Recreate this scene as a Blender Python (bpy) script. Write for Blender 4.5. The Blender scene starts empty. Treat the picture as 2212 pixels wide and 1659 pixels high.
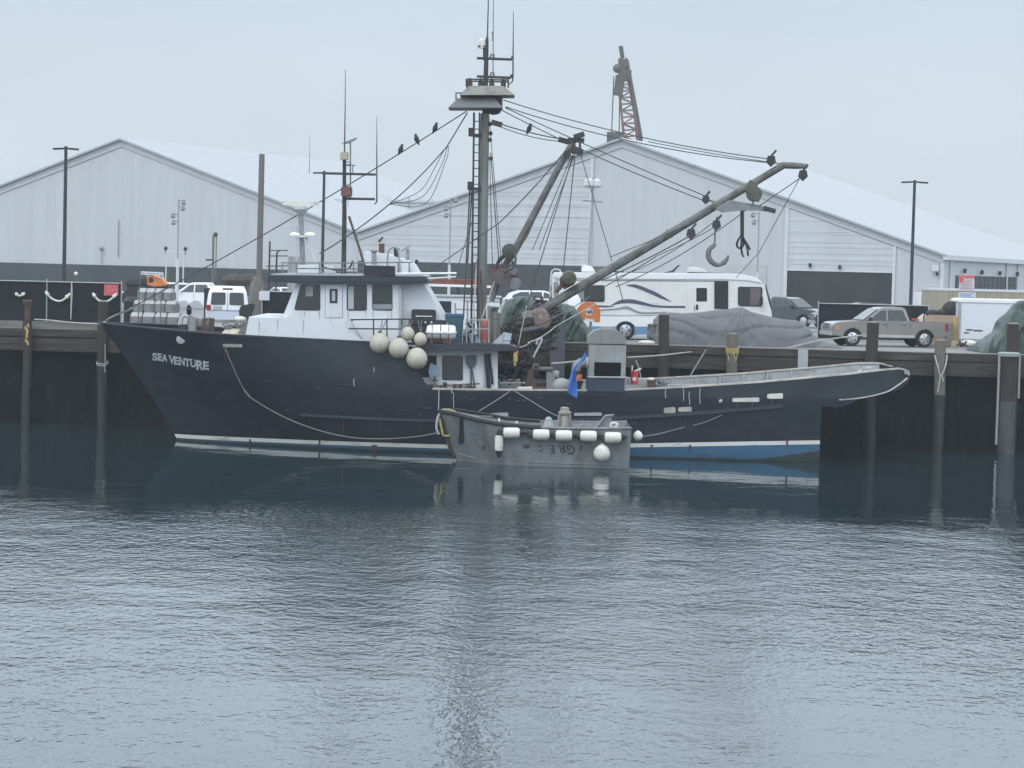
import bpy, bmesh, math, random
from mathutils import Vector, Matrix, noise

random.seed(7)
S = bpy.context.scene
COL = S.collection
rad = math.radians

# ------------------------------------------------------------------ camera, sky, sun, exposure
CAMZ, FOC, CX, CY = 7.75, 4900.0, 1106.0, 829.5
PITCH = math.atan((829.5 - 577.0) / FOC)
ROLL = 0.0245
_r = Vector((1, 0, 0)); _u = Vector((0, math.sin(PITCH), math.cos(PITCH))); FWD = Vector((0, math.cos(PITCH), -math.sin(PITCH)))
RGT = _r * math.cos(ROLL) + _u * math.sin(ROLL)
UPV = _u * math.cos(ROLL) - _r * math.sin(ROLL)
CAMP = Vector((0, 0, CAMZ))
cam = bpy.data.cameras.new('camera'); camo = bpy.data.objects.new('camera', cam); COL.objects.link(camo)
cam.sensor_width = 36.0; cam.lens = FOC / 2212.0 * 36.0; cam.clip_start = 0.5; cam.clip_end = 6000
camo.matrix_world = Matrix(((RGT.x, UPV.x, -FWD.x, 0), (RGT.y, UPV.y, -FWD.y, 0), (RGT.z, UPV.z, -FWD.z, CAMZ), (0, 0, 0, 1)))
S.camera = camo

w = bpy.data.worlds.new('World'); S.world = w; w.use_nodes = True
nt = w.node_tree; nt.nodes.clear()
out = nt.nodes.new('ShaderNodeOutputWorld'); bg = nt.nodes.new('ShaderNodeBackground')
sky = nt.nodes.new('ShaderNodeTexSky'); sky.sky_type = 'NISHITA'; sky.sun_disc = False
sky.sun_elevation = rad(52); sky.sun_rotation = rad(200); sky.air_density = 1.0; sky.dust_density = 2.0
tc = nt.nodes.new('ShaderNodeTexCoord'); sep = nt.nodes.new('ShaderNodeSeparateXYZ')
nt.links.new(tc.outputs['Generated'], sep.inputs[0])
ramp = nt.nodes.new('ShaderNodeValToRGB')                    # overcast: pale at the horizon, brighter overhead
cr = ramp.color_ramp
cr.elements[0].position = 0.0; cr.elements[0].color = (0.655, 0.73, 0.785, 1)
cr.elements[1].position = 1.0; cr.elements[1].color = (1.30, 1.42, 1.55, 1)
e = cr.elements.new(0.07); e.color = (0.635, 0.72, 0.79, 1)
e = cr.elements.new(0.125); e.color = (0.595, 0.70, 0.795, 1)
e = cr.elements.new(0.165); e.color = (1.24, 1.45, 1.68, 1)
e = cr.elements.new(0.40); e.color = (1.54, 1.74, 1.97, 1)
nt.links.new(sep.outputs['Z'], ramp.inputs[0])
skm = nt.nodes.new('ShaderNodeVectorMath'); skm.operation = 'SCALE'; skm.inputs['Scale'].default_value = 0.06
nt.links.new(sky.outputs[0], skm.inputs[0])
mixw = nt.nodes.new('ShaderNodeMixRGB'); mixw.inputs[0].default_value = 0.9
nt.links.new(skm.outputs[0], mixw.inputs[1]); nt.links.new(ramp.outputs[0], mixw.inputs[2])
nzw = nt.nodes.new('ShaderNodeTexNoise'); nzw.inputs['Scale'].default_value = 7.0; nzw.inputs['Detail'].default_value = 4
mpw = nt.nodes.new('ShaderNodeMapping'); mpw.inputs['Scale'].default_value = (1, 1, 3)
nt.links.new(tc.outputs['Generated'], mpw.inputs[0]); nt.links.new(mpw.outputs[0], nzw.inputs['Vector'])
mrw = nt.nodes.new('ShaderNodeMapRange'); mrw.inputs['To Min'].default_value = 0.92; mrw.inputs['To Max'].default_value = 1.08
nt.links.new(nzw.outputs[0], mrw.inputs[0])
skv = nt.nodes.new('ShaderNodeVectorMath'); skv.operation = 'SCALE'
nt.links.new(mixw.outputs[0], skv.inputs[0]); nt.links.new(mrw.outputs[0], skv.inputs['Scale'])
nt.links.new(skv.outputs[0], bg.inputs[0]); bg.inputs[1].default_value = 1.0
nt.links.new(bg.outputs[0], out.inputs[0])

sd = bpy.data.lights.new('sun', 'SUN'); sd.energy = 0.9; sd.angle = rad(30); sd.color = (1, 0.97, 0.93)
so = bpy.data.objects.new('sun', sd); COL.objects.link(so)
so.rotation_euler = (rad(42), 0, rad(-20))
S.view_settings.view_transform = 'Standard'; S.view_settings.look = 'None'; S.view_settings.exposure = 0.12; S.view_settings.gamma = 1
S.cycles.use_denoising = True
S.cycles.max_bounces = 6; S.cycles.diffuse_bounces = 3; S.cycles.glossy_bounces = 3; S.cycles.volume_bounces = 0
S.cycles.transparent_max_bounces = 6; S.cycles.transmission_bounces = 2

# ------------------------------------------------------------------ picture point + depth -> world point
def ray(px, py): return FWD * FOC + RGT * (px - CX) + UPV * (CY - py)
def W(px, py, Y):
    d = ray(px, py); return CAMP + d * (Y / d.y)
def G(px, py, z):
    d = ray(px, py); return CAMP + d * ((z - CAMZ) / d.z)
def sc(Y): return FOC / Y            # picture units per metre at depth Y
def WX(px, Y, z):                    # world x so that (x, Y, z) shows at px
    py = 577
    for _ in range(4):
        p = W(px, py, Y); py -= (z - p.z) * sc(Y)
    return W(px, py, Y).x
DECK = 4.39
def PIERY(x): return 103.3 - 0.08 * x

# ------------------------------------------------------------------ mesh builder
ORG = {}
class MB:
    def __init__(s): s.v = []; s.f = []; s.m = []
    def add(s, vs, fs, mi=0):
        o = len(s.v); s.v += [Vector(p) for p in vs]
        for f in fs: s.f.append([i + o for i in f]); s.m.append(mi)
        return s
    def box(s, c, d, rz=0, rx=0, ry=0, mi=0):
        R = Matrix.Rotation(rz, 3, 'Z') @ Matrix.Rotation(ry, 3, 'Y') @ Matrix.Rotation(rx, 3, 'X'); c = Vector(c)
        vs = [c + R @ Vector((x * d[0] / 2, y * d[1] / 2, z * d[2] / 2)) for x in (-1, 1) for y in (-1, 1) for z in (-1, 1)]
        return s.add(vs, [(0, 1, 3, 2), (4, 6, 7, 5), (0, 4, 5, 1), (2, 3, 7, 6), (0, 2, 6, 4), (1, 5, 7, 3)], mi)
    def bx(s, a, b, mi=0):            # box between two corners
        a = Vector(a); b = Vector(b); return s.box((a + b) / 2, [abs(b[i] - a[i]) for i in range(3)], mi=mi)
    def tube(s, pts, r, n=6, caps=True, mi=0):
        pts = [Vector(p) for p in pts]; k = len(pts); rs = r if isinstance(r, (list, tuple)) else [r] * k
        vs = []; up = None
        for i, p in enumerate(pts):
            t = (pts[min(i + 1, k - 1)] - pts[max(i - 1, 0)])
            t = t.normalized() if t.length > 1e-9 else Vector((0, 0, 1))
            if up is None: up = t.orthogonal().normalized()
            up = (up - t * up.dot(t)); up = up.normalized() if up.length > 1e-6 else t.orthogonal().normalized()
            sd = t.cross(up)
            for j in range(n):
                a = 2 * math.pi * (j + .5) / n; vs.append(p + (up * math.cos(a) + sd * math.sin(a)) * rs[i])
        fs = [(i * n + j, i * n + (j + 1) % n, (i + 1) * n + (j + 1) % n, (i + 1) * n + j) for i in range(k - 1) for j in range(n)]
        if caps: fs += [tuple(range(n))[::-1], tuple((k - 1) * n + j for j in range(n))]
        return s.add(vs, fs, mi)
    def prism(s, poly, y0, y1, mi=0):  # poly in (x, z), extruded in y
        n = len(poly); vs = [(x, y0, z) for x, z in poly] + [(x, y1, z) for x, z in poly]
        return s.add(vs, [tuple(range(n)), tuple(range(n, 2 * n))[::-1]] + [(i, (i + 1) % n, n + (i + 1) % n, n + i) for i in range(n)], mi)
    def slab(s, pts, off, mi=0):       # any planar polygon with a thickness vector
        n = len(pts); off = Vector(off); vs = [Vector(p) for p in pts]; vs += [p + off for p in vs]
        return s.add(vs, [tuple(range(n)), tuple(range(n, 2 * n))[::-1]] + [(i, (i + 1) % n, n + (i + 1) % n, n + i) for i in range(n)], mi)
    def taper(s, poly, hw, mi=0):      # symmetric in y with half width hw(z)
        n = len(poly); vs = [(x, -hw(z), z) for x, z in poly] + [(x, hw(z), z) for x, z in poly]
        return s.add(vs, [tuple(range(n)), tuple(range(n, 2 * n))[::-1]] + [(i, (i + 1) % n, n + (i + 1) % n, n + i) for i in range(n)], mi)
    def lathe(s, c, prof, n=16, axis='Z', mi=0):   # prof: (radius, height)
        c = Vector(c); vs = []
        for r, h in prof:
            for j in range(n):
                a = 2 * math.pi * j / n; p = (r * math.cos(a), r * math.sin(a), h)
                if axis == 'Y': p = (p[0], p[2], p[1])
                if axis == 'X': p = (p[2], p[0], p[1])
                vs.append(c + Vector(p))
        k = len(prof)
        fs = [(i * n + j, i * n + (j + 1) % n, (i + 1) * n + (j + 1) % n, (i + 1) * n + j) for i in range(k - 1) for j in range(n)]
        fs += [tuple(range(n))[::-1], tuple((k - 1) * n + j for j in range(n))]
        return s.add(vs, fs, mi)
    def ball(s, c, r, n=14, k=9, squash=(1, 1, 1), mi=0):
        c = Vector(c); vs = []; 
        for i in range(k + 1):
            a = math.pi * i / k
            for j in range(n):
                b = 2 * math.pi * j / n
                vs.append(c + Vector((math.sin(a) * math.cos(b) * squash[0], math.sin(a) * math.sin(b) * squash[1], math.cos(a) * squash[2])) * r)
        return s.add(vs, [(i * n + j, (i + 1) * n + j, (i + 1) * n + (j + 1) % n, i * n + (j + 1) % n) for i in range(k) for j in range(n)], mi)
    def grid(s, rows, mi=0, wrap=False):
        n = len(rows[0]); vs = [p for r in rows for p in r]
        return s.add(vs, [(i * n + j, i * n + j + 1, (i + 1) * n + j + 1, (i + 1) * n + j) for i in range(len(rows) - 1) for j in range(n - 1)], mi)
    def build(s, name, mats, parent=None, label=None, cat=None, group=None, kind=None, local=False, sharp=35, bevel=0, loc=None):
        me = bpy.data.meshes.new(name); o = bpy.data.objects.new(name, me); COL.objects.link(o)
        if local: org = Vector((0, 0, 0))
        elif parent is not None: org = ORG[parent.name]
        elif loc is not None: org = Vector(loc)
        elif kind: org = Vector((0, 0, 0))
        else:
            lo = [min(p[i] for p in s.v) for i in range(3)]; hi = [max(p[i] for p in s.v) for i in range(3)]
            org = Vector(((lo[0] + hi[0]) / 2, (lo[1] + hi[1]) / 2, lo[2]))
        me.from_pydata([p - org for p in s.v], [], s.f); me.validate()
        for m in (mats if isinstance(mats, (list, tuple)) else [mats]): me.materials.append(m)
        bm = bmesh.new(); bm.from_mesh(me)
        if len(bm.faces) == len(s.m):
            for f, mi in zip(bm.faces, s.m): f.material_index = mi
        bmesh.ops.remove_doubles(bm, verts=bm.verts, dist=1e-5)
        bmesh.ops.recalc_face_normals(bm, faces=bm.faces)
        if bevel:
            es = [e for e in bm.edges if len(e.link_faces) == 2 and e.calc_face_angle(0) > rad(28)]
            bmesh.ops.bevel(bm, geom=es, offset=bevel, segments=2, affect='EDGES', clamp_overlap=True)
        for f in bm.faces: f.smooth = True
        for e in bm.edges:
            if len(e.link_faces) != 2 or e.calc_face_angle(0) > rad(sharp): e.smooth = False
        bm.to_mesh(me); bm.free()
        if parent is not None: o.parent = parent; ORG[o.name] = org
        else: o.location = org; ORG[o.name] = org
        if label: o['label'] = label
        if cat: o['category'] = cat
        if group: o['group'] = group
        if kind: o['kind'] = kind
        return o
def thing(name, label, cat, loc, rz=0, group=None):
    o = bpy.data.objects.new(name, None); COL.objects.link(o); o.location = loc; o.rotation_euler = (0, 0, rz)
    o.empty_display_size = 0.3; ORG[o.name] = Vector(loc); o['label'] = label; o['category'] = cat
    if group: o['group'] = group
    return o
def sag(a, b, d=0.0, n=10):
    a = Vector(a); b = Vector(b)
    return [a.lerp(b, i / n) - Vector((0, 0, d * 4 * (i / n) * (1 - i / n))) for i in range(n + 1)]
def lerp_table(t, x):
    if x <= t[0][0]: return t[0][1]
    for (a, fa), (b, fb) in zip(t, t[1:]):
        if x <= b: return fa + (fb - fa) * (x - a) / (b - a) if b > a else fb
    return t[-1][1]
def smooth01(x): x = max(0, min(1, x)); return x * x * (3 - 2 * x)
def spline(pts, n=6):                 # Catmull-Rom through points
    P = [Vector(p) for p in pts]; o = []
    for i in range(len(P) - 1):
        p0 = P[max(i - 1, 0)]; p1 = P[i]; p2 = P[i + 1]; p3 = P[min(i + 2, len(P) - 1)]
        for k in range(n):
            t = k / n; o.append(0.5 * ((2 * p1) + (p2 - p0) * t + (2 * p0 - 5 * p1 + 4 * p2 - p3) * t * t + (3 * p1 - p0 - 3 * p2 + p3) * t ** 3))
    o.append(P[-1]); return o

# ------------------------------------------------------------------ materials
def mat(name, col, rough=0.6, metal=0.0, var=0.2, scale=2.0, col2=None, amt=0.5, scale2=1.2, stretch=(1, 1, 1), bump=0.0, bscale=20.0, spec=0.5, soft=0.12, coat=0):
    m = bpy.data.materials.new(name); m.use_nodes = True; t = m.node_tree; N = t.nodes; L = t.links
    b = N['Principled BSDF']; b.inputs['Roughness'].default_value = rough; b.inputs['Metallic'].default_value = metal
    b.inputs['Specular IOR Level'].default_value = spec
    if coat: b.inputs['Coat Weight'].default_value = coat; b.inputs['Coat Roughness'].default_value = 0.08
    c = N.new('ShaderNodeTexCoord'); mp = N.new('ShaderNodeMapping'); mp.inputs['Scale'].default_value = stretch
    L.new(c.outputs['Object'], mp.inputs[0])
    nz = N.new('ShaderNodeTexNoise'); nz.inputs['Scale'].default_value = scale; nz.inputs['Detail'].default_value = 6; nz.inputs['Roughness'].default_value = .62
    L.new(mp.outputs[0], nz.inputs['Vector'])
    r = N.new('ShaderNodeValToRGB'); L.new(nz.outputs[0], r.inputs[0])
    r.color_ramp.elements[0].position = .3; r.color_ramp.elements[1].position = .7
    r.color_ramp.elements[0].color = tuple(max(0, x * (1 - var)) for x in col) + (1,)
    r.color_ramp.elements[1].color = tuple(min(1, x * (1 + var)) for x in col) + (1,)
    last = r.outputs[0]
    if col2:
        n2 = N.new('ShaderNodeTexNoise'); n2.inputs['Scale'].default_value = scale2; n2.inputs['Detail'].default_value = 8; n2.inputs['Roughness'].default_value = .7
        L.new(mp.outputs[0], n2.inputs['Vector'])
        mr = N.new('ShaderNodeMapRange'); mr.inputs['From Min'].default_value = 1 - amt - soft + .0; mr.inputs['From Max'].default_value = 1 - amt + soft
        L.new(n2.outputs[0], mr.inputs[0])
        mx = N.new('ShaderNodeMixRGB'); L.new(mr.outputs[0], mx.inputs[0]); L.new(last, mx.inputs[1]); mx.inputs[2].default_value = tuple(col2) + (1,)
        last = mx.outputs[0]
    L.new(last, b.inputs['Base Color'])
    rr = N.new('ShaderNodeMapRange'); rr.inputs['To Min'].default_value = max(.02, rough - .12); rr.inputs['To Max'].default_value = min(1, rough + .12)
    L.new(nz.outputs[0], rr.inputs[0]); L.new(rr.outputs[0], b.inputs['Roughness'])
    if bump:
        n3 = N.new('ShaderNodeTexNoise'); n3.inputs['Scale'].default_value = bscale; n3.inputs['Detail'].default_value = 5
        L.new(mp.outputs[0], n3.inputs['Vector'])
        bp = N.new('ShaderNodeBump'); bp.inputs['Strength'].default_value = 1; bp.inputs['Distance'].default_value = bump
        L.new(n3.outputs[0], bp.inputs['Height']); L.new(bp.outputs[0], b.inputs['Normal'])
    return m
def corrugated(name, col, period, axis, depth=0.02, rough=.55, var=.06, streak=0.1):
    m = mat(name, col, rough, 0, var, .25, col2=tuple(x * (1 - streak * 2.2) for x in col), amt=.42, scale2=.8, stretch=(1, 1, .12), soft=.2)
    t = m.node_tree; N = t.nodes; L = t.links; b = N['Principled BSDF']
    c = N.new('ShaderNodeTexCoord'); s = N.new('ShaderNodeSeparateXYZ'); L.new(c.outputs['Object'], s.inputs[0])
    k = N.new('ShaderNodeMath'); k.operation = 'MULTIPLY'; k.inputs[1].default_value = 2 * math.pi / period; L.new(s.outputs[axis], k.inputs[0])
    sn = N.new('ShaderNodeMath'); sn.operation = 'SINE'; L.new(k.outputs[0], sn.inputs[0])
    pw = N.new('ShaderNodeMapRange'); pw.inputs['From Min'].default_value = .5; pw.inputs['From Max'].default_value = .9; L.new(sn.outputs[0], pw.inputs[0])
    bp = N.new('ShaderNodeBump'); bp.inputs['Distance'].default_value = depth; L.new(pw.outputs[0], bp.inputs['Height']); L.new(bp.outputs[0], b.inputs['Normal'])
    return m
M = {}
M['white'] = mat('white_paint', (.78, .79, .79), .4, 0, .05, .8, col2=(.55, .55, .52), amt=.36, scale2=1.2, stretch=(1, 1, .35), soft=.1)
M['boatwhite'] = mat('boat_white', (.66, .69, .72), .4, 0, .06, .6, col2=(.55, .53, .49), amt=.38, scale2=1.5, stretch=(1, 1, .3), soft=.08)
M['clean_white'] = mat('clean_white', (.80, .81, .82), .3, 0, .03, 1, coat=.3)
M['navy'] = mat('navy_hull', (.0075, .0125, .0225), .42, 0, .3, .45, col2=(.021, .027, .039), amt=.46, scale2=1.3, stretch=(.5, 1, 1), soft=.12, bump=.006, bscale=1.2)
M['navytrim'] = mat('navy_trim', (.022, .028, .042), .45, 0, .25, 1.2)
M['blue_anti'] = mat('blue_antifouling', (.036, .115, .205), .6, 0, .25, .5, col2=(.03, .065, .10), amt=.4, scale2=2, stretch=(.4, 1, 1.5))
M['stripe'] = mat('stripe_white', (.70, .70, .66), .5, 0, .08, 1, col2=(.40, .23, .12), amt=.37, scale2=1.4, stretch=(.6, 1, 3), soft=.05)
M['cream'] = mat('cream_rail', (.50, .47, .42), .7, 0, .15, 1, col2=(.25, .22, .19), amt=.42, scale2=1.5)
M['lining'] = mat('pale_lining', (.38, .40, .41), .65, 0, .14, .8, col2=(.20, .17, .15), amt=.38, scale2=1.2)
M['deckgrey'] = mat('deck_grey', (.17, .18, .18), .8, 0, .25, 1.5)
M['glass'] = mat('dark_glass', (.010, .016, .018), .06, 0, .1, 1, spec=.6)
M['glassgrey'] = mat('grey_glass', (.022, .027, .029), .06, 0, .1, 1, spec=.7)
M['steel'] = mat('mast_steel', (.20, .21, .20), .6, .1, .2, 1.2, col2=(.11, .10, .085), amt=.42, scale2=1.4, stretch=(1, 1, .3))
M['boom'] = mat('weathered_boom', (.17, .17, .16), .75, 0, .25, 2, col2=(.075, .068, .058), amt=.46, scale2=2.2, bump=.03, bscale=7)
M['darkmetal'] = mat('dark_metal', (.035, .036, .038), .6, .2, .3, 3, col2=(.09, .055, .035), amt=.4, scale2=3)
M['black'] = mat('black_paint', (.014, .015, .017), .5, 0, .2, 3)
M['rubber'] = mat('tyre_rubber', (.015, .015, .016), .85, 0, .2, 6)
M['chrome'] = mat('chrome', (.62, .63, .64), .22, .9, .08, 3)
M['grey'] = mat('grey_metal', (.26, .27, .28), .55, .2, .16, 1.5, col2=(.15, .14, .13), amt=.4, scale2=2)
M['hopper'] = mat('galvanised_hopper', (.30, .31, .31), .55, .1, .12, 1.6, col2=(.22, .22, .21), amt=.45, scale2=2, stretch=(1, 1, .5))
M['alu'] = mat('worn_aluminium', (.225, .24, .25), .55, .15, .18, 1.5, col2=(.12, .12, .115), amt=.43, scale2=1.1, stretch=(1, 1, .5), bump=.008, bscale=2.5)
M['rust'] = mat('rusty_steel', (.12, .07, .045), .8, .1, .35, 3, col2=(.05, .04, .035), amt=.45, scale2=3)
M['rustred'] = mat('rust_red', (.17, .05, .035), .7, 0, .3, 3)
M['rope'] = mat('pale_rope', (.42, .41, .38), .9, 0, .2, 8)
M['greyrope'] = mat('grey_rope', (.20, .20, .20), .9, 0, .25, 8)
M['yellowrope'] = mat('yellow_rope', (.42, .34, .12), .9, 0, .25, 8)
M['wire'] = mat('wire_rope', (.050, .052, .055), .6, .2, .2, 5)
M['buoy'] = mat('buoy_offwhite', (.52, .50, .42), .6, 0, .12, 2.2, col2=(.34, .29, .21), amt=.44, scale2=2.4, soft=.16)
M['float'] = mat('float_white', (.68, .66, .60), .6, 0, .1, 3, col2=(.35, .28, .22), amt=.36, scale2=4)
M['timber'] = mat('dark_timber', (.033, .026, .022), .85, 0, .35, 1.4, col2=(.085, .070, .058), amt=.42, scale2=1.5, stretch=(.35, 1, 4), bump=.02, bscale=4)
M['timbergrey'] = mat('weathered_timber', (.21, .20, .18), .85, 0, .22, 1.6, col2=(.10, .08, .07), amt=.42, scale2=1.5, stretch=(.35, 1, 4), bump=.02, bscale=4)
M['pile'] = mat('brown_pile', (.048, .034, .026), .85, 0, .3, 2, col2=(.026, .022, .019), amt=.5, scale2=1.3, stretch=(2, 2, .5), bump=.02, bscale=5)
M['piletan'] = mat('tan_pile', (.15, .14, .115), .85, 0, .25, 2, col2=(.09, .08, .06), amt=.44, scale2=1.3, stretch=(2, 2, .4), bump=.02, bscale=5)
M['pilepole'] = mat('grey_brown_pole', (.135, .125, .115), .8, 0, .18, 2, stretch=(2, 2, .3))
M['darkpile'] = mat('dark_pile', (.020, .019, .016), .6, 0, .35, 2, col2=(.035, .038, .028), amt=.44, scale2=2.5, stretch=(2, 2, .5), bump=.02, bscale=5)
M['under'] = mat('pier_shade', (.006, .0065, .007), .95, 0, .4, .8, col2=(.019, .020, .020), amt=.40, scale2=1.6, stretch=(2.5, 1, .5), soft=.08, spec=.1)
M['concrete'] = mat('concrete_deck', (.225, .225, .22), .85, 0, .12, .3, col2=(.2, .2, .195), amt=.43, scale2=.4, soft=.15)
M['block'] = mat('concrete_block', (.23, .235, .235), .85, 0, .16, 2.5, col2=(.11, .11, .10), amt=.42, scale2=2)
M['blocklid'] = mat('pale_block', (.36, .365, .365), .8, 0, .14, 2.5)
M['mesh'] = mat('fence_mesh', (.017, .019, .023), .9, 0, .25, .8, spec=.15)
M['galv'] = mat('galvanised_pipe', (.33, .34, .35), .5, .3, .1, 2)
M['polewhite'] = mat('pole_white', (.55, .57, .58), .5, 0, .08, 2)
M['wall'] = corrugated('pale_wall_panel', (.47, .49, .505), .9, 0, .02, .55, .04, .05)
M['wallh'] = corrugated('pale_lap_siding', (.49, .51, .525), 1.1, 2, .02, .55, .05, .06)
M['roof'] = corrugated('pale_metal_roof', (.39, .41, .43), 1.2, 0, .02, .6, .05, .05)
M['trim'] = mat('pale_trim', (.54, .56, .575), .5, 0, .05, 1)
M['fascia'] = mat('grey_fascia', (.45, .465, .48), .5, 0, .06, 1)
M['darkwall'] = mat('dark_wall', (.040, .047, .052), .8, 0, .2, .5, col2=(.05, .055, .055), amt=.42, scale2=.4)
M['opening'] = mat('dark_opening', (.012, .015, .015), .7, 0, .3, .6, col2=(.03, .036, .036), amt=.40, scale2=.5)
M['tangrey'] = mat('tan_container', (.40, .37, .29), .7, 0, .08, 1, col2=(.27, .22, .16), amt=.38, scale2=1.4, stretch=(1, 1, .2))
M['tarpgrey'] = mat('grey_tarp', (.125, .13, .138), .75, 0, .2, 1.2, bump=.06, bscale=2.2)
M['tarpgreen'] = mat('green_tarp', (.018, .042, .031), .45, 0, .35, 1.5, col2=(.045, .078, .060), amt=.46, scale2=2.2, bump=.10, bscale=1.8)
M['tarpblue'] = mat('blue_tarp', (.05, .16, .50), .6, 0, .15, 2)
M['net'] = mat('dark_net', (.055, .045, .038), .95, 0, .5, 5, col2=(.13, .11, .095), amt=.42, scale2=5)
M['orange'] = mat('orange_plastic', (.62, .19, .045), .5, 0, .12, 3)
M['red'] = mat('red_plastic', (.55, .05, .035), .5, 0, .12, 3)
M['signred'] = mat('sign_red', (.50, .07, .08), .6, 0, .15, 3, col2=(.6, .3, .3), amt=.4, scale2=9)
M['bluebin'] = mat('blue_bin', (.04, .13, .22), .5, 0, .15, 2)
M['bluegrey'] = mat('blue_grey_plastic', (.20, .28, .36), .5, 0, .1, 3)
M['champagne'] = mat('champagne_paint', (.225, .21, .19), .35, .3, .06, 1, coat=.5)
M['charcoal'] = mat('charcoal_paint', (.055, .062, .072), .3, .3, .08, 1, coat=.6)
M['carwhite'] = mat('car_white', (.76, .78, .80), .3, 0, .04, 1, coat=.6)
M['carblack'] = mat('car_black', (.015, .017, .019), .25, 0, .1, 1, coat=.6)
M['rvwhite'] = mat('motorhome_white', (.74, .74, .72), .35, 0, .04, .5, coat=.3, col2=(.66, .65, .62), amt=.42, scale2=.7)
M['rvblue'] = mat('motorhome_blue', (.13, .27, .44), .4, 0, .08, 1)
M['swoosh'] = mat('swoosh_navy', (.075, .075, .12), .4, 0, .1, 2)
M['swooshgrey'] = mat('swoosh_grey', (.25, .27, .31), .4, 0, .1, 2)
M['lampglass'] = mat('lamp_lens', (.55, .55, .52), .2, 0, .1, 3)
M['amber'] = mat('amber_lens', (.6, .28, .08), .25, 0, .1, 3)
M['taillight'] = mat('tail_lens', (.30, .02, .02), .25, 0, .1, 3)
M['cardboard'] = mat('tan_board', (.42, .31, .22), .85, 0, .14, 2)
M['yellow'] = mat('yellow_paint', (.55, .38, .12), .6, 0, .12, 2)
M['brownred'] = mat('brown_red_box', (.16, .075, .06), .6, 0, .2, 3)
M['tanbox'] = mat('tan_box', (.42, .38, .29), .6, 0, .15, 3)
M['bird'] = mat('bird_feather', (.025, .026, .03), .8, 0, .3, 12)
M['bag'] = mat('net_bag', (.52, .47, .36), .85, 0, .2, 3)
M['palegrey'] = mat('pale_grey', (.42, .43, .44), .6, 0, .1, 2)
M['craneorange'] = mat('crane_red', (.26, .085, .06), .7, 0, .3, .5, col2=(.10, .07, .06), amt=.5, scale2=.6)
M['cranegrey'] = mat('crane_grey', (.07, .075, .065), .7, 0, .3, .5)

# ================================================================== SETTING
# water
def water_mat():
    m = bpy.data.materials.new('harbour_water'); m.use_nodes = True; t = m.node_tree; N = t.nodes; L = t.links
    b = N['Principled BSDF']; b.inputs['Base Color'].default_value = (.012, .028, .033, 1); b.inputs['Roughness'].default_value = .035
    b.inputs['IOR'].default_value = 1.45; b.inputs['Specular IOR Level'].default_value = .5
    c = N.new('ShaderNodeTexCoord'); sp = N.new('ShaderNodeSeparateXYZ'); L.new(c.outputs['Object'], sp.inputs[0])
    def nz(scale, sx, sy, det=2, rot=0, w=0, rough=.5):
        mp = N.new('ShaderNodeMapping'); mp.inputs['Scale'].default_value = (sx, sy, 1); mp.inputs['Rotation'].default_value = (0, 0, rot); mp.inputs['Location'].default_value = (w, w * 2, 0)
        L.new(c.outputs['Object'], mp.inputs[0]); n = N.new('ShaderNodeTexNoise'); n.inputs['Scale'].default_value = scale; n.inputs['Detail'].default_value = det
        n.inputs['Roughness'].default_value = rough
        L.new(mp.outputs[0], n.inputs['Vector']); return n.outputs[0]
    def math_(op, a, b_=None, v=None):
        k = N.new('ShaderNodeMath'); k.operation = op; L.new(a, k.inputs[0])
        if b_ is not None: L.new(b_, k.inputs[1])
        if v is not None: k.inputs[1].default_value = v
        return k.outputs[0]
    big = nz(.055, 1, .55, 3, .25)
    fan = nz(.16, 1, .30, 2, -.1, 5)
    # calmer in the lee of the pier, rippled farther out, with wind patches
    y2 = math_('ADD', sp.outputs['Y'], math_('MULTIPLY', math_('SUBTRACT', big, v=.5), v=34.0))
    y3 = math_('ADD', y2, math_('MULTIPLY', math_('SUBTRACT', fan, v=.5), v=16.0))
    xl = N.new('ShaderNodeMapRange'); xl.inputs['From Min'].default_value = -6; xl.inputs['From Max'].default_value = -20; xl.inputs['To Max'].default_value = -5; L.new(sp.outputs['X'], xl.inputs[0])
    y4 = math_('ADD', y3, xl.outputs[0])
    mk = N.new('ShaderNodeMapRange'); mk.interpolation_type = 'SMOOTHSTEP'
    mk.inputs['From Min'].default_value = 76.5; mk.inputs['From Max'].default_value = 64; mk.inputs['To Min'].default_value = .10; mk.inputs['To Max'].default_value = 1.0
    L.new(y4, mk.inputs[0])
    nr = N.new('ShaderNodeMapRange'); nr.inputs['From Min'].default_value = 56; nr.inputs['From Max'].default_value = 40; nr.inputs['To Min'].default_value = 1.0; nr.inputs['To Max'].default_value = .62; L.new(y2, nr.inputs[0])
    rip = math_('ADD', math_('MULTIPLY', nz(2.9, 1.4, 1.0, 3, .22), v=.026), math_('MULTIPLY', nz(7.5, 1.4, .9, 2, -.3, 3), v=.009))
    rip = math_('ADD', rip, math_('MULTIPLY', nz(1.0, 1.3, .9, 2, .35, 9), v=.030))
    pt = N.new('ShaderNodeMapRange'); pt.inputs['From Min'].default_value = .34; pt.inputs['From Max'].default_value = .66; pt.inputs['To Min'].default_value = .65; pt.inputs['To Max'].default_value = 1.5
    L.new(nz(.12, 1.0, .45, 3, .5, 11), pt.inputs[0])
    fine = math_('MULTIPLY', math_('MULTIPLY', math_('MULTIPLY', rip, mk.outputs[0]), nr.outputs[0]), pt.outputs[0])
    swell = math_('MULTIPLY', nz(.22, 1, 1.4, 2, .2, 7), v=.045)
    h = math_('ADD', fine, swell)
    bp = N.new('ShaderNodeBump'); bp.inputs['Distance'].default_value = 1.0; bp.inputs['Strength'].default_value = 1.0
    L.new(h, bp.inputs['Height']); L.new(bp.outputs[0], b.inputs['Normal'])
    return m
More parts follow.
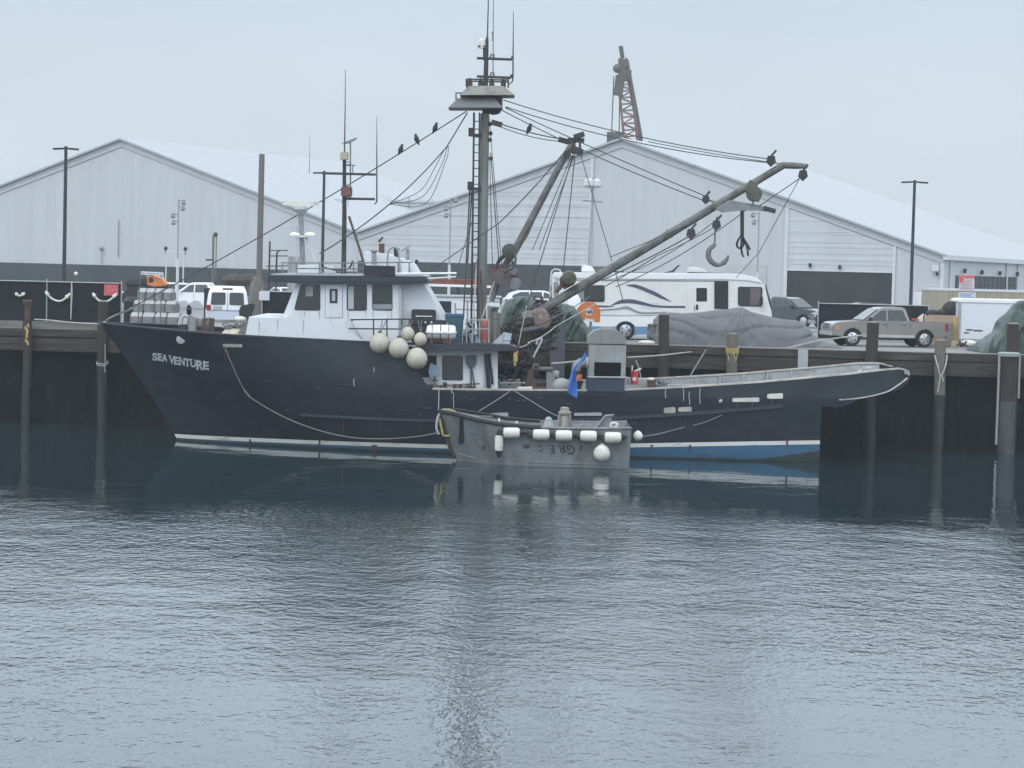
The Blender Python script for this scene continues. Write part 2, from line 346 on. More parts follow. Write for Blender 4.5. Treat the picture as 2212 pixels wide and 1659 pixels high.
MB().add([(-500, -200, 0), (500, -200, 0), (500, 112, 0), (-500, 112, 0)], [(0, 1, 2, 3)]).build('water', water_mat(), kind='structure')
# ground sheet out to the horizon (under everything), and the paved pier deck
def pl(x, off=0): return PIERY(x) + off
MB().add([(-500, 420, DECK - .3), (500, 420, DECK - .3), (500, 700, DECK - .3), (-500, 700, DECK - .3)], [(0, 1, 2, 3)]).build('ground', M['concrete'], kind='structure')
xs = (-75, 75)
m = MB(); m.slab([(xs[0], pl(xs[0]) + .02, DECK), (xs[1], pl(xs[1]) + .02, DECK), (400, 425, DECK), (-400, 425, DECK)], (0, 0, -.35)); m.build('pier_deck', M['concrete'], kind='structure')
# pier face: two wale timbers and a bull rail, near-black sheet painting the shade of the void beneath
wl = thing('pier_wall', 'dark timber pier face with two heavy horizontal wales above the water', 'pier', (0, PIERY(0), DECK))
def along(z0, z1, y0, y1, mt, name, xa=-75, xb=75, parent=None, **k):
    b = MB(); n = max(1, int((xb - xa) / 6))
    for i in range(n):
        a = xa + (xb - xa) * i / n; c = xa + (xb - xa) * (i + 1) / n - .012
        j = random.uniform(-.012, .012)
        b.add([(a, pl(a, y0 + j), z0), (c, pl(c, y0 + j), z0), (c, pl(c, y1 + j), z0), (a, pl(a, y1 + j), z0), (a, pl(a, y0 + j), z1 + j), (c, pl(c, y0 + j), z1 + j), (c, pl(c, y1 + j), z1 + j), (a, pl(a, y1 + j), z1 + j)],
              [(0, 1, 2, 3), (4, 5, 6, 7), (0, 1, 5, 4), (1, 2, 6, 5), (2, 3, 7, 6), (3, 0, 4, 7)])
    return b.build(name, mt, parent, **k)
along(DECK - .37, DECK - .02, -.32, .0, M['timber'], 'upper_wale', parent=wl)
along(DECK - 1.03, DECK - .42, -.38, .0, M['timber'], 'lower_wale', parent=wl)
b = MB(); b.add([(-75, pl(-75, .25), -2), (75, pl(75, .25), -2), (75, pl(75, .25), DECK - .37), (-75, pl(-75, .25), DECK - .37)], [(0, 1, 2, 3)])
b.build('shade_backing', M['under'], wl)
along(DECK + .004, DECK + .30, .02, .34, M['timbergrey'], 'curb_timber', xa=-75, xb=-17.2, parent=wl)

# piles (px, py of the top, width, extra depth, material, label)
PILES = [(60, 648, 20, -.62, 'pile', 'rusty pile with a round cap and flaked yellow paint at the far left', True),
         (223, 652, 21, -.62, 'pile', 'brown mooring pile just ahead of the bow with a rope loop low on it', False),
         (1435, 680, 23, -.62, 'pile', 'dark brown pile in front of the left end of the grey tarp', False),
         (1583, 722, 24, -.62, 'piletan', 'short tan pile with yellow rope tied round it before the grey tarp', False),
         (1885, 697, 26, -.62, 'pile', 'brown pile in front of the silver pickup with a mooring line round its head', False),
         (2033, 736, 24, -.62, 'piletan', 'short grey brown pile with a white rope sling, behind the tail of the silver pickup', False),
         (2190, 700, 26, -.35, 'pile', 'reddish brown pile standing before the green tarp at the right edge', False)]
for px, py, wd, dy, mt, lab, cap in PILES:
    x = 0
    for _ in range(3): Y = PIERY(x) + dy; x = W(px, py, Y).x
    p = W(px, py, Y); r = wd / 2 / sc(Y)
    t = thing('mooring_pile', lab, 'pile', (p.x, p.y, 0), group='piles along the pier face')
    ph = random.uniform(0, 6)
    pts = [(p.x + .03 * math.sin(ph + k * .9), p.y, -1.5 + (p.z + 1.5) * k / 8) for k in range(9)]
    if cap:
        MB().tube([q_ for q_ in pts[:-1] if q_[2] > 2.2] + [(p.x, p.y, p.z - 1.0)], r, 12).build('shaft', M[mt], t); MB().tube([q_ for q_ in pts if q_[2] < 3.2], r * 1.02, 12).build('dark_shaft', M['darkpile'], t)
        MB().tube([(p.x, p.y, p.z - 1.0), (p.x, p.y, p.z - .2)], r * .62, 10).build('post', M['rust'], t)
        MB().lathe((p.x, p.y, p.z), [(r * .6, -.3), (r * 1.0, -.18), (r * 1.05, -.03), (r * .9, 0)], 14).build('cap', M['rust'], t)
        q = MB()
        for k in range(7):
            a = -math.pi / 2 + random.uniform(-.5, .5); z = p.z - 1.15 - k * .12 - (k > 4) * .1
            q.slab([(p.x + (r + .006) * math.cos(a + u), p.y + (r + .006) * math.sin(a + u), z + v) for u, v in ((-.22, -.08), (.25, -.1), (.16, .06), (-.12, .09))], (0, -.006, 0))
        q.build('paint_patch', M['yellow'], t)
    else:
        q = MB().tube(pts, [r * (1.05 - .006 * k) for k in range(9)], 12); q.build('shaft', M[mt], t); MB().tube([q_ for q_ in pts if q_[2] < 3.0], r * 1.075, 12).build('dark_shaft', M['darkpile'], t)  # darker sleeve over the lower part of the shaft
        MB().lathe((p.x, p.y, p.z), [(r * .97, 0), (r * .85, .05), (r * .4, .07)], 12).build('pile_head', M['timbergrey'], t)
    PIL = (p, r)
    def loop(mb, zc, rr, dz, tr=.022, k=18):
        pts = []
        for i in range(k + 1):
            a = 2 * math.pi * i / k; pts.append((p.x + (rr + .03) * math.cos(a), p.y + (rr + .03) * math.sin(a), zc + dz * math.sin(a)))
        mb.tube(pts, tr, 5)
    q = MB()
    if abs(px - 223) < 1:
        z = W(218, 785, Y).z; loop(q, z, r, .10); loop(q, z + .07, r, .08); q.tube(sag((p.x + r * .8, p.y - .25, z), (p.x + r * .7, p.y - .25, z + .9)), .02, 5); q.tube(sag((p.x + r * .6, p.y - .3, z), (p.x + r * .9, p.y - .3, z - .4)), .02, 5)
        q.build('rope_loop', M['rope'], label='pale rope loop round the pile ahead of the bow', cat='rope')
    if abs(px - 1583) < 1:
        for k in range(4): loop(q, p.z - .62 - .06 * k, r, .05, .028)
        q.tube(sag((p.x - r - .02, p.y - .2, p.z - .7), (p.x + r + .02, p.y - .2, p.z - .7), .65), .025, 5)
        q.tube(sag((p.x - .05, p.y - r - .05, p.z - .62), (p.x + .12, p.y - r - .05, p.z - 1.1), .05), .03, 5)
        q.build('rope_loop', M['yellowrope'], label='yellow rope wound round the short tan pile', cat='rope')
    if abs(px - 2033) < 1:
        q.tube(spline([(p.x - r - .03, p.y - .05, p.z - .65), (p.x - r * .7, p.y - r - .05, p.z - 1.1), (p.x - .02, p.y - r - .06, p.z - 1.55), (p.x + r * .7, p.y - r - .05, p.z - 1.1), (p.x + r + .03, p.y - .05, p.z - .62)]), .034, 6)
        q.tube(spline([(p.x - .02, p.y - r - .06, p.z - 1.5), (p.x - .08, p.y - r - .08, p.z - 1.9), (p.x - .14, p.y - r - .06, p.z - 2.3)]), .034, 6)
        q.tube(sag((p.x + .02, p.y - r - .06, p.z - 1.5), (p.x + .1, p.y - r - .08, p.z - 1.8)), .028, 6)
        q.build('rope_sling', M['rope'], label='white rope sling hanging in a V on the grey brown pile', cat='rope')
# fender board, broad dark board and the pipe-wrapped pile at the right
x = W(1733, 770, 102).x; Y = PIERY(x) - .44
a = W(1724, 755, Y); b_ = W(1744, 800, Y)
MB().bx((a.x, Y - .1, b_.z), (b_.x, Y + .05, a.z)).build('fender_board', M['palegrey'], label='short pale grey fender board on the wale right of the tan pile', cat='board', bevel=.02)
x = W(1205, 750, 102).x; Y = PIERY(x) - .9
t = thing('steel_pile', 'broad slate grey steel pile rising behind the dark net', 'pile', (x, Y, 0))
a = W(1190, 690, Y); b_ = W(1222, 690, Y)
q = MB(); q.bx((a.x, Y - .03, -1), (b_.x, Y + .02, a.z)); q.build('front_flange', M['darkmetal'] if False else mat('slate_steel', (.085, .09, .105), .7, .1, .2, 1), t)
q = MB(); q.bx((x - .03, Y + .02, -1), (x + .03, Y + .4, a.z)); q.build('web', M['darkmetal'], t)
x = W(2180, 900, 102).x; Y = PIERY(x) - .85
t = thing('dolphin_pile', 'thick brown pile capped by a pale pipe collar at the right edge', 'pile', (x, Y, 0), group='piles along the pier face')
a = W(2180, 762, Y); r = 19 / sc(Y)
MB().tube([(a.x, Y, -1.5), (a.x, Y, W(2180, 866, Y).z)], r * .98, 14).build('lower_shaft', mat('slate_sleeve', (.06, .065, .075), .8, 0, .3, 2), t)
MB().tube([(a.x, Y, W(2180, 866, Y).z), (a.x, Y, a.z - .06)], r, 14).build('upper_shaft', M['pile'], t)
MB().lathe((a.x, Y, a.z), [(r * 1.25, -.16), (r * 1.3, -.02), (r * 1.1, .02), (r * .3, .03)], 16).build('collar', mat('pale_teal_pipe', (.30, .34, .34), .6, 0, .12, 2), t)
MB().tube([(a.x - r * 1.15, Y - .12, a.z - .1), (a.x - r * 1.18, Y - .12, W(2160, 960, Y).z)], .06, 8).build('pipe', M['galv'], t)
MB().tube([(a.x + r * 1.15, Y - .12, a.z - .1), (a.x + r * 1.18, Y - .12, W(2200, 860, Y).z)], .05, 8).build('pipe', M['galv'], t)

# ------------------------------------------------------------------ warehouses
DV = Vector((math.sin(rad(23.5)), math.cos(rad(23.5)), 0)); EV = Vector((math.cos(rad(23.5)), -math.sin(rad(23.5)), 0))
APX = W(1345, 303, 200)
def gp(t, z, d=0.0): p = APX + EV * t + DV * d; return Vector((p.x, p.y, z))       # t along the gable, d into the building
def on_gable(px, py, off=0):          # picture point -> (t, z) on the gable plane
    n = DV; d = ray(px, py); k = (APX + DV * off - CAMP).dot(n) / d.dot(n); p = CAMP + d * k
    return (p - APX).dot(EV), p.z
RZ = APX.z; SL = .332
tR = on_gable(2040, 548)[0]; tL = -51.8; VAL = -25.9
zR = RZ - SL * tR
def warehouse(name, label, tc, ta, tb, length, ext_r=False):
    o = thing(name, label, 'warehouse', gp(tc, DECK))
    za = RZ - SL * (tc - ta); zb = RZ - SL * (tb - tc)
    w_ = MB(); w_.slab([gp(ta, DECK), gp(tb, DECK), gp(tb, zb), gp(tc, RZ), gp(ta, za)], DV * .3); w_.build('gable_wall', M['wall'], o)
    rf = MB()
    ov = -.5
    th = Vector((0, 0, .18))
    rf.slab([gp(ta, za + .03, ov), gp(tc, RZ + .03, ov), gp(tc, RZ + .03, length), gp(ta, za + .03, length)], th)
    rf.slab([gp(tc, RZ + .03, ov), gp(tb + (.4 if ext_r else 0), zb + .03 - (.13 if ext_r else 0), ov), gp(tb + (.4 if ext_r else 0), zb + .03 - (.13 if ext_r else 0), length), gp(tc, RZ + .03, length)], th)
    rf.build('roof', M['roof'], o)
    f = MB()
    for s, e in (((ta, za), (tc, RZ)), ((tc, RZ), (tb, zb))):
        f.slab([gp(s[0], s[1] - .62, -.12), gp(e[0], e[1] - .62, -.12), gp(e[0], e[1], -.12), gp(s[0], s[1], -.12)], DV * .1)
    f.build('rake_trim', M['fascia'], o)
    s_ = MB(); s_.slab([gp(tb, DECK, .3), gp(tb, DECK, length), gp(tb, zb, length), gp(tb, zb, .3)], EV * -.3); s_.build('side_wall', M['wall'], o)
    return o, za, zb
WR, zVa, zRb = warehouse('warehouse', 'large pale metal warehouse with a dark roll-up opening, right of the mast', 0, VAL, tR, 58.5, True)
WLF, _, _ = warehouse('warehouse', 'large pale metal warehouse with a blank gable over a dark base wall, behind the bow', tL, 2 * tL - VAL - 8, VAL - .02, 46)
def panel(o, name, mt, pts, off, th=.06, **k):   # polygon given by picture points on the gable plane
    q = MB(); q.slab([gp(*on_gable(px, py), -off - th) for px, py in pts], DV * th); return q.build(name, mt, o, **k)
def rect(o, name, mt, t0, t1, z0, z1, off, th=.06): 
    q = MB(); q.slab([gp(t0, z0, -off - th), gp(t1, z0, -off - th), gp(t1, z1, -off - th), gp(t0, z1, -off - th)], DV * th); return q.build(name, mt, o)
# left building: dark base wall
tb0 = 2 * tL - VAL - 8
rect(WLF, 'base_wall', M['darkwall'], tb0, VAL - .05, DECK, on_gable(300, 574.5)[1], .02, .10)
MB().tube([gp(*on_gable(258, 475), -.15), gp(*on_gable(257, 555), -.15)], .05, 5).build('wall_conduit', M['grey'], WLF)
MB().tube([gp(*on_gable(222, 540), -.2), gp(*on_gable(222, 569), -.2)], .05, 5).build('wall_conduit', M['galv'], WLF)
MB().ball(gp(*on_gable(222, 537), -.25), .2, 8, 6).build('wall_lamp', M['grey'], WLF)
MB().ball(gp(*on_gable(268, 304), .2), .22, 8, 6).build('ridge_lamp', M['grey'], WLF)
# right building: dark base, lap siding areas, corner trims, door opening
t1278 = on_gable(1278, 450)[0]; t1700 = on_gable(1700, 500)[0]; t1930 = on_gable(1930, 560)[0]
rect(WR, 'base_wall', M['darkwall'], VAL + .1, on_gable(1300, 580)[0], DECK, on_gable(1100, 571.5)[1], .05, .10)
q = MB(); zt = lambda t: RZ - SL * abs(t) - .75
q.slab([gp(VAL + .2, on_gable(1100, 571)[1] + .02, -.06), gp(t1278 - .1, on_gable(1100, 571)[1] + .02, -.06), gp(t1278 - .1, zt(t1278), -.06), gp(VAL + .2, zt(VAL), -.06)], DV * .05); q.build('lap_siding', M['wallh'], WR)
dz = on_gable(1810, 587)[1]
q = MB(); q.slab([gp(t1700 + .1, dz + .03, -.06), gp(t1930, dz + .03, -.06), gp(t1930, zt(t1930), -.06), gp(t1700 + .1, zt(t1700), -.06)], DV * .05); q.build('lap_siding', M['wallh'], WR)
for tt, wd in ((t1278, .14), (t1700, .16), (t1930 + .1, .12), (tR - .12, .14)):
    rect(WR, 'corner_trim', M['trim'], tt - wd, tt + wd, DECK if tt > 10 else on_gable(1100, 571)[1], zt(tt) + .1, .09, .05)
for k in range(11):                    # siding course shadows read as thin ledges
    z = 8.6 + k * .92
    for ta, tb in ((VAL + .4, t1278 - .2),) + (((t1700 + .2, t1930 - .1),) if z > dz + .5 else ()):
        lim = (RZ - .9 - z) / SL
        a = max(ta, -lim); c = min(tb, lim)
        if c - a > 3: rect(WR, 'siding_ledge', M['wallh'], a, c, z, z + .035, .062, .03)
d_ = rect(WR, 'door_opening', M['opening'], t1700 + .05, on_gable(1927, 620)[0], DECK, dz, .02, .05)
rect(WR, 'door_frame', M['trim'], t1700 - .05, on_gable(1931, 620)[0], dz, dz + .12, .08, .08)
def wall_light(o, px, py, mt='black', s=.22):
    p = gp(*on_gable(px, py), -.3); q = MB(); q.box(p, (s, .2, s * 1.3), rx=.4); q.box(p + DV * .15 + Vector((0, 0, -.08)), (.06, .3, .06)); q.build('wall_lamp', M[mt], o)
for px, py in ((1752, 573), (1971 - 155, 577), (1110, 567)): wall_light(WR, px, py)
panel(WR, 'side_door', M['palegrey'], [(1577, 572), (1656, 572), (1656, 660), (1577, 660)], .05)
panel(WR, 'utility_box', M['trim'], [(1970, 576), (1985, 576), (1985, 590), (1970, 590)][:0] or [(2016, 572), (2030, 572), (2030, 586), (2016, 586)], .12, .3)
for px, py in ((2026, 592),): wall_light(WR, px, py, 'black', .16)
# side wall of the right building: eave, trim, window band, lamps
def sw(d, z): return gp(tR + .02, z, d)
def on_side(px, py):
    n = EV; r_ = ray(px, py); k = (APX + EV * tR - CAMP).dot(n) / r_.dot(n); p = CAMP + r_ * k; return (p - APX).dot(DV), p.z
q = MB(); q.slab([sw(-.5, zRb - .32), sw(58.5, zRb - .32), sw(58.5, zRb + .06), sw(-.5, zRb + .06)], EV * .42); q.build('eave_gutter', M['trim'], WR)
d0, z0 = on_side(2064, 595); d1, z1 = on_side(2064, 626)
q = MB(); q.slab([sw(d0, z1), sw(d0 + 26, z1), sw(d0 + 26, z0), sw(d0, z0)], EV * .06); wb = q.build('window_band', mat('band_glass', (.02, .024, .024), .5, 0, .5, 1.5, col2=(.09, .10, .10), amt=.42, scale2=1.2, spec=.15), WR)
q = MB()
for k in range(14):
    d = d0 + k * 1.9; q.slab([sw(d, z1), sw(d + .10, z1), sw(d + .12, z0), sw(d, z0)], EV * .1)
q.slab([sw(d0, (z0 + z1) / 2 - .04), sw(d0 + 26, (z0 + z1) / 2 - .04), sw(d0 + 26, (z0 + z1) / 2 + .04), sw(d0, (z0 + z1) / 2 + .04)], EV * .09)
q.build('window_frame', M['black'], wb)
q = MB(); q.slab([sw(d0 - .2, z1 - .16), sw(d0 + 26, z1 - .16), sw(d0 + 26, z1 - .005), sw(d0 - .2, z1 - .005)], EV * .2); q.build('window_sill', M['trim'], wb)
for px in (2050, 2172, 2196):
    d = on_side(px, 600)[0]; q = MB(); q.tube([gp(tR + .12, DECK, d), gp(tR + .12, zRb - .3, d)], .10, 8); q.build('downpipe', M['trim'], WR)
for px, py in ((2078, 585), (2115, 588), (2154, 590), (2192, 592)):
    d, z = on_side(px, py); q = MB(); q.box(gp(tR + .25, z, d), (.26, .26, .34), rx=.3); q.build('wall_lamp', M['black'], WR)
d, z = on_side(2044, 588)
# low grey block between the two roofs, roof walkway on the left building
Yb = 241
a = W(757, 434, Yb); b_ = W(952, 436, Yb)
t = thing('low_building', 'flat topped grey building seen between the two gabled roofs', 'building', (a.x, Yb, DECK))
q = MB(); q.bx((a.x, Yb, DECK), (b_.x, Yb + 14, a.z)); q.build('wall', M['wall'], t)
q = MB(); q.bx((a.x - .2, Yb - .2, a.z), (b_.x + .2, Yb + 14, a.z + .25)); q.build('parapet', M['fascia'], t)
q = MB(); p = W(883, 455, Yb - .5); q.tube([p + Vector((0, 0, 1.4)), p, p + Vector((0, 0, -.6))], .06, 6); q.build('pipe', M['grey'], t)
q = MB(); p = W(905, 428, Yb + 3); q.box(p, (3.0, 2, .5)); q.build('roof_vent', M['trim'], t); q = MB(); q.box(p + Vector((-3.8, 0, -.1)), (1.2, 1.6, .7)); q.build('roof_hatch', M['trim'], t)
pts = [W(615, 444, 232), W(752, 459, 226)]
t = thing('roof_walkway', 'grey rooftop walkway with pipe railing on the left roof slope', 'walkway', tuple(pts[0]))
dirv = (pts[1] - pts[0])
q = MB(); q.slab([pts[0], pts[1], pts[1] + Vector((0, 0, -.95)), pts[0] + Vector((0, 0, -.75))], (.4, 1.6, 0)); q.build('platform', M['fascia'] if False else mat('walkway_grey', (.27, .29, .29), .7, 0, .12, 1), t)
q = MB(); top = Vector((0, 0, 1.15))
for k in range(9):
    p = pts[0].lerp(pts[1], .16 + .84 * k / 8); q.tube([p + Vector((0, 0, -.9)), p + top], .045, 5)
for h in (.6, 1.15): q.tube([pts[0].lerp(pts[1], .16) + Vector((0, 0, h)), pts[1] + Vector((0, 0, h))], .045, 5)
q.build('railing', M['galv'], t)
q = MB(); p = W(809, 500, 215)
# distant building at the far left edge
a = W(-60, 399, 262); b_ = W(80, 401, 262)
t = thing('distant_building', 'dark roofed building just showing at the far left behind the warehouse', 'building', (a.x, 262, DECK))
q = MB(); q.bx((a.x, 262, DECK), (b_.x, 272, a.z - .8)); q.build('wall', M['fascia'], t)
q = MB(); q.prism([(a.x - .5, a.z - .8), (b_.x + .5, a.z - .8), (b_.x + .5, a.z - .5), (a.x - .5, a.z - .5)], 261, 273); q.build('roof', M['darkwall'], t)

# ------------------------------------------------------------------ lattice crane behind the right gable
Yc = 300
top = W(1345, 126, Yc); base = W(1364, 318, Yc); base = top + (base - top) * 1.9
t = thing('lattice_crane', 'tall crane with a weathered red lattice boom rising behind the right gable', 'crane', (base.x, Yc, DECK))
ax = (top - base); n = 26; side = Vector((1, 0, .1)).normalized()
q = MB()
def cpt(f, s, d): wdt = (.86 - .40 * max(0, f - .85) / .15) ; return base + ax * f + side * s * wdt + Vector((0, d * wdt, 0))
for s in (-1, 1):
    for d in (-1, 1): q.tube([cpt(0, s, d), cpt(.85, s, d), cpt(1, s, d)], .13, 5)
for k in range(n):
    f0 = k / n; f1 = (k + 1) / n; s = 1 if k % 2 else -1
    for d in (-1, 1): q.tube([cpt(f0, s, d), cpt(f1, -s, d)], .06, 4); q.tube([cpt(f0, -1, d), cpt(f0, 1, d)], .05, 4)
    for s2 in (-1, 1): q.tube([cpt(f0, s2, -1), cpt(f1, s2, 1)], .05, 4)
q.build('boom', M['craneorange'], t)
q = MB(); q.tube([cpt(.2, 1.5, 0), cpt(.55, 1.45, 0), cpt(.99, .9, 0)], .36, 6); q.build('boom_tube', M['cranegrey'], t)
q = MB(); p = cpt(.955, -.2, 0); q.box(p, (.9, 1.2, 1.8), ry=.15); q.ball(p + Vector((-.7, -.6, -.4)), .6, 8, 6); q.box(p + Vector((-.4, -.5, -2.6)), (1.2, 1.2, 2.6), ry=.1); q.box(cpt(.90, 0, 0), (1.7, 1.6, 1.4), ry=.15); q.tube([top, top + Vector((-.3, 0, 1.6))], .3, 6); q.build('boom_head', M['cranegrey'], t)
q = MB(); p = cpt(.90, -1.9, 0); zb_ = W(1338, 290, Yc).z
q.tube([p, (p.x - .1, Yc, zb_)], .07, 4); q.tube([p + Vector((.8, 0, 0)), (p.x + .9, Yc, zb_)], .07, 4); q.build('hoist_cable', M['wire'], t)
q = MB(); c = Vector((p.x + .3, Yc, zb_ - .4)); q.box(c, (2.0, 1, 1.3)); q.tube([c + Vector((-.7, 0, -.5)), c + Vector((-.9, 0, -2.4)), c + Vector((-.2, 0, -3.0)), c + Vector((.8, 0, -2.3)), c + Vector((.8, 0, -.4))], .3, 6); q.build('hook_block', M['cranegrey'], t)
q = MB(); bb = Vector((base.x, Yc, DECK)); q.bx((bb.x - 2, Yc - 3, DECK + 1), (bb.x + 5, Yc + 3, base.z + .5)); q.build('carriage', M['craneorange'], t)
q = MB()
for d in (-2.6, 2.6): q.box((bb.x + 1.5, Yc + d, DECK + .6), (7, 1, 1.2))
q.build('track', M['black'], t)

# ------------------------------------------------------------------ lamps and poles on the quay
def street_lamp(px, pt, Y, wa, lab):
    p = W(px, pt, Y); t = thing('street_lamp', lab, 'street lamp', (p.x, p.y, DECK), group='twin-head lamp posts on the quay')
    MB().tube([(p.x, p.y, DECK + .5), (p.x, p.y, p.z)], [.13, .10], 8).build('pole', M['black'], t)
    MB().lathe((p.x, p.y, DECK), [(.3, 0), (.3, .5), (.26, .55)], 12).build('base', M['concrete'], t)
    for s in (-1, 1):
        q = MB(); q.box((p.x + s * wa * .62, p.y, p.z - .16), (wa * .76, .34, .11), ry=s * .05); q.box((p.x + s * wa * .16, p.y, p.z - .13), (wa * .3, .1, .1)); q.build('lamp_head', M['black'], t, bevel=.02)
street_lamp(142.5, 316, 138, .78, 'black twin-head lamp post in front of the left gable')
street_lamp(1976, 389, 158, .92, 'black twin-head lamp post at the right beside the silver pickup')
street_lamp(700.5, 369, 163, .80, 'black twin-head lamp post behind the wheelhouse of the boat')
p = W(565, 333, 128)
t = thing('utility_pole', 'thick bare grey brown wooden pole behind the white van', 'pole', (p.x, p.y, DECK))
MB().tube([(p.x, p.y, DECK - .2), (p.x, p.y, DECK + 4), (p.x + .02, p.y, p.z)], [.19, .175, .165], 10).build('shaft', M['pilepole'], t)
q = MB(); q.lathe((p.x - .1, p.y - .1, DECK), [(.55, 0), (.5, 1.2), (.42, 2.0), (.2, 2.5)], 9); q.build('stump', M['pilepole'], t)
def camera_pole(px, pt, Y, lab, heads, ht=.05):
    p = W(px, pt, Y); t = thing('camera_pole', lab, 'camera pole', (p.x, p.y, DECK), group='slim pale poles with cameras')
    MB().tube([(p.x, p.y, DECK), (p.x, p.y, DECK + 3.4)], ht * 1.7, 7).build('lower_pole', M['polewhite'], t)
    MB().tube([(p.x, p.y, DECK + 3.4), (p.x, p.y, p.z)], ht, 6).build('pole', M['galv'], t)
    for dx, dz_ in heads:
        q = MB(); q.tube([(p.x, p.y, p.z - dz_ + .12), (p.x + dx, p.y - .1, p.z - dz_ + .14)], .03, 5); q.ball((p.x + dx, p.y - .15, p.z - dz_), .14, 8, 6, (1, 1, .9)); q.tube([(p.x + dx, p.y - .15, p.z - dz_ + .02), (p.x + dx, p.y - .15, p.z - dz_ + .18)], .1, 8); q.build('camera', M['grey'], t)
camera_pole(386, 431, 134, 'slim pale camera pole in front of the left gable', [(.32, .2), (.28, .55), (-.30, 1.0), (-.26, 1.4)])
camera_pole(974, 432, 134, 'slim pale camera pole between the wheelhouse and the mast', [(.30, .05), (-.28, .55), (-.25, .95)])
camera_pole(1640, 458, 134, 'slim pale camera pole behind the front of the motorhome', [(-.38, .22), (-.30, .65)])
p = W(1281, 384, 124)
t = thing('floodlight_pole', 'slender light pole with a ring of round floodlights above the motorhome', 'light pole', (W(1270, 690, 124).x, 124, DECK))
bx_ = W(1268, 640, 124).x
MB().tube([(bx_, 124, DECK), (p.x, 124, p.z)], [.09, .05], 8).build('pole', M['galv'], t)
q = MB(); q.tube([(p.x - .55, 124, p.z - 1.25), (p.x + .55, 124, p.z - 1.3)], .04, 5); q.build('crossbar', M['grey'], t)
for k in range(5):
    a = 2 * math.pi * k / 5 + .4; c = Vector((p.x + .30 * math.cos(a), 124 + .30 * math.sin(a), p.z - .25))
    q = MB(); q.lathe(c, [(.03, .2), (.19, .1), (.22, -.18), (.12, -.3)], 9); q.build('floodlight', M['lampglass'] if k % 2 else M['polewhite'], t)
# small pipe gate and a machine post against the dark base wall
p = W(378, 577, 190); t = thing('pipe_gate', 'white pipe gate frame standing on the dark wall of the left warehouse', 'frame', tuple(p))
q = MB(); h = 1.25
for dx in (-.75, .05, .7): q.tube([p + Vector((dx, 0, 0)), p + Vector((dx, 0, h))], .06, 5)
q.tube([p + Vector((-.75, 0, h)), p + Vector((.7, 0, h))], .05, 5); q.tube([p + Vector((-.75, 0, 0)), p + Vector((-.75, 0, -2.6))], .06, 5); q.tube([p + Vector((.7, 0, 0)), p + Vector((.7, 0, -2.6))], .06, 5)
q.build('frame', M['polewhite'], t)
for dx in (-.8, .85):
    q = MB(); q.ball(p + Vector((dx, 0, h + .3)), .17, 8, 6); q.tube([p + Vector((dx, 0, h + .2)), p + Vector((dx, 0, h - .2))], .04, 5); q.build('lamp', M['black'], t)
p = W(460, 576, 170); t = thing('hoist_post', 'rusty grey hoist post standing in front of the left warehouse', 'post', (p.x, p.y, DECK))
q = MB(); q.box((p.x, p.y, (DECK + p.z + 2.3) / 2), (.16, .16, p.z + 2.3 - DECK)); q.box((p.x + .22, p.y, (DECK + p.z + 2.4) / 2 + 1), (.08, .08, p.z + .4 - DECK)); q.build('mast', M['pilepole'], t)
q = MB(); q.ball((p.x + .15, p.y, p.z + 2.4), .18, 8, 6); q.box((p.x - .3, p.y, p.z + .5), (.5, .2, .12)); q.build('head', M['darkmetal'], t)

# ------------------------------------------------------------------ mesh fence at the left and behind the right truck
Yf = 107.6
def fence(name, lab, pts, zt, extra=0):
    t = thing(name, lab, 'fence', (pts[0][0], pts[0][1], DECK))
    q = MB(); r = MB(); rr = MB()
    for (a, b) in zip(pts, pts[1:]):
        n = max(1, int(abs(b[0] - a[0]) / 3)); 
        for k in range(n):
            f0 = k / n; f1 = (k + 1) / n
            A = Vector((a[0] + (b[0] - a[0]) * f0, a[1] + (b[1] - a[1]) * f0, DECK)); B = Vector((a[0] + (b[0] - a[0]) * f1, a[1] + (b[1] - a[1]) * f1, DECK))
            q.slab([A + Vector((0, 0, .05)), B + Vector((0, 0, .05)), B + Vector((0, 0, zt)), A + Vector((0, 0, zt))], (0, .03, 0))
            r.tube([A, A + Vector((0, 0, zt + .12))], .035, 6)
            rr.tube([A + Vector((0, -.04, zt)), B + Vector((0, -.04, zt))], .028, 6)
        r.tube([B, B + Vector((0, 0, zt + .12))], .035, 6)
    q.build('mesh_panel', M['mesh'], t); r.build('post', M['galv'], t); rr.build('top_rail', M['galv'], t); return t
zt = W(130, 609, Yf).z - DECK
fence('mesh_fence', 'black mesh fence along the quay at the left, ending at the concrete blocks', [(W(-60, 650, Yf).x, Yf), (W(262, 650, Yf).x, Yf)], zt)
fence('mesh_fence', 'black mesh fence panel with a white notice, right of the white van', [(W(566, 650, 113).x, 113), (W(640, 650, 113).x, 113)], W(600, 630, 113).z - DECK)
fence('mesh_fence', 'dark mesh fence running behind the silver pickup', [(W(1768, 660, 118).x, 118), (W(2006, 660, 118).x, 118)], W(1850, 657, 118).z - DECK)
p = W(571, 641, 112.9); MB().box((p.x, 112.86, p.z + .05), (.52, .03, .45)).build('notice', M['trim'], label='small white notice on the mesh fence beside the van', cat='sign')
a = W(225, 614, Yf - .1); b_ = W(255, 639, Yf - .1)
MB().bx((a.x, Yf - .10, b_.z), (b_.x, Yf - .07, a.z)).build('red_sign', M['signred'], label='faded red sign at the right end of the left mesh fence', cat='sign')
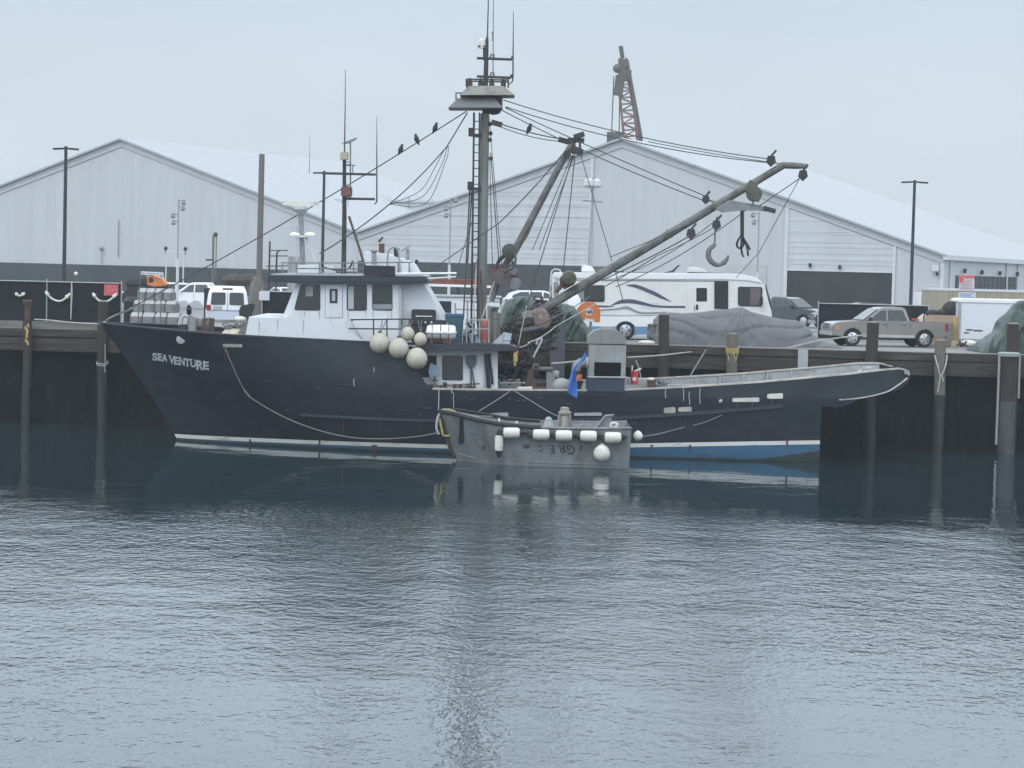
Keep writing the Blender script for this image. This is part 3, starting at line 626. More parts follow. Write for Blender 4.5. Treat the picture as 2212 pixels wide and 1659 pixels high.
for i, (pts, lab) in enumerate((([(33, 633), (42, 639), (54, 633)], 'short curved white float line on the mesh fence, leftmost of three'), ([(98, 629), (112, 645), (132, 650), (152, 634)], 'deep curved white float line hanging in the middle of the mesh fence'), ([(200, 633), (211, 647), (222, 651), (236, 649), (253, 634)], 'curved white float line on the mesh fence below the red sign'))):
    q = MB(); P = spline([W(x, y, Yf - .14) for x, y in pts], 4); q.tube(P, .05, 6)
    for e in (0, -1): q.tube([P[e], P[e].lerp(P[2 if e == 0 else -3], 1.0)], [.05, .10], 7)
    q.build('float_line', M['float'], label=lab, cat='float line', group='white float lines on the fence')
p = W(155, 607, Yf - .1); q = MB(); q.tube([W(155, 610, Yf - .1), W(155, 632, Yf - .12), W(153, 690, Yf - .12)], [.03, .05, .03], 5); q.build('hanging_rope', M['rope'], label='pale rope hanging straight down the left mesh fence', cat='rope')
p = W(164, 591, 160); MB().ball(p, .14, 8, 6).build('white_lamp', M['float'], label='small round white lamp on the dark base wall at the left', cat='lamp')

# ================================================================== FISHING BOAT
YC = 96.9
def stem(z):
    p0 = W(385, 955, YC); p1 = W(215, 697, YC)
    u = (z - p0.z) / (p1.z - p0.z)
    return p0.x + (p1.x - p0.x) * (u ** 1.12 if u > 0 else u * .6)
XT = W(1774, 930, 93.2).x            # transom
XE = W(1981, 813, 94.6).x            # tip of the stern overhang
def beam(x, z):
    d = max(0.0, x - stem(z)); Le = max(8.0, 14.5 - 1.25 * max(z, -.5)); Bm = 3.65 + .45 * max(0, min(1, z / 2.6))
    if z < 0: Bm *= 1 + z * .18
    f = 1 - (1 - min(d / Le, 1)) ** (2.2 + .12 * max(0, z))
    b = Bm * f
    if x > XT - 10: b *= 1 - .10 * min(1.2, (x - XT + 10) / 10) ** 2
    if x > XE - 2.6: b *= math.sqrt(max(0, 1 - ((x - XE + 2.6) / 2.6) ** 2.4))
    return b
def near(px, py, off=0.0):           # point of the near hull side shown at (px, py)
    Y = 93.2
    for _ in range(8):
        p = W(px, py, Y); Y = YC - beam(p.x, p.z) - off
    return W(px, py, Y)
def table(pts): return [(p.x, p.z) for p in (near(x, y) for x, y in pts)]
T_SHEER = [(W(215, 697, YC).x, W(215, 697, YC).z)] + table([(300, 706), (493, 723), (640, 731), (799, 739), (901, 742), (905, 790), (909, 808), (918, 826), (932, 839.5), (1000, 841), (1267, 843), (1349, 842), (1426, 838.5), (1481, 835.7), (1632, 826), (1823, 808.8), (1905, 799), (1945, 796)])
T_SHEER += [(XE - .9, T_SHEER[-1][1]), (XE - .25, T_SHEER[-1][1] - .12), (XE, T_SHEER[-1][1] - .32)]
T_SHEER.sort()
ZJ = 2.35
T_LOW = [(-99, ZJ), (XT - .1, ZJ)] + [(x, z) for x, z in table([(1800, 880), (1821, 879), (1845, 868), (1867, 857), (1905, 850), (1941, 842)])]
T_LOW += [(XE, T_SHEER[-1][1] - .18)]
T_ST1 = table([(386, 938), (600, 948), (800, 955.5), (990, 961), (1200, 960), (1360, 958), (1535, 955), (1770, 951)])
def zsheer(x): return lerp_table(T_SHEER, x)
def zlow(x): return lerp_table(T_LOW, x)
def zst(x): return lerp_table(T_ST1, x)
boat = thing('fishing_boat', 'long navy blue steel fishing boat with white wheelhouse, tall mast and booms', 'fishing boat', (W(1000, 900, YC).x, YC, 0))
def shell(x_end, zlo, zhi, us, nv, both=True, off=0):
    """near and far side grids between two height curves; u runs from the stem to x_end"""
    rows = []
    for u in us:
        zs = 3.0
        for _ in range(8):
            xs_ = stem(zs); x = xs_ + u * (x_end - xs_); zs = zhi(x)
        zl = 1.0
        for _ in range(8):
            xl = stem(zl); xb = xl + u * (x_end - xl); zl = zlo(xb)
        col = []
        for k in range(nv + 1):
            z = zl + (zs - zl) * k / nv; x = stem(z) + u * (x_end - stem(z)); col.append((x, max(0, beam(x, z) - off), z))
        rows.append(col)
    return rows
def ulist(x_end, marks, n=56):
    us = [ (i / n) ** 1.25 for i in range(n + 1)]
    for x in marks:
        us.append((x - stem(3.0)) / (x_end - stem(3.0)))
    return sorted(set(round(u, 5) for u in us if 0 <= u <= 1))
def put(mb, rows, mi=0):
    mb.grid([[(x, YC - b, z) for x, b, z in r] for r in rows], mi); mb.grid([[(x, YC + b, z) for x, b, z in r] for r in rows], mi)
UL = ulist(XT, [])
R1 = shell(XT, lambda x: -.7, lambda x: zst(x) - .165, UL, 5)
R2 = shell(XT, lambda x: zst(x) - .165, zst, UL, 1)
R3 = shell(XT, zst, lambda x: ZJ, UL, 8)
marks = [x for x, z in T_SHEER[5:11]] + [x for x, z in T_LOW[1:]] + [XE - 2.6 + 2.6 * math.sin(i / 12 * math.pi / 2) for i in range(13)]
R4 = shell(XE, zlow, zsheer, ulist(XE, marks, 80), 7)
hull = MB(); put(hull, R3); put(hull, R4)
last = R3[-1]
for r in (R3[-1],):                     # transom
    for (x0, b0, z0), (x1, b1, z1) in zip(r, r[1:]): hull.add([(x0, YC - b0, z0), (x0, YC + b0, z0), (x1, YC + b1, z1), (x1, YC - b1, z1)], [(0, 1, 2, 3)])
bot = [(r[0][0], r[0][1], r[0][2]) for r in R4 if r[0][0] > XT - .3]
for (x0, b0, z0), (x1, b1, z1) in zip(bot, bot[1:]): hull.add([(x0, YC - b0, z0), (x0, YC + b0, z0), (x1, YC + b1, z1), (x1, YC - b1, z1)], [(0, 1, 2, 3)])
rs = random.Random(21)
for px, py, l in ((486, 750, 26), (506, 750, 14), (392, 742, 30), (668, 900, 22), (742, 905, 30), (820, 908, 18), (1062, 905, 24), (1084, 905, 14), (1592, 869, 22), (1625, 869, 14), (1440, 893, 26), (1480, 892, 18), (1668, 863, 20), (1310, 905, 24), (1400, 898, 30), (1545, 892, 20), (905, 905, 26), (1205, 910, 22)):
    P = [near(px + rs.uniform(-.6, .6), py + l * k / 4, .007) for k in range(5)]; w_ = rs.uniform(.012, .03); hull.tube(P, [w_, w_ * .9, w_ * .7, w_ * .5, w_ * .2], 4, mi=1)
for px in (440, 540, 690, 805, 812, 1408, 1490, 1700):
    P = [near(px + rs.uniform(-1, 1), 945 + (16 if 700 < px < 1600 else 4) + k * 6, .01) for k in range(4)]; hull.tube(P, [.05, .04, .03, .01], 4, mi=1)
for k in range(34):
    px = rs.uniform(420, 1700); py = rs.uniform(790, 930) if px < 900 else rs.uniform(858, 935)
    n_ = rs.uniform(3, 13); a = rs.uniform(-.25, .25); P = [near(px + n_ * j / 3, py + a * n_ * j / 3 + rs.uniform(-.6, .6), .006) for j in range(4)]; hull.tube(P, rs.uniform(.006, .014), 4, mi=2)

HULL = hull.build('hull', [M['navy'], mat('rust_streak', (.13, .065, .035), .85, 0, .4, 4), mat('scrape_grey', (.13, .14, .155), .8, 0, .3, 5)], boat, sharp=30)
hp = MB(); put(hp, R1); r = R1[-1]
for (x0, b0, z0), (x1, b1, z1) in zip(r, r[1:]): hp.add([(x0, YC - b0, z0), (x0, YC + b0, z0), (x1, YC + b1, z1), (x1, YC - b1, z1)], [(0, 1, 2, 3)])
hp.build('bottom_paint', M['blue_anti'], boat)
hp = MB(); put(hp, R2); r = R2[-1]
for (x0, b0, z0), (x1, b1, z1) in zip(r, r[1:]): hp.add([(x0, YC - b0, z0), (x0, YC + b0, z0), (x1, YC + b1, z1), (x1, YC - b1, z1)], [(0, 1, 2, 3)])
hp.build('waterline_stripe', M['stripe'], boat)
# skeg shadow piece below the stern
xs_all = [i * .4 for i in range(-60, 60)]
def strip_along(pts, wd, th, name, mt, parent=boat, off=.0, n=4):
    P = []
    for a, b in zip(pts, pts[1:]):
        for k in range(n): P.append((a[0] + (b[0] - a[0]) * k / n, a[1] + (b[1] - a[1]) * k / n))
    P.append(pts[-1]); q = MB(); rows = []
    for x, y in P:
        p = near(x, y, off); rows.append([p + Vector((0, .04, wd / 2)), p + Vector((0, -th, wd / 2 - .02)), p + Vector((0, -th, -wd / 2 + .02)), p + Vector((0, .04, -wd / 2))])
    q.grid(rows); return q.build(name, mt, parent)
strip_along([(650, 896), (800, 904), (940, 909)], .13, .10, 'rub_rail', M['navytrim'], n=8)
strip_along([(1180, 911), (1317, 903.5), (1500, 893), (1689, 877)], .17, .12, 'rub_rail', M['navytrim'], n=8)
strip_along([(540, 819), (700, 829), (902, 838)], .035, .02, 'weld_seam', M['greyrope'] if False else M['navytrim'], n=8)
# cap rail along the main deck, inner lining, decks
def rail_path(x0, x1, n=70): return [x0 + (x1 - x0) * i / n for i in range(n + 1)]
XA = near(934, 840).x
for s in (-1, 1):
    q = MB(); rows = []
    for x in rail_path(XA, XE - .35, 90):
        z = zsheer(x); b = beam(x, z); bi = max(b - .2, 0); y0 = YC + s * (b + .03); y1 = YC + s * bi
        rows.append([(x, y0, z - .035), (x, y0, z + .03), (x, y1, z + .03), (x, y1, z - .035)])
    q.grid(rows); q.build('cap_rail', M['cream'], boat)
    q = MB(); rows = []
    for x in rail_path(XA, XE - .8, 80):
        z = zsheer(x) - .03; b = max(beam(x, z) - .15, .0); zd = max(1.75, zlow(x) + .25 if x > XT - .3 else 1.75)
        rows.append([(x, YC + s * b, z - (z - zd) * k / 3) for k in range(4)])
    q.grid(rows); q.build('bulwark_lining', M['lining'], boat)
    q = MB(); rows = []
    xb0 = stem(5.19) + .05
    for x in rail_path(xb0, near(900, 742).x, 60):
        z = zsheer(x); b = beam(x, z); y0 = YC + s * (b + .035); y1 = YC + s * max(b - .16, 0)
        rows.append([(x, y0, z - .03), (x, y0, z + .035), (x, y1, z + .035), (x, y1, z - .03)])
    q.grid(rows); q.build('bow_rail', M['navytrim'], boat)
q = MB(); x0 = stem(4) + .4; rows = []
for x in rail_path(x0, near(902, 742).x, 40): z = zsheer(x) - (.55 if x < near(520, 724).x else .35); b = beam(x, z) - .03; rows.append([(x, YC - b, z), (x, YC + b, z)])
q.grid(rows); q.build('foredeck', M['deckgrey'], boat)
q = MB(); rows = []
for x in rail_path(near(860, 840).x, XE - .5, 50): b = max(beam(x, 2.4) - .1, .05); zz = max(1.75, zlow(x) + .25 if x > XT - .3 else 1.75); rows.append([(x, YC - b, zz), (x, YC + b, zz)])
q.grid(rows); q.build('main_deck', M['deckgrey'], boat)
# far rail vertical frames seen inside, aft
q = MB()
for k in range(7):
    x = near(1426, 838).x + k * 1.05; z = zsheer(x); b = beam(x, z) - .17; q.bx((x - .03, YC + b - .12, 1.75), (x + .03, YC + b, z - .04))
z0 = zsheer(near(1500, 835).x) - .35
q.tube([(near(1400, 838).x, YC + beam(near(1400, 838).x, 3) - .3, z0 - .05), (near(1640, 826).x, YC + beam(near(1640, 826).x, 3) - .3, z0 + .1)], .03, 5)
q.build('bulwark_frame', M['palegrey'], boat)
# hull fittings
def hullpatch(pts, name, mt, th=.02, n=1, parent=boat):
    q = MB(); P = [near(x, y, .004) for x, y in pts]; q.slab(P, (0, -th, 0)); return q.build(name, mt, parent, bevel=0)
c = near(391, 733); q = MB(); q.lathe(c, [(.16, .1), (.19, -.03), (.15, -.05), (.02, -.05)], 14, 'Y'); q.build('hawse_hole', M['palegrey'], boat)
hullpatch([(482, 743), (523, 743.5), (523, 750), (482, 749.5)], 'fairlead', M['cream'], .07)
for a, mt in (((1582, 860, 1640, 868), 'float'), ((1657, 851, 1691, 861), 'float'), ((1434, 881, 1459, 892), 'cream'), ((1465, 880, 1494, 889), 'cream'), ((1056, 893, 1098, 904), 'palegrey'), ((1553, 863, 1560, 869), 'float'), ((1240, 892, 1300, 898), 'palegrey')):
    x0, y0, x1, y1 = a; s = (y1 - y0) * .18
    hullpatch([(x0, y0 + s), (x0 + 2, y0), (x1 - 2, y0 - s), (x1, y0), (x1, y1 - s), (x1 - 2, y1), (x0 + 2, y1), (x0, y1 - s / 2)][:: 1], 'freeing_port', M[mt], .03)
hullpatch([(1358, 889), (1395, 886), (1400, 894), (1358, 896)], 'freeing_port', M['black'], .03)
hullpatch([(785, 777), (830, 775), (833, 790), (820, 794), (790, 793)], 'hull_recess', M['black'], .015)
random.seed(5)
q = MB()
for px, py, l in ((1476, 836, 30), (1489, 846, 28), (1512, 838, 34), (765, 818, 16), (980, 848, 50), (808, 790, 14), (1437, 838, 22)):
    P = [near(px + random.uniform(-1, 1), py + l * k / 4, .006) for k in range(5)]
    q.tube(P, .018, 4)
q.build('paint_stain', M['palegrey'], boat)
rows = []
for x in [stem(.1) + .02 + (XT - stem(.1)) * k / 60 for k in range(61)]:
    z1 = .08 + .40 * max(0, (x - XT + 2.4) / 2.4) + .04 * noise.noise(Vector((x * 1.4, 2, 0))); rows.append([(x, YC - beam(x, z1 + (-.3 - z1) * k / 5) - .014, z1 + (-.3 - z1) * k / 5) for k in range(6)])
q = MB(); q.grid(rows); q.build('weed_and_wedge', mat('weed_wedge_dark', (.022, .035, .030), .9, 0, .4, 3), boat)  # weed strip; its rise at the stern stands in for the dark counter
# stern scar, scuffs
hullpatch([(1698, 838), (1702, 838), (1722, 866), (1717, 867)], 'scuff_mark', M['navytrim'], .01)
P = [near(x, y, .02) for x, y in ((1813, 864), (1840, 862), (1870, 858), (1905, 850), (1925, 842))]
P += [Vector((XE + .02 - .5, YC - beam(XE - .5, 3.4) - .02, 3.45)), Vector((XE + .03, YC, 3.55))]
q = MB(); q.tube(spline(P, 5), [.03] * (len(P) * 5 - 10) + [.05] * 6, 6); q.build('stern_chafe', M['cream'], boat)
q = MB()
for k in range(9):
    a = k / 8 * math.pi / 2; x = XE - 2.6 + 2.6 * math.sin(a)
P = []
for i in range(14):
    x = XE - .55 + .55 * math.sin(i / 13 * math.pi / 2); P.append((x, max(beam(x, 3.6), 0), zsheer(x)))
rows = [[(x + .01, YC - b - .015, z + .01), (x + .02, YC - b * .98 - .015, z - .18)] for x, b, z in P]
q.grid(rows); q.build('bare_edge', M['cream'], boat)
# name on the bow
def text_mesh(txt, size, bold=.0):
    cu = bpy.data.curves.new('lettering', 'FONT'); cu.body = txt; cu.size = size; cu.offset = bold; cu.resolution_u = 3
    o = bpy.data.objects.new('lettering', cu); COL.objects.link(o); dg = bpy.context.evaluated_depsgraph_get(); dg.update()
    me = bpy.data.meshes.new_from_object(o.evaluated_get(dg)); bpy.data.objects.remove(o, do_unlink=True); bpy.data.curves.remove(cu)
    vs = [v.co.copy() for v in me.vertices]; fs = [tuple(p.vertices) for p in me.polygons]; bpy.data.meshes.remove(me); return vs, fs
nm = MB()
specs = [('S', 329, 761.5, 17, 10.5, 0), ('E', 339.5, 763, 15.5, 9, .05), ('A', 347.5, 764.5, 15.5, 11, 0), ('V', 360.5, 767.5, 18, 12.5, -.2), ('E', 371, 770, 17, 9.5, .02), ('N', 380.5, 771.5, 17, 11.5, .0), ('T', 391.5, 774, 17, 10.5, 0), ('U', 402, 775.5, 17, 12, 0), ('R', 414, 777.5, 20.5, 14, 0), ('E', 426.5, 780, 17.5, 12, .08), ]
def place_text(mb, ch, px, py, h, wd, mapper, serif=True, tilt=.19):
    vs, fs = text_mesh(ch, 1.0, .035)
    x0 = min(v.x for v in vs); x1 = max(v.x for v in vs); y0 = min(v.y for v in vs); y1 = max(v.y for v in vs)
    o = []
    for v in vs:
        u = (v.x - x0) / (x1 - x0); t = (v.y - y0) / (y1 - y0)
        o.append(mapper(px + u * wd, py + h * (1 - t) + u * wd * tilt))
    mb.add(o, fs)
kx = (452 - 329) / (438.5 - 329)
for ch, px, py, h, wd, tl in specs:
    X0 = 329 + (px - 329) * kx
    place_text(nm, ch, X0, py, h, wd * kx * .95, lambda a, b: near(a, b, .012), tilt=.14)
    # little serif feet
    def foot(ax, ay, l): nm.add([near(ax - l, ay, .014), near(ax + l, ay + l * .14, .014), near(ax + l, ay + 2.0 + l * .14, .014), near(ax - l, ay + 2.0, .014)], [(0, 1, 2, 3)])
    if ch in 'AERNT': foot(X0 + (2 if ch != 'T' else wd * .55), py + h - 1.5, 2.6)
    if ch in 'EVNU': foot(X0 + 2, py - .3, 2.6)
nm.build('name_lettering', mat('letter_grey_white', (.66, .68, .69), .6, 0, .1, 6, col2=(.24, .25, .27), amt=.36, scale2=7), boat)

# ------------------------------------------------------------------ superstructure
def PZ(px, py, Y): p = W(px, py, Y); return (p.x, p.z)
def poly(pts, Y): return [PZ(x, y, Y) for x, y in pts]
YN = 94.3; YF = 2 * YC - YN           # near and far faces of the house
house = MB(); house.prism(poly([(610, 686), (640, 611), (862, 612), (864, 742), (530, 730), (538, 686)], YN), YN, YF)
for px, y0, l in ((658, 672, 14), (690, 672, 20), (752, 672, 26), (790, 672, 12), (806, 672, 18), (846, 672, 24), (722, 657, 22), (560, 694, 20), (600, 690, 26), (655, 692, 30)):
    Yq = YN - .008 if y0 < 688 else 93.34; P = [W(px, y0 + l * k / 3, Yq) for k in range(4)]; house.tube(P, [.016, .014, .010, .004], 4, mi=1)

WH = house.build('wheelhouse', [M['boatwhite'], mat('pale_rust', (.42, .36, .30), .8, 0, .2, 4)], boat)
# forward raised trunk side: white bulwark plate with a curved end
q = MB(); pts = [(530, 726), (538, 686), (767, 690.5)] + [(759, 697), (752.5, 706), (754, 713), (764, 722), (776, 730), (787, 738)]
q.prism(poly(pts, 93.35), 93.35, 93.45); q.build('white_bulwark', M['boatwhite'], boat)
q = MB(); q.prism(poly([(530, 726), (538, 686), (538, 684), (620, 686), (620, 726)], 93.5), 93.46, 2 * YC - 93.46); q.build('forward_trunk', M['boatwhite'], boat)
q = MB(); q.prism(poly([(757, 690), (865, 690), (865, 742), (786, 739)], 94.2), 94.22, 94.28); q.build('recess_panel', M['palegrey'] if False else mat('shade_white', (.66, .68, .71), .5, 0, .05, 1), boat)
q = MB(); q.prism(poly([(862, 610), (914, 610), (967, 700), (967, 742), (862, 742)], 94.7), 94.7, 2 * YC - 94.7); q.build('aft_casing', mat('casing_white', (.66, .68, .71), .45, 0, .06, .8), boat, bevel=.02)
q = MB(); q.tube([W(864, 612, 94.25), W(866, 742, 94.25)], .06, 8); q.build('corner_pipe', M['palegrey'], boat)
# visor roof
Y0 = 93.9
q = MB(); q.prism(poly([(576, 607), (580, 594), (920, 597.5), (926, 606), (921, 612), (632, 611.5)], Y0), Y0, 2 * YC - Y0); RO = q.build('roof', M['navytrim'], boat, bevel=.03)
q = MB(); q.prism(poly([(582, 594.2), (592, 590.5), (912, 593.5), (920, 597)], Y0 + .05), Y0 + .05, 2 * YC - Y0 - .05); q.build('roof_top', M['palegrey'], RO)
q = MB(); q.tube([W(845, 591.5, Y0 + .1), W(986, 590.5, Y0 + .1)], .05, 6); q.tube([W(905, 603, Y0 + .6), W(985, 598, Y0 + .6)], .03, 5); q.build('tent_pole', M['white'], boat)
q = MB(); q.prism(poly([(786, 593), (786, 541), (836, 548.5), (890, 567), (906, 593)], 95.4), 95.4, 98.4); q.build('stack_casing', M['boatwhite'], boat, bevel=.03)
def window(pts, name='window', Y=YN, parent=WH, fr=True):
    cx = sum(p[0] for p in pts) / len(pts); cy = sum(p[1] for p in pts) / len(pts)
    def rnd(pts, s, k=4):
        P = [(cx + (x - cx) * s, cy + (y - cy) * s) for x, y in pts]; o = []; n = len(P)
        for i in range(n):
            a, b, c = Vector(P[i - 1]), Vector(P[i]), Vector(P[(i + 1) % n]); r = 5.0
            p = b + (a - b).normalized() * r; q_ = b + (c - b).normalized() * r
            for j in range(k + 1):
                t = j / k; o.append(tuple((1 - t) ** 2 * p + 2 * t * (1 - t) * b + t * t * q_))
        return o
    q = MB(); q.prism(poly(rnd(pts, 1.0), Y - .01), Y - .02, Y + .05); f = q.build(name, M['black'], parent)
    q = MB(); q.prism(poly(rnd(pts, .93), Y - .02), Y - .026, Y - .0205); q.build('pane', M['glassgrey'], f); return f
window([(649, 615), (692, 615), (692, 671), (635, 670)])
window([(749, 615), (792.5, 615), (792.5, 671), (749, 671)])
window([(804, 615), (848, 615), (848, 671), (804, 670)])
q = MB(); q.prism(poly([(703, 614.5), (739, 615), (739, 686), (703, 686)], YN - .02), YN - .035, YN + .02); dr = q.build('door', M['boatwhite'], WH, bevel=.008)
q = MB()
for x in (702, 739.6): q.prism(poly([(x, 614), (x + .8, 614), (x + .8, 686), (x, 686)], YN - .03), YN - .012, YN + .01)
q.build('door_gap', M['grey'], WH)
q = MB(); q.prism(poly([(712, 624), (729, 624), (729, 655), (712, 655)], YN - .04), YN - .045, YN - .034); q.build('door_window', M['black'], dr)
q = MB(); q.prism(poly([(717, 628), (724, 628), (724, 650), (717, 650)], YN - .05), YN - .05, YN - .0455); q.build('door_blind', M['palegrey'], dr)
for wi, (x0, y0, x1, y1, mt) in enumerate(((752, 618, 764, 668, 'reflection'), (660, 617, 676, 640, 'reflection'), (806, 657, 846, 668, 'reflection'))):
    q = MB(); q.prism(poly([(x0, y0), (x1, y0), (x1, y1), (x0, y1)], YN - .03), YN - .030, YN - .0265); q.build('blind_and_reflection', M['lining'] if wi == 0 else M['grey'], WH)  # pale patches laid on the panes paint the reflections in the glass
q = MB(); q.prism(poly([(642, 611.8), (858, 612.8), (858, 614.2), (642, 613.2)], YN - .03), YN - .05, YN + .01); q.build('drip_rail', M['palegrey'], WH)
# front windows (wrap the raked front)
for k in range(3):
    yy = YN + .25 + k * 1.62
    P = []
    for (px, py) in ((645, 618), (614.5, 680)):
        for y in (yy, yy + 1.4): x, z = PZ(px, py, YN); P.append(Vector((x - .03, y, z)))
    q = MB(); q.slab([P[0], P[1], P[3].lerp(P[1], .25), P[2].lerp(P[0], .25)], (-.02, 0, 0)); q.build('window', M['glassgrey'], WH)
# lower deckhouse, boat deck over it
YL = 93.9
q = MB(); q.prism(poly([(880, 757), (1059, 757), (1059, 850), (880, 850)], YL), YL, 2 * YC - YL - .6); LH = q.build('deckhouse', M['boatwhite'], boat, bevel=.015)
q = MB(); q.prism(poly([(1047, 757), (1075, 757), (1075, 850), (1060, 850), (1060, 762), (1047, 762)], YL - .05), YL - .05, YL + .12); q.build('corner_post', M['boatwhite'], LH)
q = MB(); q.prism(poly([(1045.5, 762), (1048, 762), (1048, 848), (1045.5, 848)], YL), YL - .02, YL + .01); q.build('door_edge', M['grey'], LH)
window([(955, 768), (1000, 768), (1000, 822), (955, 821)], 'window', YL, LH)
q = MB(); q.prism(poly([(900, 768), (943, 768), (943, 815), (900, 815)], YL), YL - .012, YL + .02); q.build('doorway', M['opening'], LH)
q = MB(); q.prism(poly([(900, 741.5), (1098, 744), (1122, 751), (1116, 759), (900, 757)], 93.05), 93.05, 2 * YC - 93.05); BD = q.build('boat_deck', M['navytrim'], boat, bevel=.02)
q = MB(); q.bx(tuple(W(1047, 764, YL - .1)), tuple(W(1060, 848, YL - .1) + Vector((0, .02, 0)))); q.build('doorway_shadow', M['lining'], LH)
q = MB(); q.tube(spline([W(1051, 766, YL - .12), W(1053, 800, YL - .16), W(1056, 835, YL - .12), W(1058, 846, YL - .12)]), .09, 6); q.tube(spline([W(1056, 764, YL - .12), W(1062, 806, YL - .16), W(1064, 830, YL - .12)]), .05, 5); q.build('black_hose', M['black'], label='black hoses hanging beside the lower deckhouse door', cat='hose', loc=W(1056, 840, YL))
# railings
def railing(name, posts, levels, Y, mt='black', r=.03, parent=boat):
    q = MB()
    for lv in levels: q.tube([W(x, y, Y) for x, y in lv], r, 5)
    for (x0, y0, x1, y1) in posts: q.tube([W(x0, y0, Y), W(x1, y1, Y)], r, 5)
    return q.build(name, M[mt], parent)
railing('roof_railing', [(x, 567.5, x, 592) for x in (610, 640, 690, 742, 764, 786, 860, 884)], [[(607, 567.5), (760, 568), (892, 566.5)], [(640, 580), (786, 581)]], 94.1, 'steel', .03)
railing('side_railing', [(x, 691, x, 738) for x in (807, 836, 867)], [[(757, 690.5), (940, 689)], [(753, 710), (868, 711)]], 93.3, 'darkmetal', .03)
railing('deck_railing', [(x, 690, x, 741) for x in (1008, 1021, 1036, 1056)], [[(1005, 691), (1060, 692)], [(1005, 711), (1058, 711)]], 93.4, 'galv', .03)
railing('deck_railing', [(983, 655, 985, 690), (1010, 650, 1010, 740), (1024, 650, 1024, 740)], [[(1000, 650), (1078, 652)], [(985, 668), (1040, 670)]], 99.5, 'galv', .035)
# exhausts and vents
def stackpipe(x0, y0, x1, y1, r, mt, name='exhaust_pipe', Y=96.0):
    q = MB(); q.tube([W(x1, y1, Y), W(x0, y0, Y)], r, 10); return q.build(name, M[mt], boat)
stackpipe(824.5, 526, 824.5, 550, .125, 'rust'); stackpipe(856.5, 536, 857, 556, .12, 'black'); stackpipe(880.5, 538, 880.5, 562, .07, 'grey')
stackpipe(900, 561, 900, 570, .07, 'black', 'small_vent')
q = MB(); a = W(823, 525, 96); q.slab([a + Vector((-.12, -.1, .02)), a + Vector((-.02, -.1, .05)), a + Vector((.10, -.1, .24)), a + Vector((.06, -.1, .27)), a + Vector((-.12, -.1, .10))], (0, .22, 0)); q.build('exhaust_flap', M['darkmetal'], boat)
q = MB(); a = W(876, 537, 96); q.box(a, (.42, .2, .05), ry=-.5); q.build('exhaust_flap', M['grey'], boat)
q = MB(); q.tube([W(808, 572, 95), W(808, 552, 95), W(808, 545, 95)], [.11, .11, .08], 8); q.lathe(W(808, 543, 95), [(.07, -.1), (.16, .0), (.16, .05)], 10); q.build('horn_vent', M['grey'], boat)
q = MB(); q.tube(spline([W(837, 590, 95), W(837, 560, 95), W(840, 541, 95), W(850, 534, 95), W(859, 539, 95), W(863, 560, 95), W(863, 590, 95)], 4), .045, 6); q.build('vent_gooseneck', M['galv'], boat)
a = W(786, 573, 93.95); b_ = W(853.5, 595.5, 93.95); q = MB(); q.bx((a.x, 93.85, b_.z), (b_.x, 94.0, a.z)); q.build('name_board', M['black'], boat, bevel=.01)
for (x0, y0, x1, y1) in ((643, 572, 690, 592), (700, 574, 722, 592), (868, 572, 884, 592)):
    a = W(x0, y0, 94.6); b_ = W(x1, y1, 94.6); q = MB(); q.bx((a.x, 94.6, b_.z), (b_.x, 95.4, a.z)); q.build('roof_locker', M['boatwhite'], boat, bevel=.04)
q = MB(); q.tube(spline([W(762, 563, 94.4), W(753, 580, 94.4), W(728, 583, 94.4), W(700, 578, 94.4)]), .04, 6); q.build('roof_cable', M['black'], boat)
# radar pedestal
q = MB(); q.tube([W(655, 594, 96), W(650, 462, 96)], .115, 10); RP = q.build('radar_pedestal', M['grey'], boat)
q = MB(); q.lathe(W(650, 454, 96), [(.08, -.2), (.26, -.06), (.30, .04), (.26, .14), (.1, .2)], 14); q.build('radar_gearbox', M['tanbox'] if False else M['palegrey'], RP)
q = MB(); a = W(610, 440, 96); b_ = W(690, 440, 96); q.box(((a + b_) / 2), (1.55, .12, .17)); q.build('radar_scanner', M['float'], RP)
q = MB(); q.lathe(W(637, 508, 95.7), [(.02, -.12), (.2, -.1), (.24, 0), (.18, .1), (.02, .13)], 12); q.lathe(W(670, 508, 95.7), [(.02, -.12), (.2, -.1), (.24, 0), (.18, .1), (.02, .13)], 12); q.tube([W(637, 511, 95.7), W(670, 511, 95.7)], .04, 6); q.build('satellite_dome', M['white'], RP)
q = MB(); q.tube([W(656, 500, 96), W(672, 545, 95.5), W(696, 592, 95)], .05, 6); q.tube([W(641, 490, 95.6), W(641, 592, 95.6)], .035, 6); q.build('pedestal_brace', M['palegrey'], RP)
# forward mast on the wheelhouse roof
q = MB(); q.tube([W(742.5, 592, 96.2), W(744, 470, 96.2), W(744, 343, 96.2)], [.11, .10, .075], 9); FM = q.build('signal_mast', M['darkmetal'], boat)
q = MB(); q.tube([W(744, 345, 96.2), W(745.5, 240, 96.2), W(746, 150, 96.2)], [.035, .022, .012], 6); q.build('whip_antenna', M['darkmetal'], FM)
for x0, x1, y in ((695, 812, 375), (740, 810, 428)):
    q = MB(); q.tube([W(x0, y - (1 if y < 400 else -1), 96.2), W(x1, y + 2, 96.2)], .055, 6); q.build('yard', M['darkmetal'], FM)
q = MB(); q.tube([W(809, 441, 96.2), W(814, 436, 96.2), W(814, 340, 96.2), W(814, 300, 96.2), W(814, 252, 96.2)], [.03, .032, .026, .016, .01], 6); q.build('whip_antenna', M['darkmetal'], FM)
q = MB(); q.tube([W(668, 375, 96.2), W(669, 320, 96.2), W(668, 292, 96.2)], [.025, .012, .008], 5); q.build('whip_antenna', M['galv'], FM)
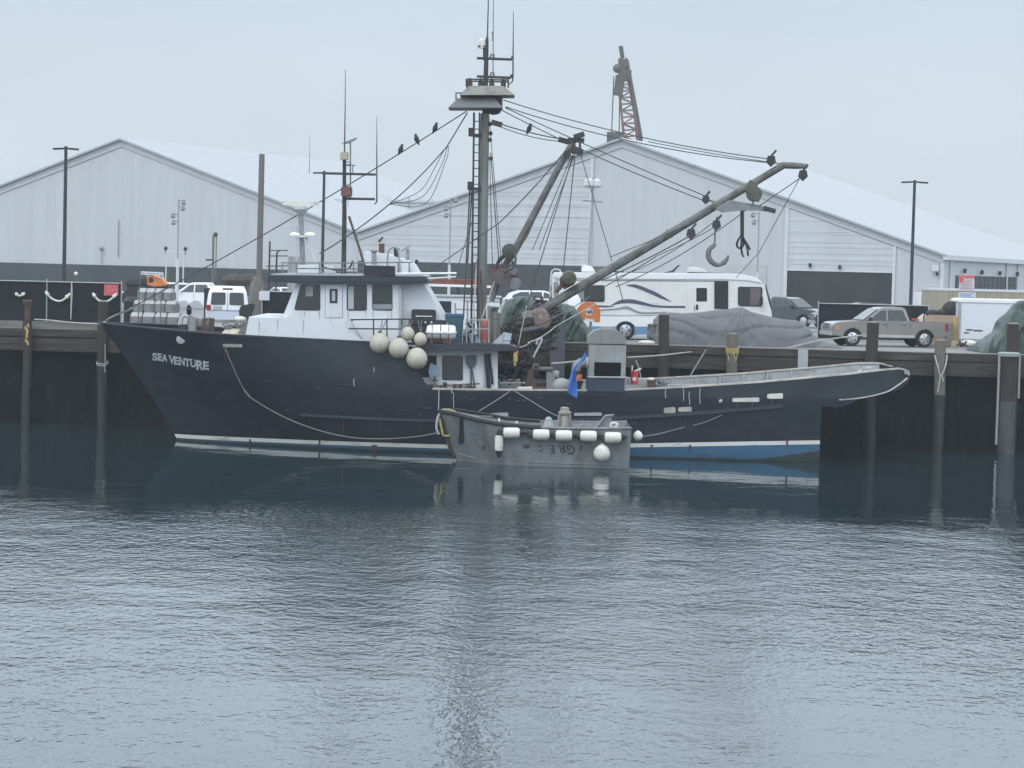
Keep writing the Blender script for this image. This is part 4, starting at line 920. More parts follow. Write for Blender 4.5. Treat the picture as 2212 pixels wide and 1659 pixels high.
q = MB(); q.box(W(744, 337, 96.0), (.34, .34, .34)); q.build('light_box', M['tanbox'], FM, bevel=.03)
q = MB(); q.box(W(749, 414, 96.0), (.46, .4, .46)); q.build('loudhailer', M['brownred'], FM, bevel=.05)
q = MB(); q.tube([W(757, 432, 96.5), W(757, 306, 96.5)], .035, 6); q.slab([W(738, 310, 96.4), W(752, 304, 96.4), W(768, 297, 96.4), W(772, 298, 96.4), W(764, 304, 96.4), W(750, 310, 96.4)], (0, .25, 0)); q.build('wind_vane', M['grey'], FM)
q = MB()
for y in (350, 358): q.tube([W(744, y, 96.2), W(757, y, 96.5)], .02, 5)
q.tube([W(744, 354, 96.2), W(768, 358, 96.2)], .02, 5); q.tube([W(762, 357, 96.2), W(762, 373, 96.2)], .02, 5); q.build('mast_bracket', M['darkmetal'], FM)
q = MB(); q.tube([W(754, 468, 96.2), W(776, 535, 95.6), W(792, 592, 95.2)], .055, 7); q.build('mast_stay', M['darkmetal'], FM)

# ------------------------------------------------------------------ main mast
def mpx(py): return 1041 + (650 - py) * .0165
mast = MB(); mast.tube([W(mpx(745), 745, YC), W(mpx(450), 450, YC), W(mpx(245), 245, YC)], [.20, .20, .19], 14); MA = mast.build('main_mast', M['steel'], boat)
q = MB(); q.tube([W(mpx(245), 245, YC), W(mpx(190), 190, YC), W(1050, 145, YC), W(1051, 98, YC), W(1052, 86, YC), W(1053, 75, YC)], [.12, .11, .10, .09, .07, .02], 10); q.build('topmast', M['darkmetal'], MA)
def frustum(xa, xb, ya, xc, xd, yb, dy0, dy1, name, mt):     # top edge xa..xb at ya, bottom edge xc..xd at yb
    A = W(xa, ya, YC); B = W(xb, ya, YC); C = W(xc, yb, YC); D = W(xd, yb, YC); q = MB(); vs = []
    for p, d in ((A, dy0), (B, dy0), (C, dy1), (D, dy1)):
        for s in (-1, 1): vs.append(p + Vector((0, s * d, 0)))
    q.add(vs, [(0, 1, 3, 2), (4, 6, 7, 5), (0, 2, 6, 4), (1, 5, 7, 3), (0, 4, 5, 1), (2, 3, 7, 6)]); return q.build(name, mt, MA, bevel=.01)
M['nest'] = mat('nest_canvas', (.24, .23, .20), .85, 0, .22, 1.5, col2=(.14, .13, .12), amt=.42, scale2=1.6)
frustum(1013, 1087, 187.5, 994, 1112, 209, .55, .95, 'crow_nest', M['nest'])
frustum(990, 1070, 214, 969, 1086, 236, .6, .95, 'spotlight_platform', mat('platform_grey', (.15, .155, .155), .8, 0, .2, 1.5))
q = MB(); a = W(1060, 208, YC); q.lathe(a + Vector((.15, 0, -.3)), [(.36, .28), (.36, -.2), (.26, -.42), (.1, -.48)], 12); q.bx(tuple(W(1010, 209, YC) + Vector((0, -.3, 0))), tuple(W(1075, 226, YC) + Vector((0, .3, 0)))); q.build('masthead_box', M['darkmetal'], MA)
q = MB()
for s in (-.5, .5):
    q.tube([W(1008, 173, YC) + Vector((0, s, 0)), W(1098, 175, YC) + Vector((0, s, 0))], .035, 5)
    for x in (1008, 1098): q.tube([W(x, 173, YC) + Vector((0, s, 0)), W(x, 188, YC) + Vector((0, s, 0))], .035, 5)
q.tube([W(1008, 173, YC - .5), W(1008, 173, YC + .5)], .035, 5); q.tube([W(1098, 175, YC - .5), W(1098, 175, YC + .5)], .035, 5)
q.build('nest_railing', M['darkmetal'], MA)
q = MB(); q.tube([W(985, 216, YC - .4), W(985, 201, YC - .4), W(1000, 201, YC - .4)], .035, 5); q.build('nest_railing', M['darkmetal'], MA)
for x in (1015, 1038, 1062, 1087):
    q = MB(); q.lathe(W(x, 186, YC - .35), [(.12, -.05), (.11, .15), (.05, .3), (.03, .34)], 9); q.build('deck_light', M['darkmetal'], MA)
for y, x1 in ((126.5, 1106), (166, 1104)):
    q = MB(); q.tube([W(1030, y - 1, YC), W(x1, y + 2, YC)], .06, 6); q.tube([W(x1, y + 2, YC), W(x1 + 1, y - 5, YC)], .05, 6); q.tube([W(1058, y + 2, YC), W(1061, y - 9, YC), W(1067, y - 9, YC), W(1067, y + 2, YC)], .035, 5); q.build('spreader', M['darkmetal'], MA)
q = MB(); q.tube([W(1100, 182, YC), W(1107, 176, YC), W(1108, 166, YC), W(1108.5, 90, YC), W(1109, 24, YC)], [.02, .03, .035, .025, .012], 6); q.build('whip_antenna', M['darkmetal'], MA)
q = MB(); q.tube([W(1065, 168, YC), W(1065.5, 80, YC), W(1066, -10, YC)], [.03, .025, .018], 6); q.build('whip_antenna', M['grey'], MA)
q = MB(); q.tube([W(1053, 78, YC), W(1054.5, 20, YC), W(1055, -14, YC)], [.03, .026, .02], 6); q.build('whip_antenna', M['darkmetal'], MA)
q = MB(); q.tube(spline([W(1062, 88, YC), W(1064, 82, YC), W(1063, 68, YC)]), .025, 5); q.build('whip_antenna', M['grey'], MA)
q = MB(); q.lathe(W(1041, 95, YC), [(.16, -.18), (.17, .05), (.14, .18), (.05, .23)], 12); q.build('radome', M['float'], MA)
q = MB(); q.tube([W(1041, 101, YC), W(1045, 104, YC), W(1045, 130, YC)], .04, 5); q.box(W(1041, 100.5, YC), (.34, .3, .06)); q.build('radome_bracket', M['darkmetal'], MA)
for x0, x1, y in ((1012, 1040, 292), (1010, 1040, 408)):
    q = MB(); a = W((x0 + x1) / 2, y, YC - .1); q.box(a, ((x1 - x0) / 50.5, .18, .12)); q.box(W(x0 + 5, y - 9, YC - .1), (.2, .2, .26)); q.build('floodlight_arm', M['darkmetal'], MA)
q = MB()
lad = [(1024, 243), (1021.5, 450), (1018, 700)]; lad2 = [(1036, 243), (1034, 450), (1031, 700)]
q.tube([W(x, y, YC - .25) for x, y in lad], .045, 6); q.tube([W(x, y, YC - .25) for x, y in lad2], .035, 6)
for k in range(26):
    y = 262 + k * 17; f = (y - 243) / 457; q.tube([W(1024 - 6 * f, y, YC - .25), W(1036 - 5 * f, y, YC - .25)], .022, 5)
q.build('ladder', M['darkmetal'], MA)
for x, y in ((1059, 268), (1060, 288), (1059, 302), (1060, 342)):
    q = MB(); q.ball(W(x, y, YC - .1), .085, 8, 6, (1, .6, 1.2)); q.build('pad_eye', M['darkmetal'], MA)

# ------------------------------------------------------------------ booms
P_ = [W(1092, 716, 96.4), W(1230, 634, 96.0), W(1420, 521, 95.6), W(1600, 412, 95.2), W(1692, 357, 95.0), W(1744, 359, 95.0)]
q = MB(); q.tube([P_[0], P_[1], P_[2], P_[3], P_[4], P_[4].lerp(P_[5], .5), P_[5]], [.205, .20, .18, .16, .155, .14, .10], 10); BM = q.build('main_boom', M['boom'], boat)
q = MB(); a = W(1748, 354, 95); q.slab([W(1733, 358, 95), W(1742, 350, 95), W(1750, 346, 95), W(1752, 350, 95), W(1744, 359, 95)], (0, .12, 0)); q.build('boom_tip', M['white'], BM)
q = MB(); q.slab([W(1545, 450, 95.0), W(1575, 432, 95.0), W(1640, 443, 95.0), W(1670, 452, 95.0), W(1668, 458, 95.0), W(1640, 455, 95.0), W(1600, 455, 95.0), W(1560, 459, 95.0)], (0, .25, 0)); q.build('boom_plate', M['grey'], BM)
q = MB(); q.box(W(1662, 453, 95.1), (.5, .4, .18), ry=.25); q.build('plate_end', M['darkmetal'], BM)
q = MB(); q.lathe(W(1629, 419, 94.85), [(.26, -.12), (.33, -.1), (.33, .1), (.26, .12)], 14, 'Y'); q.box(W(1622, 405, 94.85), (.4, .3, .5), ry=.5); q.box(W(1632, 425, 94.85), (.42, .26, .3), ry=.4); q.build('power_block', M['rust'] if False else mat('greasy_block', (.10, .095, .075), .6, .1, .3, 4), BM)
def boom2(py):
    t = [(290, 1244), (330, 1236), (437, 1165), (538, 1114), (578, 1086), (650, 1062)]
    return lerp_table(t, py)
q = MB(); q.tube([W(1062, 650, 96.6), W(1086, 580, 96.5), W(1114, 538, 96.4), W(1170, 432, 96.2), W(1225, 328, 96.0), W(1242, 300, 96.0)], [.11, .14, .17, .15, .135, .12], 10); B2 = q.build('picking_boom', M['boom'], boat)
q = MB(); q.box(W(1244, 303, 96), (.7, .3, .18)); q.box(W(1251, 293, 95.9), (.45, .25, .22), ry=-.35); q.tube([W(1243, 305, 95.9), W(1241, 296, 95.9)], .06, 6); q.tube([W(1253, 300, 95.9), W(1252, 325, 95.9)], .05, 6); q.build('boom_head', M['darkmetal'], B2)
for x, y in ((1225, 334), (1252, 328), (1240, 325)):
    q = MB(); q.lathe(W(x, y, 95.7), [(.06, -.09), (.17, -.08), (.17, .08), (.06, .09)], 10, 'Y'); q.tube([W(x, y - 2, 95.7), W(x + 2, y - 14, 95.8)], .04, 5); q.build('block', M['darkmetal'], B2)
q = MB()
for a, b, r in (((1090, 545), (1112, 543), .30), ):
    q.lathe(W(1101, 543, 96.0), [(.14, -.4), (.32, -.36), (.30, -.1), (.34, 0), (.30, .2), (.32, .36), (.1, .4)], 14, 'Y')
q.tube(spline([W(1112, 545, 95.6), W(1114, 560, 95.5), W(1108, 578, 95.5), W(1090, 588, 95.6)]), .05, 6); q.build('hauler_drum', mat('greasy_drum', (.06, .06, .05), .6, .1, .4, 5), B2)
q = MB(); q.tube([W(1090, 552, 96), W(1080, 560, 96), W(1074, 570, 96), W(1073, 580, 96)], [.08, .10, .06, .04], 7); q.build('drum_arm', M['darkmetal'], B2)
q = MB(); q.lathe(W(1085, 598, 96.0), [(.10, -.25), (.38, -.22), (.38, -.12), (.2, -.08), (.2, .1), (.38, .14), (.38, .2), (.1, .24)], 14, 'Y'); q.build('winch_reel', mat('reel_grey', (.12, .115, .11), .7, .1, .4, 4, col2=(.07, .05, .04), amt=.45, scale2=4), B2)
q = MB(); q.lathe(W(1102, 596, 96.4), [(.1, -.2), (.33, -.16), (.33, .16), (.1, .2)], 12, 'Y'); q.lathe(W(1076, 588, 96.5), [(.1, -.2), (.3, -.16), (.3, .16), (.1, .2)], 12, 'Y'); q.build('winch_flange', M['rustred'], B2)
q = MB(); q.lathe(W(1112, 613, 95.9), [(.03, -.05), (.25, -.03), (.27, .03), (.05, .06)], 12, 'Y'); q.box(W(1108, 585, 95.9), (.35, .08, .3), ry=.4); q.build('winch_plate', mat('plate_grey', (.17, .18, .185), .6, 0, .25, 4), B2)
# small hauler on the main boom
q = MB(); q.lathe(W(1229, 601, 95.7), [(.08, -.3), (.28, -.26), (.33, 0), (.28, .26), (.08, .3)], 13, 'Y'); q.build('boom_winch', mat('olive_drum', (.07, .068, .045), .6, .1, .4, 5), BM)
q = MB(); q.tube(spline([W(1222, 612, 95.8), W(1208, 622, 95.8), W(1202, 632, 95.8)]), .09, 6); q.box(W(1212, 612, 95.8), (.12, .2, .55), ry=.1); q.box(W(1228, 617, 95.9), (.5, .3, .14), ry=-.5); q.build('winch_bracket', M['rust'], BM)
for x, y, s in ((1493, 505, .2), (1548, 486, .19), (1735, 378, .2), (1666, 347, .2), (1525, 431, .16)):
    q = MB(); c = W(x, y, 94.8); q.slab([c + Vector((-s * .7, 0, s)), c + Vector((s * .7, 0, s)), c + Vector((s, 0, -s * .3)), c + Vector((0, 0, -s * 1.3)), c + Vector((-s, 0, -s * .3))], (0, .16, 0)); q.tube([c + Vector((0, .08, s)), c + Vector((s, .08, s * 2.2))], .05, 5); q.build('block', M['darkmetal'], BM)
q = MB(); q.tube(sag(W(1630, 452, 95) + Vector((0, .1, 0)), W(1618, 395, 95), 0), .03, 5); q.build('plate_hanger', M['darkmetal'], BM)
for k in range(3):
    f = .25 + k * .22; c = P_[1].lerp(P_[4], f); d = (P_[4] - P_[1]).normalized(); q = MB(); q.tube([c - d * .06, c + d * .06], .20, 10); q.build('boom_band', M['boom'], BM)
# ------------------------------------------------------------------ standing and running rigging
def wire(a, b, d=0.0, r=.020, mt='wire', Ya=YC, Yb=None, name='stay', n=12):
    q = MB(); q.tube(sag(W(a[0], a[1], Ya), W(b[0], b[1], Yb if Yb is not None else Ya), d, n), r, 5); return q.build(name, M[mt], boat)
wire((1008, 240), (226, 694), .25, .026, Yb=YC, name='forestay', n=20)
wire((1010, 243), (966, 316), 0, .028); wire((966, 316), (841, 441), .12, .026); wire((841, 441), (690, 548), .1, .030, Yb=95.5)
for x, y, d in ((938, 345, .05), (952, 340, .25), (962, 330, .5)):
    q = MB(); q.tube(spline([W(967, 314, YC), W((967 + x) / 2 + 4, (314 + y) / 2, YC), W(x, y + 20, YC), W(905 + d * 30, 410 + d * 60, YC), W(841, 441, YC)]), .014, 4); q.build('slack_line', M['wire'], boat)
wire((1087, 216), (1666, 344), .28, .022, Yb=95.0); wire((1092, 231), (1690, 354), .36, .022, Yb=95.0); wire((1400, 306), (1690, 354), .05, .018, Yb=95)
wire((1074, 233), (1520, 433), .16, .022, Yb=95.2); wire((1092, 233), (1532, 427), .06, .022, Yb=95.2); wire((1525, 430), (1552, 440), 0, .04, Yb=95.2)
for x, y in ((1068, 266), (1213, 303)):
    q = MB(); q.box(W(x + 5, y + 1, 96.4), (.48, .2, .22), ry=.25); q.build('block', M['darkmetal'], boat)
wire((1078, 267), (1210, 300), .05, .026, Yb=96); wire((1076, 272), (1205, 305), .1, .020, Yb=96); wire((1216, 304), (1240, 302), 0, .05, Yb=96)
wire((1060, 330), (1078, 570), 0, .024, Yb=96.2); wire((1056, 245), (1084, 580), 0, .016); wire((1058, 345), (1064, 590), .0, .018)
wire((1222, 325), (1080, 480), .1, .026, Yb=96.3, Ya=96); wire((1080, 480), (925, 588), 0, .022, Ya=96.3, Yb=96)
wire((1220, 328), (1135, 520), 0, .018, Ya=96, Yb=96); wire((1236, 335), (1150, 540), 0, .018, Ya=96, Yb=96); wire((1240, 336), (1165, 540), 0, .018, Ya=96)
wire((1238, 335), (1138, 660), 0, .022, Ya=95.9, Yb=95.4); wire((1138, 660), (1120, 745), 0, .022, 'rope', Ya=95.4); wire((1242, 336), (1216, 590), 0, .022, Ya=95.9)
wire((1253, 330), (1322, 565), 0, .018, Ya=95.9, Yb=95.4); wire((1326, 575), (1346, 650), 0, .018, Ya=95.4)
wire((1610, 455), (1330, 620), .25, .020, Ya=95, Yb=95.4); wire((1735, 380), (1640, 445), 0, .022, Ya=95); wire((1728, 384), (1640, 545), 0, .016, Ya=95); wire((1640, 545), (1590, 600), 0, .014, Ya=95)
wire((1493, 508), (1300, 605), .06, .026, Ya=94.8, Yb=95.4); wire((1548, 488), (1420, 552), .05, .018, Ya=94.8, Yb=95); wire((1420, 552), (1275, 635), .05, .022, Ya=95, Yb=95.4)
wire((1500, 480), (1318, 555), .02, .018, Ya=95.2, Yb=95.4); wire((1560, 464), (1330, 600), .3, .018, Ya=95.2, Yb=95.6); wire((1275, 640), (1160, 700), .1, .02, Ya=95.4, mt='greyrope')
wire((1285, 657), (1200, 705), 0, .024, 'rope', Ya=95.2); wire((1200, 705), (1140, 740), .1, .03, 'rope', Ya=95.2); wire((1094, 740), (1150, 735), .25, .022, 'rope', Ya=95)
wire((1020, 400), (1010, 570), 0, .03); wire((1022, 470), (985, 590), 0, .018); wire((1013, 555), (985, 545), 0, .02) if False else None
wire((1076, 585), (1040, 690), 0, .022, 'rope', Ya=96.3, Yb=95)
wire((1015, 410), (1001, 690), 0, .035, Yb=95.5); wire((1030, 560), (1022, 700), 0, .03, 'rope', Yb=95.5); wire((1037, 560), (1044, 700), 0, .04, 'rust', Yb=96)
# hanging hook, strop bundle
HK = W(1545, 470, 94.9)
t = thing('cargo_hook', 'big grey rusty hook hanging from the long boom above the motorhome', 'hook', tuple(W(1550, 572, 94.9)))
q = MB(); q.tube([W(1549, 468, 94.9), W(1545, 484, 94.9), W(1544, 526, 94.9)], .03, 6); q.build('hook_wire', M['wire'], t)
hk = [(1545, 526), (1541, 531), (1533, 538), (1530, 550), (1534, 562), (1543, 570), (1553, 572), (1563, 568), (1571, 558), (1573.5, 551)]
q = MB(); P = spline([W(x, y, 94.9) for x, y in hk], 4); n = len(P); q.tube(P, [.07 + .05 * math.sin(math.pi * min(1, i / n * 1.3)) if i < n * .75 else .12 * (1 - (i / n - .75) * 3.4) for i in range(n)], 8); q.build('hook', mat('hook_grey', (.17, .15, .14), .6, .2, .25, 4), t)
t = thing('strop_bundle', 'black bundle of rope strops hanging under the boom plate', 'rope bundle', tuple(W(1605, 555, 94.9)))
q = MB(); q.tube([W(1603, 455, 94.9), W(1603, 512, 94.9)], .085, 7); q.build('strop', M['black'], t)
for pts in ([(1602, 508), (1594, 520), (1592, 532), (1600, 536), (1606, 528), (1605, 512)], [(1603, 510), (1612, 524), (1618, 534), (1620, 540)], [(1603, 510), (1601, 530), (1603, 548), (1606, 554)], [(1606, 515), (1614, 536), (1616, 553)]):
    q = MB(); q.tube(spline([W(x, y, 94.9 + random.uniform(-.1, .1)) for x, y in pts]), .045, 6); q.build('strop', M['black'], t)

# ================================================================== LOOSE GEAR ON THE BOAT
def single(mb, name, mt, label, cat, **k): return mb.build(name, mt, label=label, cat=cat, **k)
def buoy(px, py, r_, Y, lab, grp, mt='buoy', top=None):
    c = W(px, py, Y); r = r_ / sc(Y); t = thing('buoy', lab, 'buoy', tuple(c - Vector((0, 0, r))), group=grp)
    prof = []
    for k in range(13):
        a = -math.pi / 2 + math.pi * k / 12; rr = r * math.cos(a); h = r * math.sin(a)
        if k > 8: h += r * .10 * (k - 8) / 4; 
        prof.append((max(rr, r * .06), h))
    MB().lathe(c, prof, 20).build('ball', M[mt], t)
    q = MB(); q.lathe(c + Vector((0, 0, r * 1.02)), [(r * .22, -.02), (r * .2, r * .12), (r * .10, r * .2)], 10); q.build('collar', M['black'] if mt == 'buoy' else M['buoy'], t)
    if top:
        q = MB(); b = W(top[0], top[1], Y - .02); q.tube(sag(c + Vector((0, 0, r * 1.1)), b, .0), .022, 5); q.tube(sag(c + Vector((.03, 0, r * 1.1)), b + Vector((.15, 0, 0)), .0), .02, 5); q.build('lanyard', M['greyrope'], t)
    return t
GB = 'round buoys hung on the side of the boat'
buoy(820, 742, 21.8, 92.6, 'large pale round buoy farthest forward in the cluster below the wheelhouse', GB, top=(826, 692))
buoy(861, 752.7, 22, 92.4, 'large stained round buoy in the middle of the hanging cluster', GB, top=(862, 692))
buoy(880.6, 721.5, 15, 92.7, 'small upper round buoy of the cluster, just left of the life raft', GB, top=(884, 691))
buoy(908, 733, 14.3, 92.6, 'small round buoy touching the left end of the life raft canister', GB, top=(903, 692))
buoy(900.4, 775, 23, 92.3, 'lowest and biggest brownish buoy hanging before the lower deckhouse', GB, top=(898, 745))
# life raft canister on its cradle
Yr = 93.5
t = thing('life_raft', 'white life raft canister strapped on the boat deck', 'life raft', tuple(W(953, 741, Yr)))
c = W(953, 717.5, Yr); hx = 32 / sc(Yr)
prof = [(.12, -hx), (.24, -hx * .96), (.30, -hx * .82), (.31, 0), (.30, hx * .82), (.24, hx * .96), (.12, hx)]
MB().lathe(c, prof, 18, 'X').build('canister', M['clean_white'], t)
q = MB(); q.box(c, (hx * 2.1, .74, .05)); q.box(c + Vector((0, 0, .0)), (hx * 1.7, .80, .09)); q.build('flange', M['white'], t, bevel=.01)
for dx, mt in ((-.02, 'black'), (.32, 'grey'), (-.36, 'grey')):
    q = MB(); q.lathe(c + Vector((dx, 0, 0)), [(.325, -.02), (.33, 0), (.325, .02)], 18, 'X'); q.build('strap', M[mt], t)
q = MB(); z0 = W(953, 741.5, Yr).z
for dx in (-.38, .38): q.box((c.x + dx, Yr, (z0 + c.z - .25) / 2), (.09, .5, max(.1, c.z - .22 - z0)))
q.box((c.x, Yr, z0 + .1), (.9, .12, .08)); q.build('cradle', M['rustred'], t)
# barbecue grill
Yg = 94.2
t = thing('barbecue_grill', 'black barbecue grill standing beside the wheelhouse casing', 'grill', tuple(W(922, 741, Yg)))
a = W(889, 668, Yg); b_ = W(944, 690, Yg)
q = MB(); q.prism([(a.x, b_.z), (a.x, a.z - .05), (a.x + .05, a.z), (W(939, 668, Yg).x, a.z), (W(939, 668, Yg).x + .04, a.z - .06), (W(939, 690, Yg).x + .04, b_.z)], Yg, Yg + .45); q.build('lid', M['black'], t, bevel=.02)
a = W(884, 690, Yg); b_ = W(964, 703, Yg); q = MB(); q.bx((a.x, Yg - .05, b_.z), (b_.x, Yg + .5, a.z)); q.build('control_panel', M['black'], t, bevel=.015)
q = MB(); q.tube([W(898, 683, Yg - .08), W(934, 683.5, Yg - .08)], .02, 6); q.build('handle', M['chrome'], t)
for x in (919, 932): q = MB(); q.lathe(W(x, 696, Yg - .07), [(.05, -.03), (.05, .03)], 10, 'Y'); q.build('knob', M['chrome'], t)
a = W(890, 703, Yg); b_ = W(958, 741, Yg); q = MB(); q.bx((a.x, Yg, b_.z), (b_.x, Yg + .45, a.z)); q.build('cabinet', M['black'], t)
# blue bin, crates, extinguisher, gear on the boat deck
Yb_ = 95.2
a = W(962, 682, Yb_); b_ = W(1000, 741, Yb_)
t = thing('blue_bin', 'tall blue plastic bin behind the life raft canister', 'bin', ((a.x + b_.x) / 2, Yb_ + .3, b_.z))
cx = (a.x + b_.x) / 2; q = MB(); h = a.z - b_.z; w_ = (b_.x - a.x) / 2
q.add([(cx + s * w_ * k, Yb_ + .35 + d * .35 * k, b_.z + (0 if k < .95 else h)) for k in (.85, 1.0) for s, d in ((-1, -1), (1, -1), (1, 1), (-1, 1))], [(0, 1, 2, 3), (4, 5, 6, 7), (0, 1, 5, 4), (1, 2, 6, 5), (2, 3, 7, 6), (3, 0, 4, 7)]); q.build('body', mat('bin_teal', (.035, .10, .13), .6, 0, .15, 2), t, bevel=.02)
q = MB(); q.box((cx, Yb_ + .35, a.z + .03), (w_ * 2.12, .78, .12)); q.build('lid', M['bluebin'], t, bevel=.03)
c = W(1046, 706, 95.0); t = thing('red_tank', 'red orange gas cylinder standing at the foot of the mast', 'cylinder', tuple(W(1046, 740, 95.0)))
z0 = W(1046, 741, 95).z; z1 = W(1044, 684, 95).z
MB().lathe((c.x, 95, z0), [(.13, 0), (.15, .05), (.15, z1 - z0 - .3), (.12, z1 - z0 - .15), (.05, z1 - z0 - .08)], 14).build('cylinder', mat('faded_red', (.34, .085, .055), .6, 0, .2, 2, col2=(.4, .25, .2), amt=.4, scale2=2), t)
MB().lathe((c.x, 95, z1), [(.05, -.1), (.06, 0), (.03, .05)], 8).build('valve', M['darkmetal'], t)
t = thing('timber_stack', 'weathered upright posts and gear lashed beside the mast foot', 'posts', tuple(W(1068, 741, 95.6)))
for x, y0, mt, r in ((1062, 668, 'piletan', .13), (1070, 664, 'timbergrey', .12), (1076, 676, 'piletan', .10), (1056, 660, 'grey', .07)):
    z = W(x, 741, 95.6).z; q = MB(); q.tube([(W(x, 741, 95.6).x, 95.6 + random.uniform(-.2, .2), z), tuple(W(x, y0, 95.6))], r, 8); q.build('post', M[mt], t)
q = MB(); q.tube([W(1060, 664, 95.4), W(1078, 666, 95.4)], .06, 6); q.build('top_bar', mat('teal_bar', (.06, .12, .11), .7, 0, .2, 3), t)
t = thing('valve_manifold', 'cluster of hydraulic valves and hoses behind the deck railing', 'valves', tuple(W(1018, 741, 94.6)))
rr = random.Random(11)
for k in range(9):
    x = rr.uniform(1004, 1036); y = rr.uniform(692, 722); p = W(x, y, 94.6 + rr.uniform(-.2, .3)); q = MB()
    if k % 3 == 0: q.lathe(p, [(.05, -.12), (.10, -.10), (.10, .1), (.05, .12)], 9, 'Y')
    elif k % 3 == 1: q.box(p, (.2, .2, .16), rz=rr.uniform(0, 1))
    else: q.tube([p, p + Vector((rr.uniform(-.3, .3), 0, -.25)), p + Vector((rr.uniform(-.2, .2), 0, -.5))], .035, 5)
    q.build('valve' if k % 3 < 2 else 'hose', M[('palegrey', 'darkmetal', 'black', 'grey')[k % 4]], t)
q = MB(); a = W(1000, 722, 94.8); b_ = W(1037, 741, 94.8); q.bx((a.x, 94.8, b_.z), (b_.x, 95.3, a.z)); q.build('base', M['darkmetal'], t)
for i, (pts, lab) in enumerate((([(1012, 722), (1020, 720), (1022, 741), (1017, 741)], 'small pale blue bucket on the boat deck'), ([(1027, 722), (1040, 741), (1026, 741)], 'folded pale blue cloth on the boat deck by the bucket'))):
    q = MB(); P = [W(x, y, 93.6) for x, y in pts]; q.slab(P, (0, .22, 0)); single(q, 'bucket' if i == 0 else 'folded_cloth', M['bluegrey'], lab, 'bucket' if i == 0 else 'cloth', bevel=.01)
q = MB(); q.slab([W(1063, 741.5, 93.7), W(1088, 718, 93.7), W(1086, 743, 93.7)], (0, .06, 0)); q.slab([W(1088, 717, 93.7), W(1106, 721, 93.7), W(1100, 746, 93.7), W(1086, 744, 93.7)], (0, .05, 0)); q.tube([W(1086, 734, 93.68), W(1105, 733.5, 93.68)], .02, 4); q.tube([W(1088, 718, 93.68), W(1085, 744, 93.68)], .025, 4); single(q, 'metal_chute', mat('pale_metal', (.42, .46, .50), .45, .2, .1, 2), 'pale metal chute plate on the aft edge of the boat deck', 'chute')
q = MB()
for k in range(6): q.ball(W(1112 + rr.uniform(-4, 4), 755 + rr.uniform(-6, 6), 93.2), .09, 8, 6)
single(q, 'float_bundle', mat('faded_coral', (.45, .16, .14), .7, 0, .3, 6), 'small faded coral bundle at the aft corner of the boat deck', 'float')
q = MB(); q.tube(spline([W(1112, 760, 93.15), W(1114, 774, 93.15), W(1112, 790, 93.15)]), [.05] * 3 + [.09] * 6 + [.05] * 4, 6); single(q, 'rope_end', M['yellowrope'], 'yellowish rope end dangling below the coral bundle', 'rope')
# shovels against the deckhouse
def shovel(px, py0, py1, wd, Y, lab, mt, lean=0, flip=False):
    t = thing('shovel', lab, 'shovel', tuple(W(px + lean, py1, Y)))
    q = MB(); x0 = px - wd / 2; x1 = px + wd / 2; bh = (py1 - py0) * (.42 if not flip else .9)
    pts = [(x0, py0 + 1), (x0 + wd * .1, py0), (x1 - wd * .1, py0 - 1), (x1, py0 + 2), (x1 - wd * .04, py0 + bh * .6), (px + wd * .12, py0 + bh), (px - wd * .12, py0 + bh), (x0 + wd * .04, py0 + bh * .6)]
    P = [W(x + lean * (y - py0) / (py1 - py0), y, Y) for x, y in pts]
    if flip:
        c = sum(P, Vector()) / len(P); R = Matrix.Rotation(.45, 3, 'Y'); P = [c + R @ (p - c) for p in P]
    q.slab(P, (0, .04, 0)); q.build('blade', M[mt] if isinstance(mt, str) else mt, t, bevel=.01)
    q = MB(); a = W(px + lean * .4, py0 + bh * .75, Y); b = W(px + lean, py1, Y); q.tube([a, b], .03, 6); q.tube([b + Vector((-.12, 0, 0)), b + Vector((.12, 0, 0))], .03, 6); q.build('shaft', M['darkmetal'], t)
M['shovelgrey'] = mat('shovel_grey', (.085, .10, .11), .5, 0, .12, 3); M['shovelblue'] = mat('shovel_blue', (.26, .36, .46), .5, 0, .1, 3)
shovel(1017.5, 768, 838, 24, YL - .12, 'dark grey plastic shovel hung blade up beside the deckhouse window', 'shovelgrey')
shovel(935, 789, 822, 24, YL - .3, 'pale blue shovel blade leaning at the forward end of the lower deckhouse', 'shovelblue', 5, True)
q = MB(); q.tube([W(1020, 800, YL - .1), W(1026, 838, YL - .1)], .025, 5); q.tube(spline([W(1023, 836, YL - .1), W(1019, 842, YL - .1), W(1024, 846, YL - .1), W(1028, 840, YL - .1), W(1023, 834, YL - .1)]), .025, 5); single(q, 'boat_hook', M['darkmetal'], 'dark boat hook with a ring handle leaning beside the grey shovel', 'boat hook')
q = MB(); q.tube([W(940, 834, YL - .25), W(1036, 829, YL - .25)], .03, 5); BR = q.build('gear_rail', M['darkmetal'], boat)
for i in range(9):
    x = 930 + i * 10.5; p = W(x, 836 + rr.uniform(-3, 3), YL - .3); q = MB()
    k = i % 3
    if k == 0: q.box(p, (.16, .14, .3), ry=rr.uniform(-.3, .3)); nmx = 'line_hauler_block'; lb = 'block'
    elif k == 1: q.tube(spline([p + Vector((rr.uniform(-.12, .12), 0, rr.uniform(-.14, .14))) for _ in range(6)]), .04, 6); nmx = 'line_coil'; lb = 'coil'
    else: q.lathe(p, [(.03, -.1), (.11, -.07), (.11, .07), (.03, .1)], 10, 'Y'); nmx = 'sheave'; lb = 'sheave'
    single(q, nmx, M[('darkmetal', 'greyrope', 'rust')[k]], 'small dark %s on the rail along the lower deckhouse, %s from its forward end' % (('block', 'rope coil', 'sheave')[k], ('first', 'first', 'first', 'second', 'second', 'second', 'third', 'third', 'third')[i]), lb)
